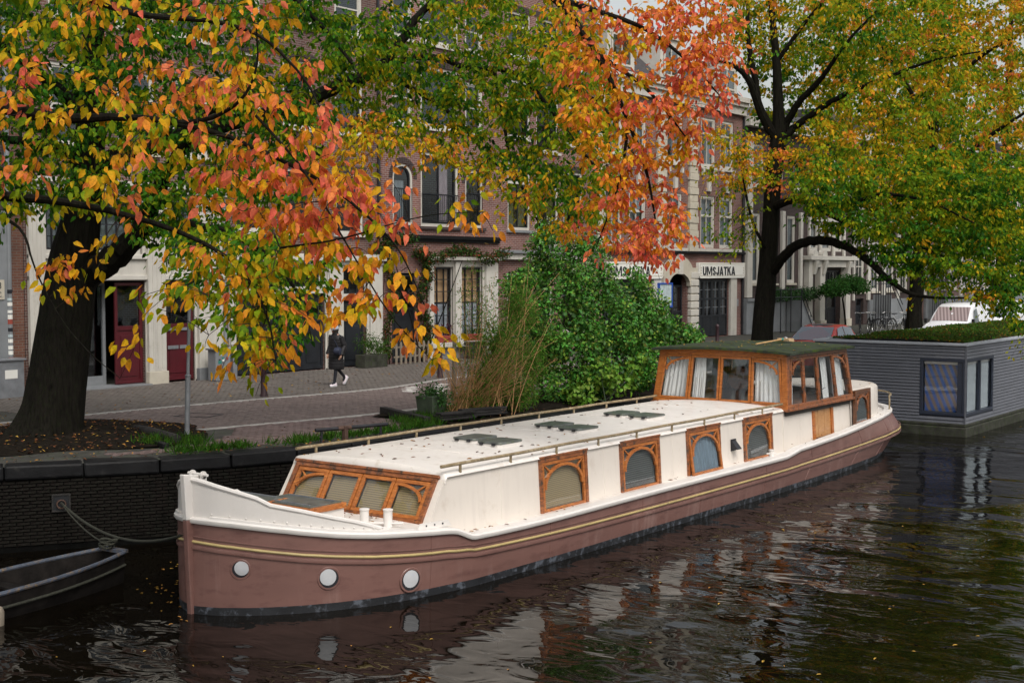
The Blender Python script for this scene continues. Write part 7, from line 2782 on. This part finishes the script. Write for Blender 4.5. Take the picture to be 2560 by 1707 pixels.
# -- graffiti-covered utility cabinet
cb_ = thing('utility_cabinet', 'grey utility cabinet covered in graffiti beside the red doors', 'cabinet', (-15.75, 14.0, STREET))
m = MB()
m.box(-15.95, -15.60, 13.72, 14.28, STREET + .02, STREET + .92)
m.build('body', 'zinc', cb_, bevel=.02)
m = MB()
m.box(-16.0, -15.55, 13.67, 14.33, STREET + .92, STREET + .97)
m.build('lid', 'galvanised', cb_, bevel=.015)
for k in range(13):
    m = MB()
    y, z = 13.78 + rng.random() * .38, STREET + .12 + rng.random() * .68
    m.box(-15.60, -15.596 + .0004 * k, y, y + rng.uniform(.05, .13), z, z + rng.uniform(.04, .12))
    m.build('sticker', ['sign_white', 'letter_black', 'broom_teal', 'terracotta', 'poster_pale', 'letter_black', 'plastic_yellow'][k % 7], cb_)
m = MB()
for k in range(5):
    a = np.linspace(0, 5, 18)
    m.tube([(-15.592, 13.85 + .06 * k + .05 * math.cos(v * 1.3 + k), STREET + .3 + .09 * k + .07 * math.sin(v * 1.9 + k)) for v in a], .005, 4)
m.build('graffiti', 'letter_black', cb_)
yb = thing('meter_post', 'narrow post with yellow top and stickers beside the utility cabinet', 'post', (-15.75, 14.5, STREET))
m = MB()
m.box(-15.85, -15.65, 14.42, 14.58, STREET + .02, STREET + .80)
m.build('body', 'galvanised', yb, bevel=.01)
m = MB()
m.box(-15.86, -15.64, 14.41, 14.59, STREET + .80, STREET + .88)
m.build('cap', 'plastic_yellow', yb, bevel=.01)


# -- slim maroon street bollards
def bollard(b, label):
    o = thing('street_bollard', label, 'bollard', b, group='maroon street bollards')
    m = MB()
    m.lathe([(.10, 0), (.10, .06), (.085, .10), (.072, .75), (.085, .78), (.085, .82), (.06, .88), (.02, .91)], (0, 0, 0), 14)
    m.build('shaft', 'maroon_post', o, smooth=True, local=True)
    return o


bollard(tuple(gnd(1100, 946)), 'maroon bollard on the kerb between the walker and the bamboo')
bollard(tuple(gnd(1793, 862)), 'maroon bollard before the garage doors of the shop')
bollard(tuple(gnd(660, 992)), 'maroon bollard half hidden by hanging leaves on the kerb')

# -- low rail at the quay edge, timber edging, drain cover
lr = thing('quay_rail', 'low black bar on short posts along the grassy quay edge', 'rail', (-3.3, 6.5, STREET))
A_, B_ = gnd(789, 1110), gnd(969, 1093)
A_[2] = B_[2] = STREET + .26
m = MB()
m.tube([A_, B_], .035, 10)
m.build('bar', 'steel_dark', lr, smooth=True)
for f in (.08, .90):
    p = A_ + (B_ - A_) * f
    m = MB()
    m.tube([(p[0], p[1], STREET), (p[0], p[1], STREET + .25)], .025, 8)
    m.build('post', 'steel_dark', lr)
p = A_ + (B_ - A_) * .40
m = MB()
m.box(p[0] - .045, p[0] + .045, p[1] - .045, p[1] + .045, STREET - .05, STREET + .30)
m.build('mooring_stub', 'rust', lr, bevel=.01)
m = MB()
m.tube([A_ + (B_ - A_) * .30, A_ + (B_ - A_) * .48], .042, 10)
m.build('sleeve', 'rust', lr)
lg = thing('timber_edging', 'round dark timber edging beside the earth under the big tree', 'timber', tuple(gnd(390, 1096)))
m = MB()
a, b = gnd(342, 1086), gnd(442, 1112)
a[2] = b[2] = STREET + .10
m.tube([a, a * .6 + b * .4 + np.array((0, 0, .02)), b], .10, 10)
m.build('log', 'timber_dark', lg, smooth=True)
kb = thing('loose_kerb', 'short grey kerb stone beside the timber edging', 'kerb stone', tuple(gnd(380, 1108)))
m = MB()
a, b = gnd(325, 1092), gnd(415, 1122)
a[2] = b[2] = STREET + .04
m.beam(a, b, .12, .12)
m.build('stone', 'coping', kb, bevel=.01)
for i, (p0, p1, w_, lab_) in enumerate((((956, 1036), (1066, 1063), .16, 'dark timber sleeper edging the planted corner of the quay'), ((1093, 1060), (1180, 1052), .30, 'stack of dark rubber sleepers near the square planter'), ((1150, 1050), (1262, 1041), .26, 'long dark sleeper under the bamboo'))):
    sl = thing('timber_sleeper', lab_, 'sleeper', tuple(gnd(*p0)))
    a, b = gnd(*p0), gnd(*p1)
    for j in range(1 if i == 0 else 3):
        a2, b2 = a.copy(), b.copy()
        a2[2] = b2[2] = STREET + .10 + j * .055
        m = MB()
        m.beam(a2 + rng.normal(0, .02, 3) * np.array((1, 1, 0)), b2 + rng.normal(0, .02, 3) * np.array((1, 1, 0)), w_ - j * .03, .05 if i else .16)
        m.build('board', 'timber_dark', sl, bevel=.012)
dc = thing('drain_cover', 'sunken dark drain cover in the brick carriageway', 'drain cover', tuple(gnd(497, 1040)))
c_ = gnd(497, 1040)
pl = frame_of(c_, (.95, .3, 0), (-.3, .95, 0), (0, 0, 1))
m = MB()
m.pring(pl, -.42, .42, -.36, .36, .05, -.01, .026)
m.build('frame', 'steel_dark', dc)
m = MB()
m.pbox(pl, -.37, .37, -.31, .31, -.01, .018)
m.build('lid', 'paver_red', dc)
# -- wooden stake and picket fence
st2 = thing('wooden_stake', 'rough grey wooden stake rising from the planting beside the bamboo', 'stake', tuple(gnd(1132, 1012)))
b_ = gnd(1132, 1012)
m = MB()
m.tube([b_ - np.array((0, 0, .1)), b_ + np.array((.03, .02, .8)), b_ + np.array((.02, .05, 1.62))], [.06, .055, .05], 8)
m.build('shaft', 'timber_grey', st2, smooth=True)
pf = thing('picket_fence', 'knee-high weathered picket fence below the vine', 'fence', (-15.9, 22.7, STREET))
for k in range(8):
    y = 21.9 + k * .24
    m = MB()
    m.pprism(frame_of((-15.95, y, STREET), (0, 1, 0), (0, 0, 1), (1, 0, 0)), [(-.05, .02), (.05, .02), (.05, .72), (0, .80), (-.05, .72)], 0, .025)
    m.build('picket', 'timber_grey', pf)
for z in (.25, .58):
    m = MB()
    m.box(-15.975, -15.95, 21.8, 23.7, STREET + z, STREET + z + .06)
    m.build('fence_bar', 'timber_grey', pf)
# bench-like crate under the sill
cr = thing('wooden_crate', 'grey slatted crate under the white window sill', 'crate', (-16.0, 26.3, STREET))
for k in range(4):
    m = MB()
    m.box(-16.10, -15.72, 25.75, 26.55, STREET + .02 + k * .16, STREET + .15 + k * .16)
    m.build('slat', 'timber_dark', cr, bevel=.01)


# -- bicycles
def bicycle(label, loc, rz, paint='steel_dark', crate=False):
    o = thing('bicycle', label, 'bicycle', loc, rz, group='bicycles parked along the street')
    R_ = .34
    for y in (-.53, .53):
        a = np.linspace(0, 2 * math.pi, 25)
        m = MB()
        m.tube([(0, y + R_ * math.cos(v), R_ + R_ * math.sin(v)) for v in a], .020, 6, caps=False)
        w = m.build('wheel', 'tyre', o, local=True)
        m = MB()
        for k in range(10):
            v = math.pi * k / 10
            m.tube([(0, y + R_ * math.cos(v), R_ + R_ * math.sin(v)), (0, y - R_ * math.cos(v), R_ - R_ * math.sin(v))], .003, 3, caps=False)
        m.tube([(0, y + (R_ - .02) * math.cos(v), R_ + (R_ - .02) * math.sin(v)) for v in a], .010, 5, caps=False)
        m.build('spokes', 'chrome', w, local=True)
        m = MB()
        a2 = np.linspace(.15, 2.6, 12)
        m.tube([(0, y + (R_ + .04) * math.cos(v), R_ + (R_ + .04) * math.sin(v)) for v in a2], .018, 5)
        m.build('mudguard', paint, o, local=True)
    m = MB()
    hd, st, bbk, rear, front = (0, .36, .86), (0, -.16, .82), (0, -.05, .30), (0, -.53, .34), (0, .53, .34)
    for p, q in ((hd, bbk), (st, bbk), (st, rear), (bbk, rear), ((0, .39, .72), (0, -.10, .55)), (hd, front), (hd, (0, .33, 1.0))):
        m.tube([p, q], .018, 7)
    m.build('frame', paint, o, local=True, smooth=True)
    m = MB()
    m.tube([(-.28, .12, .98), (-.24, .26, 1.03), (0, .33, 1.02), (.24, .26, 1.03), (.28, .12, .98)], .014, 7)
    m.build('handlebar', 'chrome', o, local=True, smooth=True)
    m = MB()
    m.hexa([(-.09, -.30, .90), (.09, -.30, .90), (.025, .0, .92), (-.025, .0, .92), (-.10, -.31, .95), (.10, -.31, .95), (.03, .0, .96), (-.03, .0, .96)])
    m.tube([(0, -.16, .82), (0, -.18, .92)], .014, 6)
    m.build('saddle', 'black_paint', o, local=True, bevel=.015)
    m = MB()
    m.box(-.07, .07, -.72, -.32, .69, .71)
    m.tube([(-.06, -.70, .69), (0, -.53, .34)], .007, 4)
    m.tube([(.06, -.70, .69), (0, -.53, .34)], .007, 4)
    m.build('rear_rack', 'steel_dark', o, local=True)
    m = MB()
    m.lathe([(.09, -.01), (.09, .01)], (.03, -.05, .30), 12, (1, 0, 0))
    m.tube([(.04, -.05, .30), (.10, -.13, .18)], .009, 5)
    m.tube([(-.04, -.05, .30), (-.10, .03, .42)], .009, 5)
    m.build('crank', 'steel_dark', o, local=True)
    if crate:
        m = MB()
        m.box(-.16, .16, .38, .70, .76, 1.02)
        m.build('front_crate', 'deal', o, local=True, bevel=.01)
    return o


def up_(p, dz=.02):
    return (p[0], p[1], STREET + dz)


bicycle('bicycle with a wooden crate leaning by the window sill at the bamboo', (-15.45, 27.3, STREET + .02), R(8), 'steel_dark', True)
bk = [(2243, 829, -65, 'bike_white', 'upright bicycle with white mudguards facing the camera beside the second trunk'), (2150, 833, 20, 'steel_dark', 'dark bicycle next to the red car, leftmost of the parked row'), (2178, 832, 35, 'black_paint', 'black bicycle second in the row beyond the red car'), (2212, 831, -20, 'steel_dark', 'dark bicycle in the middle of the parked row before the stairs'), (2262, 832, 30, 'black_paint', 'black bicycle against the second trunk')]
for px, py, a, mt, lb in bk:
    bicycle(lb, up_(gnd(px, py)), R(a), mt)


# -- vehicles
def vehicle(name, label, cat, loc, rz, S, w, paint, roof_paint, glassy, side, wheels, group=None, extra=None):
    """S: stations (y, top z, top half width, belt z); front at -y."""
    o = thing(name, label, cat, loc, rz, group)
    g = []
    for (y, zt_, rw, bz) in S:
        k = .94 if y in (S[0][0], S[-1][0]) else 1.0
        half = [(w * .80 * k, .22), (w * .97 * k, .34), (w * k, .55), (w * .985 * k, bz)]
        if zt_ > bz + .05:
            half += [(w * .96 * k * .5 + rw * .5 + .01, (bz + zt_) / 2), (rw + .03, zt_ - .05), (rw - .03, zt_ - .008), (0, zt_ + .015)]
        else:
            half += [(w * .97 * k, bz + .004), (w * .9 * k, zt_ + .006), (w * .6 * k, zt_ + .012), (0, zt_ + .02)]
        row = [(x, y, z) for x, z in half] + [(-x, y, z) for x, z in half[-2::-1]]
        g.append(row)
    m = MB()
    m.grid(g)
    m.add(g[0], [tuple(range(len(g[0])))])
    m.add(g[-1], [tuple(range(len(g[-1]) - 1, -1, -1))])
    m.build('body', paint, o, smooth=True, local=True)
    for nm, P in glassy:
        m = MB()
        n_ = len(P)
        P = np.array(P, float)
        c0 = P.mean(0)
        nr = np.cross(P[1] - P[0], P[2] - P[0])
        nr /= np.linalg.norm(nr)
        if nr @ (c0 - np.array((0, .3, .9))) < 0:
            nr = -nr
        m.add(np.concatenate([P + nr * .004, P + nr * .022]), [tuple(range(n_)), tuple(range(2 * n_ - 1, n_ - 1, -1))] + [(i, (i + 1) % n_, n_ + (i + 1) % n_, n_ + i) for i in range(n_)])
        m.build(nm, 'glass_car' if nm != 'sunshade' else 'sunshade', o, local=True)
    for (y, r_) in wheels:
        for sx_ in (-1, 1):
            m = MB()
            m.lathe([(r_ * .55, -.02), (r_ * .96, -.02), (r_, .03), (r_, .15), (r_ * .96, .20), (r_ * .55, .20)], (sx_ * (w - .17), y, r_), 20, (sx_, 0, 0))
            wh_ = m.build('wheel', 'tyre', o, local=True, smooth=True)
            m = MB()
            m.lathe([(r_ * .6, .17), (r_ * .5, .20), (.03, .19)], (sx_ * (w - .17), y, r_), 14, (sx_, 0, 0))
            m.build('rim', 'galvanised', wh_, local=True, smooth=True)
    if extra:
        extra(o)
    return o


def car_bits(o):
    for sx_ in (-1, 1):
        m = MB()
        m.lathe([(.02, -.05), (.07, -.03), (.085, .03), (.05, .06)], (sx_ * .90, -.72, .98), 10, (0, -1, 0))
        m.build('wing_mirror', 'chrome' if sx_ < 0 else 'car_red', o, local=True, smooth=True)
        m = MB()
        m.lathe([(.10, 0), (.09, .04), (.03, .06)], (sx_ * .55, -1.66, .66), 12, (0, -1, .3))
        m.build('headlight', 'porcelain', o, local=True, smooth=True)
    m = MB()
    m.box(-.26, .26, -1.80, -1.775, .38, .48)
    m.build('number_plate', 'plastic_yellow', o, local=True)
    m = MB()
    for x in (-.35, .15):
        m.tube([(x, -.83, .965), (x + .45, -.62, 1.09)], .008, 4)
    m.build('wiper', 'car_black', o, local=True)
    m = MB()
    P = []
    for y, z in ((-.12, 1.402), (.15, 1.468), (.5, 1.482), (.85, 1.455)):
        P.append([(x, y, z - .05 * (x / .55) ** 2) for x in np.linspace(-.46, .46, 7)])
    m.grid(P)
    m.build('roof_panel', 'car_black', o, local=True, smooth=True, solid=.01)


def van_bits(o):
    for sx_ in (-1, 1):
        m = MB()
        m.box(sx_ * .98 - .06, sx_ * .98 + .06, -1.12, -1.02, 1.05, 1.25)
        m.build('wing_mirror', 'car_black', o, local=True, bevel=.02)
        m = MB()
        m.hexa([(sx_ * .45, -2.02, .72), (sx_ * .80, -1.95, .72), (sx_ * .78, -1.80, .92), (sx_ * .45, -1.86, .92), (sx_ * .45, -2.04, .74), (sx_ * .80, -1.97, .74), (sx_ * .78, -1.82, .95), (sx_ * .45, -1.88, .95)])
        m.build('headlight', 'porcelain', o, local=True)
    m = MB()
    m.box(-.26, .26, -2.09, -2.06, .42, .53)
    m.build('number_plate', 'plastic_yellow', o, local=True)
    m = MB()
    for x in (-.4, .2):
        m.tube([(x, -1.05, 1.16), (x + .5, -.86, 1.32)], .009, 4)
    m.build('wiper', 'car_black', o, local=True)
    m = MB()
    for sx_ in (-1, 1):
        m.box(sx_ * .895 - .008, sx_ * .895 + .008, .25, 1.75, .45, .62)
    m.build('side_trim', 'car_black', o, local=True)


CS = [(-1.78, .50, .60, .52), (-1.68, .72, .65, .70), (-1.30, .86, .70, .80), (-.88, .94, .74, .88), (-.52, 1.18, .66, .90), (-.18, 1.38, .58, .90), (.25, 1.46, .57, .90), (.75, 1.45, .56, .90), (1.15, 1.34, .56, .90), (1.50, 1.05, .62, .88), (1.70, .86, .66, .84), (1.78, .50, .6, .52)]
cgl = [('windscreen', [(-.68, -.84, .965), (.68, -.84, .965), (.555, -.20, 1.375), (-.555, -.20, 1.375)])]
for sx_ in (-1, 1):
    cgl.append(('side_window', [(sx_ * .80, -.50, .93), (sx_ * .80, .22, .93), (sx_ * .615, .22, 1.40), (sx_ * .62, -.12, 1.345)]))
    cgl.append(('side_window', [(sx_ * .80, .28, .93), (sx_ * .79, 1.0, .94), (sx_ * .625, .95, 1.345), (sx_ * .615, .28, 1.40)]))
vehicle('parked_car', 'small red car with black roof parked at the quay behind the grey houseboat', 'car', (-3.75, 29.2, STREET), 0, CS, .82, 'car_red', 'car_black', cgl, None, [(-1.12, .29), (1.12, .29)], extra=car_bits)
VS = [(-2.06, .52, .7, .55), (-2.0, .85, .72, .80), (-1.6, 1.02, .76, .95), (-1.08, 1.12, .80, 1.05), (-.72, 1.45, .76, 1.08), (-.38, 1.72, .70, 1.08), (-.05, 1.83, .69, 1.08), (.9, 1.86, .70, 1.08), (1.85, 1.84, .70, 1.08), (2.0, 1.70, .72, 1.05), (2.06, .6, .75, .6)]
for i, (x, y, sun_, lb) in enumerate(((-4.05, 43.7, True, 'white delivery van with a striped sunshade behind its windscreen'), (-4.35, 49.4, False, 'white van with clear windscreen parked behind the first one'))):
    vgl = [('windscreen', [(-.74, -1.04, 1.15), (.74, -1.04, 1.15), (.66, -.42, 1.70), (-.66, -.42, 1.70)])]
    if sun_:
        vgl[0] = ('sunshade', vgl[0][1])
    for sx_ in (-1, 1):
        vgl.append(('side_window', [(sx_ * .885, -.72, 1.10), (sx_ * .885, -.02, 1.10), (sx_ * .755, -.02, 1.66), (sx_ * .775, -.36, 1.60)]))
    vehicle('parked_van', lb, 'van', (x, y, STREET), 0, VS, .90, 'car_white', 'car_white', vgl, None, [(-1.35, .31), (1.30, .31)], 'white vans parked along the quay', van_bits)


# -- the woman walking towards the left
def walker():
    b = gnd(842, 966)
    o = thing('person', 'person in long black padded coat and grey headband walking along the pavement', 'person', (b[0], b[1], STREET + .018), R(180))
    # local frame: +y is the walking direction, z up
    J = {'pel': (0, 0, .93), 'sp': (0, .02, 1.14), 'ch': (0, .03, 1.32), 'nk': (0, .05, 1.46), 'hd': (0, .075, 1.56), 'tp': (0, .07, 1.64),
         'hl': (-.09, 0, .90), 'kl': (-.09, .12, .50), 'al': (-.08, .17, .10), 'tl': (-.08, .30, .05),
         'hr': (.09, -.01, .90), 'kr': (.09, -.10, .50), 'ar': (.08, -.40, .22), 'tr': (.08, -.33, .10),
         'sl': (-.18, .02, 1.38), 'el': (-.24, -.06, 1.12), 'wl': (-.24, .06, .88), 'fl': (-.235, .10, .80),
         'sr': (.18, .02, 1.38), 'er': (.24, -.03, 1.12), 'wr': (.22, .10, .89), 'fr': (.20, .15, .82)}
    E_ = [('pel', 'sp'), ('sp', 'ch'), ('ch', 'nk'), ('nk', 'hd'), ('hd', 'tp'), ('pel', 'hl'), ('hl', 'kl'), ('kl', 'al'), ('al', 'tl'), ('pel', 'hr'), ('hr', 'kr'), ('kr', 'ar'), ('ar', 'tr'), ('ch', 'sl'), ('sl', 'el'), ('el', 'wl'), ('wl', 'fl'), ('ch', 'sr'), ('sr', 'er'), ('er', 'wr'), ('wr', 'fr')]
    Rd = {'pel': .15, 'sp': .13, 'ch': .14, 'nk': .055, 'hd': .088, 'tp': .065, 'hl': .085, 'kl': .058, 'al': .042, 'tl': .03, 'hr': .085, 'kr': .058, 'ar': .042, 'tr': .03, 'sl': .06, 'el': .045, 'wl': .032, 'fl': .028, 'sr': .06, 'er': .045, 'wr': .032, 'fr': .028}
    names = list(J)
    me = bpy.data.meshes.new('body')
    me.from_pydata([J[k] for k in names], [(names.index(a), names.index(c)) for a, c in E_], [])
    t_ = bpy.data.objects.new('body_tmp', me)
    COL.objects.link(t_)
    md = t_.modifiers.new('skin', 'SKIN')
    for i, k in enumerate(names):
        me.skin_vertices[0].data[i].radius = (Rd[k], Rd[k])
    me.skin_vertices[0].data[0].use_root = True
    sb_ = t_.modifiers.new('sub', 'SUBSURF')
    sb_.levels = 1
    dg = bpy.context.evaluated_depsgraph_get()
    dg.update()
    me2 = bpy.data.meshes.new_from_object(t_.evaluated_get(dg))
    bpy.data.objects.remove(t_)
    me2.materials.clear()
    body = link_mesh('body', me2, ['trousers', 'skin'], o, smooth=True, local=True)
    for p in me2.polygons:
        z, x = p.center.z, abs(p.center.x)
        p.material_index = 1 if z > 1.42 or (x > .18 and .70 < z < .92) else 0
    # nose
    m = MB()
    m.add([(0, .185, 1.555), (-.016, .155, 1.545), (.016, .155, 1.545), (0, .158, 1.59)], [(0, 1, 2), (0, 3, 1), (0, 2, 3)])
    m.build('nose', 'skin', o, local=True)
    m = MB()
    for sx_ in (-.035, .035):
        m.lathe([(.011, 0), (.008, .006)], (sx_, .150, 1.585), 8, (sx_ * 3, 1, 0))
    m.build('eyes', 'hair', o, local=True)
    m = MB()
    m.box(-.025, .025, .140, .160, 1.505, 1.513)
    m.build('mouth', 'terracotta', o, local=True)
    # coat: quilted rings, waist to mid-calf
    prof = [(1.45, .075, .075), (1.42, .13, .10), (1.38, .20, .125), (1.30, .215, .15), (1.20, .21, .155), (1.08, .20, .155), (.96, .215, .165), (.84, .225, .175), (.72, .23, .185), (.60, .235, .195), (.50, .235, .20), (.47, .22, .19)]
    g = []
    zz_ = np.linspace(1.45, .47, 46)
    for z in zz_:
        a_ = np.interp(-z, [-p[0] for p in prof], [p[1] for p in prof])
        c_ = np.interp(-z, [-p[0] for p in prof], [p[2] for p in prof])
        puff = .010 * abs(math.sin((1.45 - z) * math.pi / .085))
        g.append([((a_ + puff) * math.cos(t), .02 + (c_ + puff) * math.sin(t) - .03 * max(0, .8 - z), z) for t in np.linspace(0, 2 * math.pi, 25)])
    m = MB()
    m.grid(g)
    m.build('coat', 'coat', o, local=True, smooth=True, solid=.012)
    for s_, e_, w_ in (('sl', 'el', 'wl'), ('sr', 'er', 'wr')):
        m = MB()
        pa_, pb_, pc_ = np.array(J[s_]), np.array(J[e_]), np.array(J[w_])
        path = [pa_ + (pb_ - pa_) * t for t in np.linspace(0, 1, 7)] + [pb_ + (pc_ - pb_) * t for t in np.linspace(.15, 1, 7)]
        m.tube(path, [.075 + .008 * (i % 2) for i in range(14)], 10)
        m.build('sleeve', 'coat', o, local=True, smooth=True)
    # hands: palm and five fingers
    for (wk, fk, sg) in (('wl', 'fl', -1), ('wr', 'fr', 1)):
        p, q = np.array(J[wk]), np.array(J[fk])
        d = (q - p) / np.linalg.norm(q - p)
        m = MB()
        m.tube([p, p + d * .05, p + d * .095], [.026, .036, .03], 8)
        for k in range(4):
            r0 = p + d * .085 + np.array((0, (k - 1.5) * .019, 0))
            L_ = (.052, .064, .06, .045)[k]
            m.tube([r0, r0 + d * L_ * .6, r0 + d * L_ + np.array((-sg * .014, .006, 0))], [.0095, .009, .007], 6)
        r0 = p + d * .035 + np.array((0, .028, 0))
        m.tube([r0, r0 + np.array((0, .028, -.022)), r0 + np.array((0, .034, -.052))], [.011, .010, .008], 6)
        m.build('hand', 'skin', o, local=True, smooth=True)
    # hair, headband, collar
    m = MB()
    m.lathe([(.02, -.115), (.075, -.10), (.098, -.04), (.102, .03), (.088, .075), (.05, .105), (.01, .112)], (0, .052, 1.575), 16)
    m.build('hair', 'hair', o, local=True, smooth=True)
    m = MB()
    m.lathe([(.104, -.035), (.113, -.02), (.110, .03), (.098, .05)], (0, .064, 1.615), 18, (0, .12, 1))
    m.build('headband', 'headband', o, local=True, smooth=True)
    m = MB()
    m.lathe([(.085, -.03), (.10, 0), (.092, .05), (.07, .06)], (0, .035, 1.43), 16)
    m.build('hood_collar', 'coat', o, local=True, smooth=True)
    # sneakers
    for (ak, tk, tilt) in (('al', 'tl', 0), ('ar', 'tr', 1)):
        a_ = np.array(J[ak])
        f_ = np.array((0, 1, 0)) if not tilt else np.array((0, .62, -.78))
        up__ = np.array((0, 0, 1)) if not tilt else np.array((0, .78, .62))
        c_ = a_ - up__ * .10
        q = lambda x, y, z: c_ + np.array((x, 0, 0)) + f_ * y + up__ * z
        m = MB()
        rings = [(-.07, .032, .085), (-.05, .04, .10), (.02, .042, .085), (.09, .046, .055), (.16, .042, .045), (.195, .022, .03)]
        m.grid([[q(w * math.cos(t), y, .02 + max(0, math.sin(t)) * h) for t in np.linspace(-.0, 2 * math.pi, 13)] for y, w, h in rings])
        m.build('sneaker', 'sneaker', o, local=True, smooth=True)
        m = MB()
        m.grid([[q(w * 1.12 * c, y, z) for c, z in ((-1, 0), (1, 0), (1, .028), (-1, .028), (-1, 0))] for y, w, h in rings])
        m.build('sole', 'porcelain', o, local=True)
    # shoulder bag
    m = MB()
    m.lathe([(.02, -.11), (.10, -.09), (.12, 0), (.10, .07), (.03, .085)], (-.20, .17, .98), 12, (1, .3, 0))
    bg_ = m.build('shoulder_bag', 'bag_navy', o, local=True, smooth=True)
    m = MB()
    m.tube([(-.20, .14, 1.08), (-.12, .17, 1.25), (.06, .14, 1.41), (.12, .02, 1.44)], .008, 5)
    m.build('bag_strap', 'bag_navy', bg_, local=True)
    return o


walker()

# ================================================================ fallen leaves
FC = [(.20, .075, .03), (.13, .05, .025), (.33, .16, .04), (.42, .25, .05), (.09, .045, .03)]
fme = [leaf_proto('fallen_leaf', c, 'dry_leaf') for c in FC]


def scatter(n, fn, size, label, group, cols=(0, 1, 2, 4)):
    for k in range(n):
        p, nrm = fn()
        a = rng.uniform(0, 6.28)
        d = np.array((math.cos(a), math.sin(a), 0.0))
        d = d - np.array(nrm) * (d @ np.array(nrm))
        L = size * rng.uniform(.65, 1.25)
        o = leaf_object('fallen_leaf', fme[cols[int(rng.integers(len(cols)))]], np.array(p) + np.array(nrm) * .012, d, nrm, L, L * rng.uniform(.4, .7))
        tag(o, label, 'leaf', group)


def on_roof():
    while True:
        x, y = rng.uniform(-1.4, 1.6), 3.5 + 11.2 * rng.random() ** 1.5
        if not any(abs(x - sx_) < .36 and abs(y - sy_) < .45 for sy_, sx_ in SKY):
            return (x, y, float(roof_z(x))), (0.02, -.02, 1)


def deck_pt(x_in, y):
    zw = float(np.interp(y, LV[6][0], LV[6][2]))
    return (x_in, y, zw + .075)


def on_side_deck():
    y = rng.uniform(3.4, 20.5)
    if rng.random() < .25:
        y = rng.choice([3.75, 6.1, 13.4]) + rng.normal(0, .22)
    return deck_pt(rng.uniform(1.90, 2.08) - .06 * max(0, y - 16), y), (0, 0, 1)


def on_foredeck():
    while True:
        x, y = rng.uniform(-1.0, 1.6), rng.uniform(2.1, 2.95)
        if x > .6 or y > 2.48:
            return (x, y, float(np.interp(y, LV[6][0], LV[6][2])) + .085 + .02 * (1 - (x / 2) ** 2)), (0, 0, 1)


def on_wheel():
    x, y = rng.uniform(-1.6, 1.75), rng.uniform(15.05, 18.45)
    t = (x - .08) / 1.76
    ty = (y - 16.74) / 1.78
    return (x, y, 2.892 + .065 * (1 - t * t) + .02 * (1 - ty * ty)), (0, 0, 1)


def on_aft():
    return (rng.uniform(.2, 1.5), rng.uniform(18.8, 21.0), 1.825), (0, 0, 1)


scatter(95, on_roof, .085, 'curled brown leaf lying on the cream cabin roof', 'fallen leaves on the cabin roof')
scatter(52, on_side_deck, .075, 'brown leaf lying on the cream side deck under the arched windows', 'fallen leaves on the side deck')
scatter(46, on_foredeck, .085, 'brown leaf lying on the foredeck below the front windows', 'fallen leaves on the foredeck')
scatter(40, on_wheel, .085, 'yellow leaf lying on the mossy wheelhouse roof', 'fallen leaves on the wheelhouse roof', (2, 3, 3))
scatter(14, on_aft, .075, 'brown leaf lying on the aft cabin roof', 'fallen leaves on the aft cabin')


def on_water():
    if rng.random() < .45:
        p = gnd(rng.normal(440, 45), rng.normal(1480, 45), 0)
        if p[0] > -.12 - .3 * abs(p[1]) and p[1] > -.05:
            p = gnd(rng.uniform(300, 440), rng.uniform(1430, 1560), 0)
    else:
        while True:
            p = gnd(rng.uniform(0, 2560), rng.uniform(1060, 1700), 0)
            if p[0] > 2.5 or p[1] < -.6:
                break
    return (p[0], p[1], -.006), (0, 0, 1)


scatter(80, on_water, .065, 'yellow leaf floating on the dark canal', 'leaves floating on the canal', (2, 3, 3))


def litter(name, label, P, size, cols):
    n = len(P)
    D = rng.normal(0, 1, (n, 3)) * np.array((1, 1, .12))
    C = np.array(cols)[rng.integers(0, len(cols), n)] * rng.uniform(.6, 1.3, (n, 1))
    o = leaves(name, P, D, np.tile((0, 0, 1.), (n, 1)) + rng.normal(0, .25, (n, 3)), size * rng.uniform(.6, 1.3, n), size * rng.uniform(.4, .8, n), C, 'dry_leaf', None, LEAF4)
    return tag(o, label, 'leaves', kind='stuff')


n = 1500
yy_ = rng.uniform(0, 30, n)
xx_ = np.where(rng.random(n) < .35, xk(K1, yy_) - rng.random(n) * 5, quay_x(yy_) - .1 - np.abs(rng.normal(0, 1.0, n)))
P = np.stack([xx_, yy_, np.full(n, STREET + .03)], 1)
P[:, 2] += np.where(xx_ > quay_x(yy_) - .42, .03, 0)
litter('leaf_litter', 'small yellow and brown leaves strewn over the quay and pavement', P, .07, FC)
n = 900
a, r_ = rng.uniform(0, 6.28, n), 2.6 * np.sqrt(rng.random(n))
P = np.stack([-8.05 + r_ * np.cos(a), 3.6 + r_ * np.sin(a), STREET + .05 + .16 * (1 - (r_ / 2.6) ** 2)], 1)
P = P[P[:, 0] < quay_x(P[:, 1]) - .4]
litter('leaf_litter', 'brown leaves lying on the earth round the big trunk', P, .08, FC)
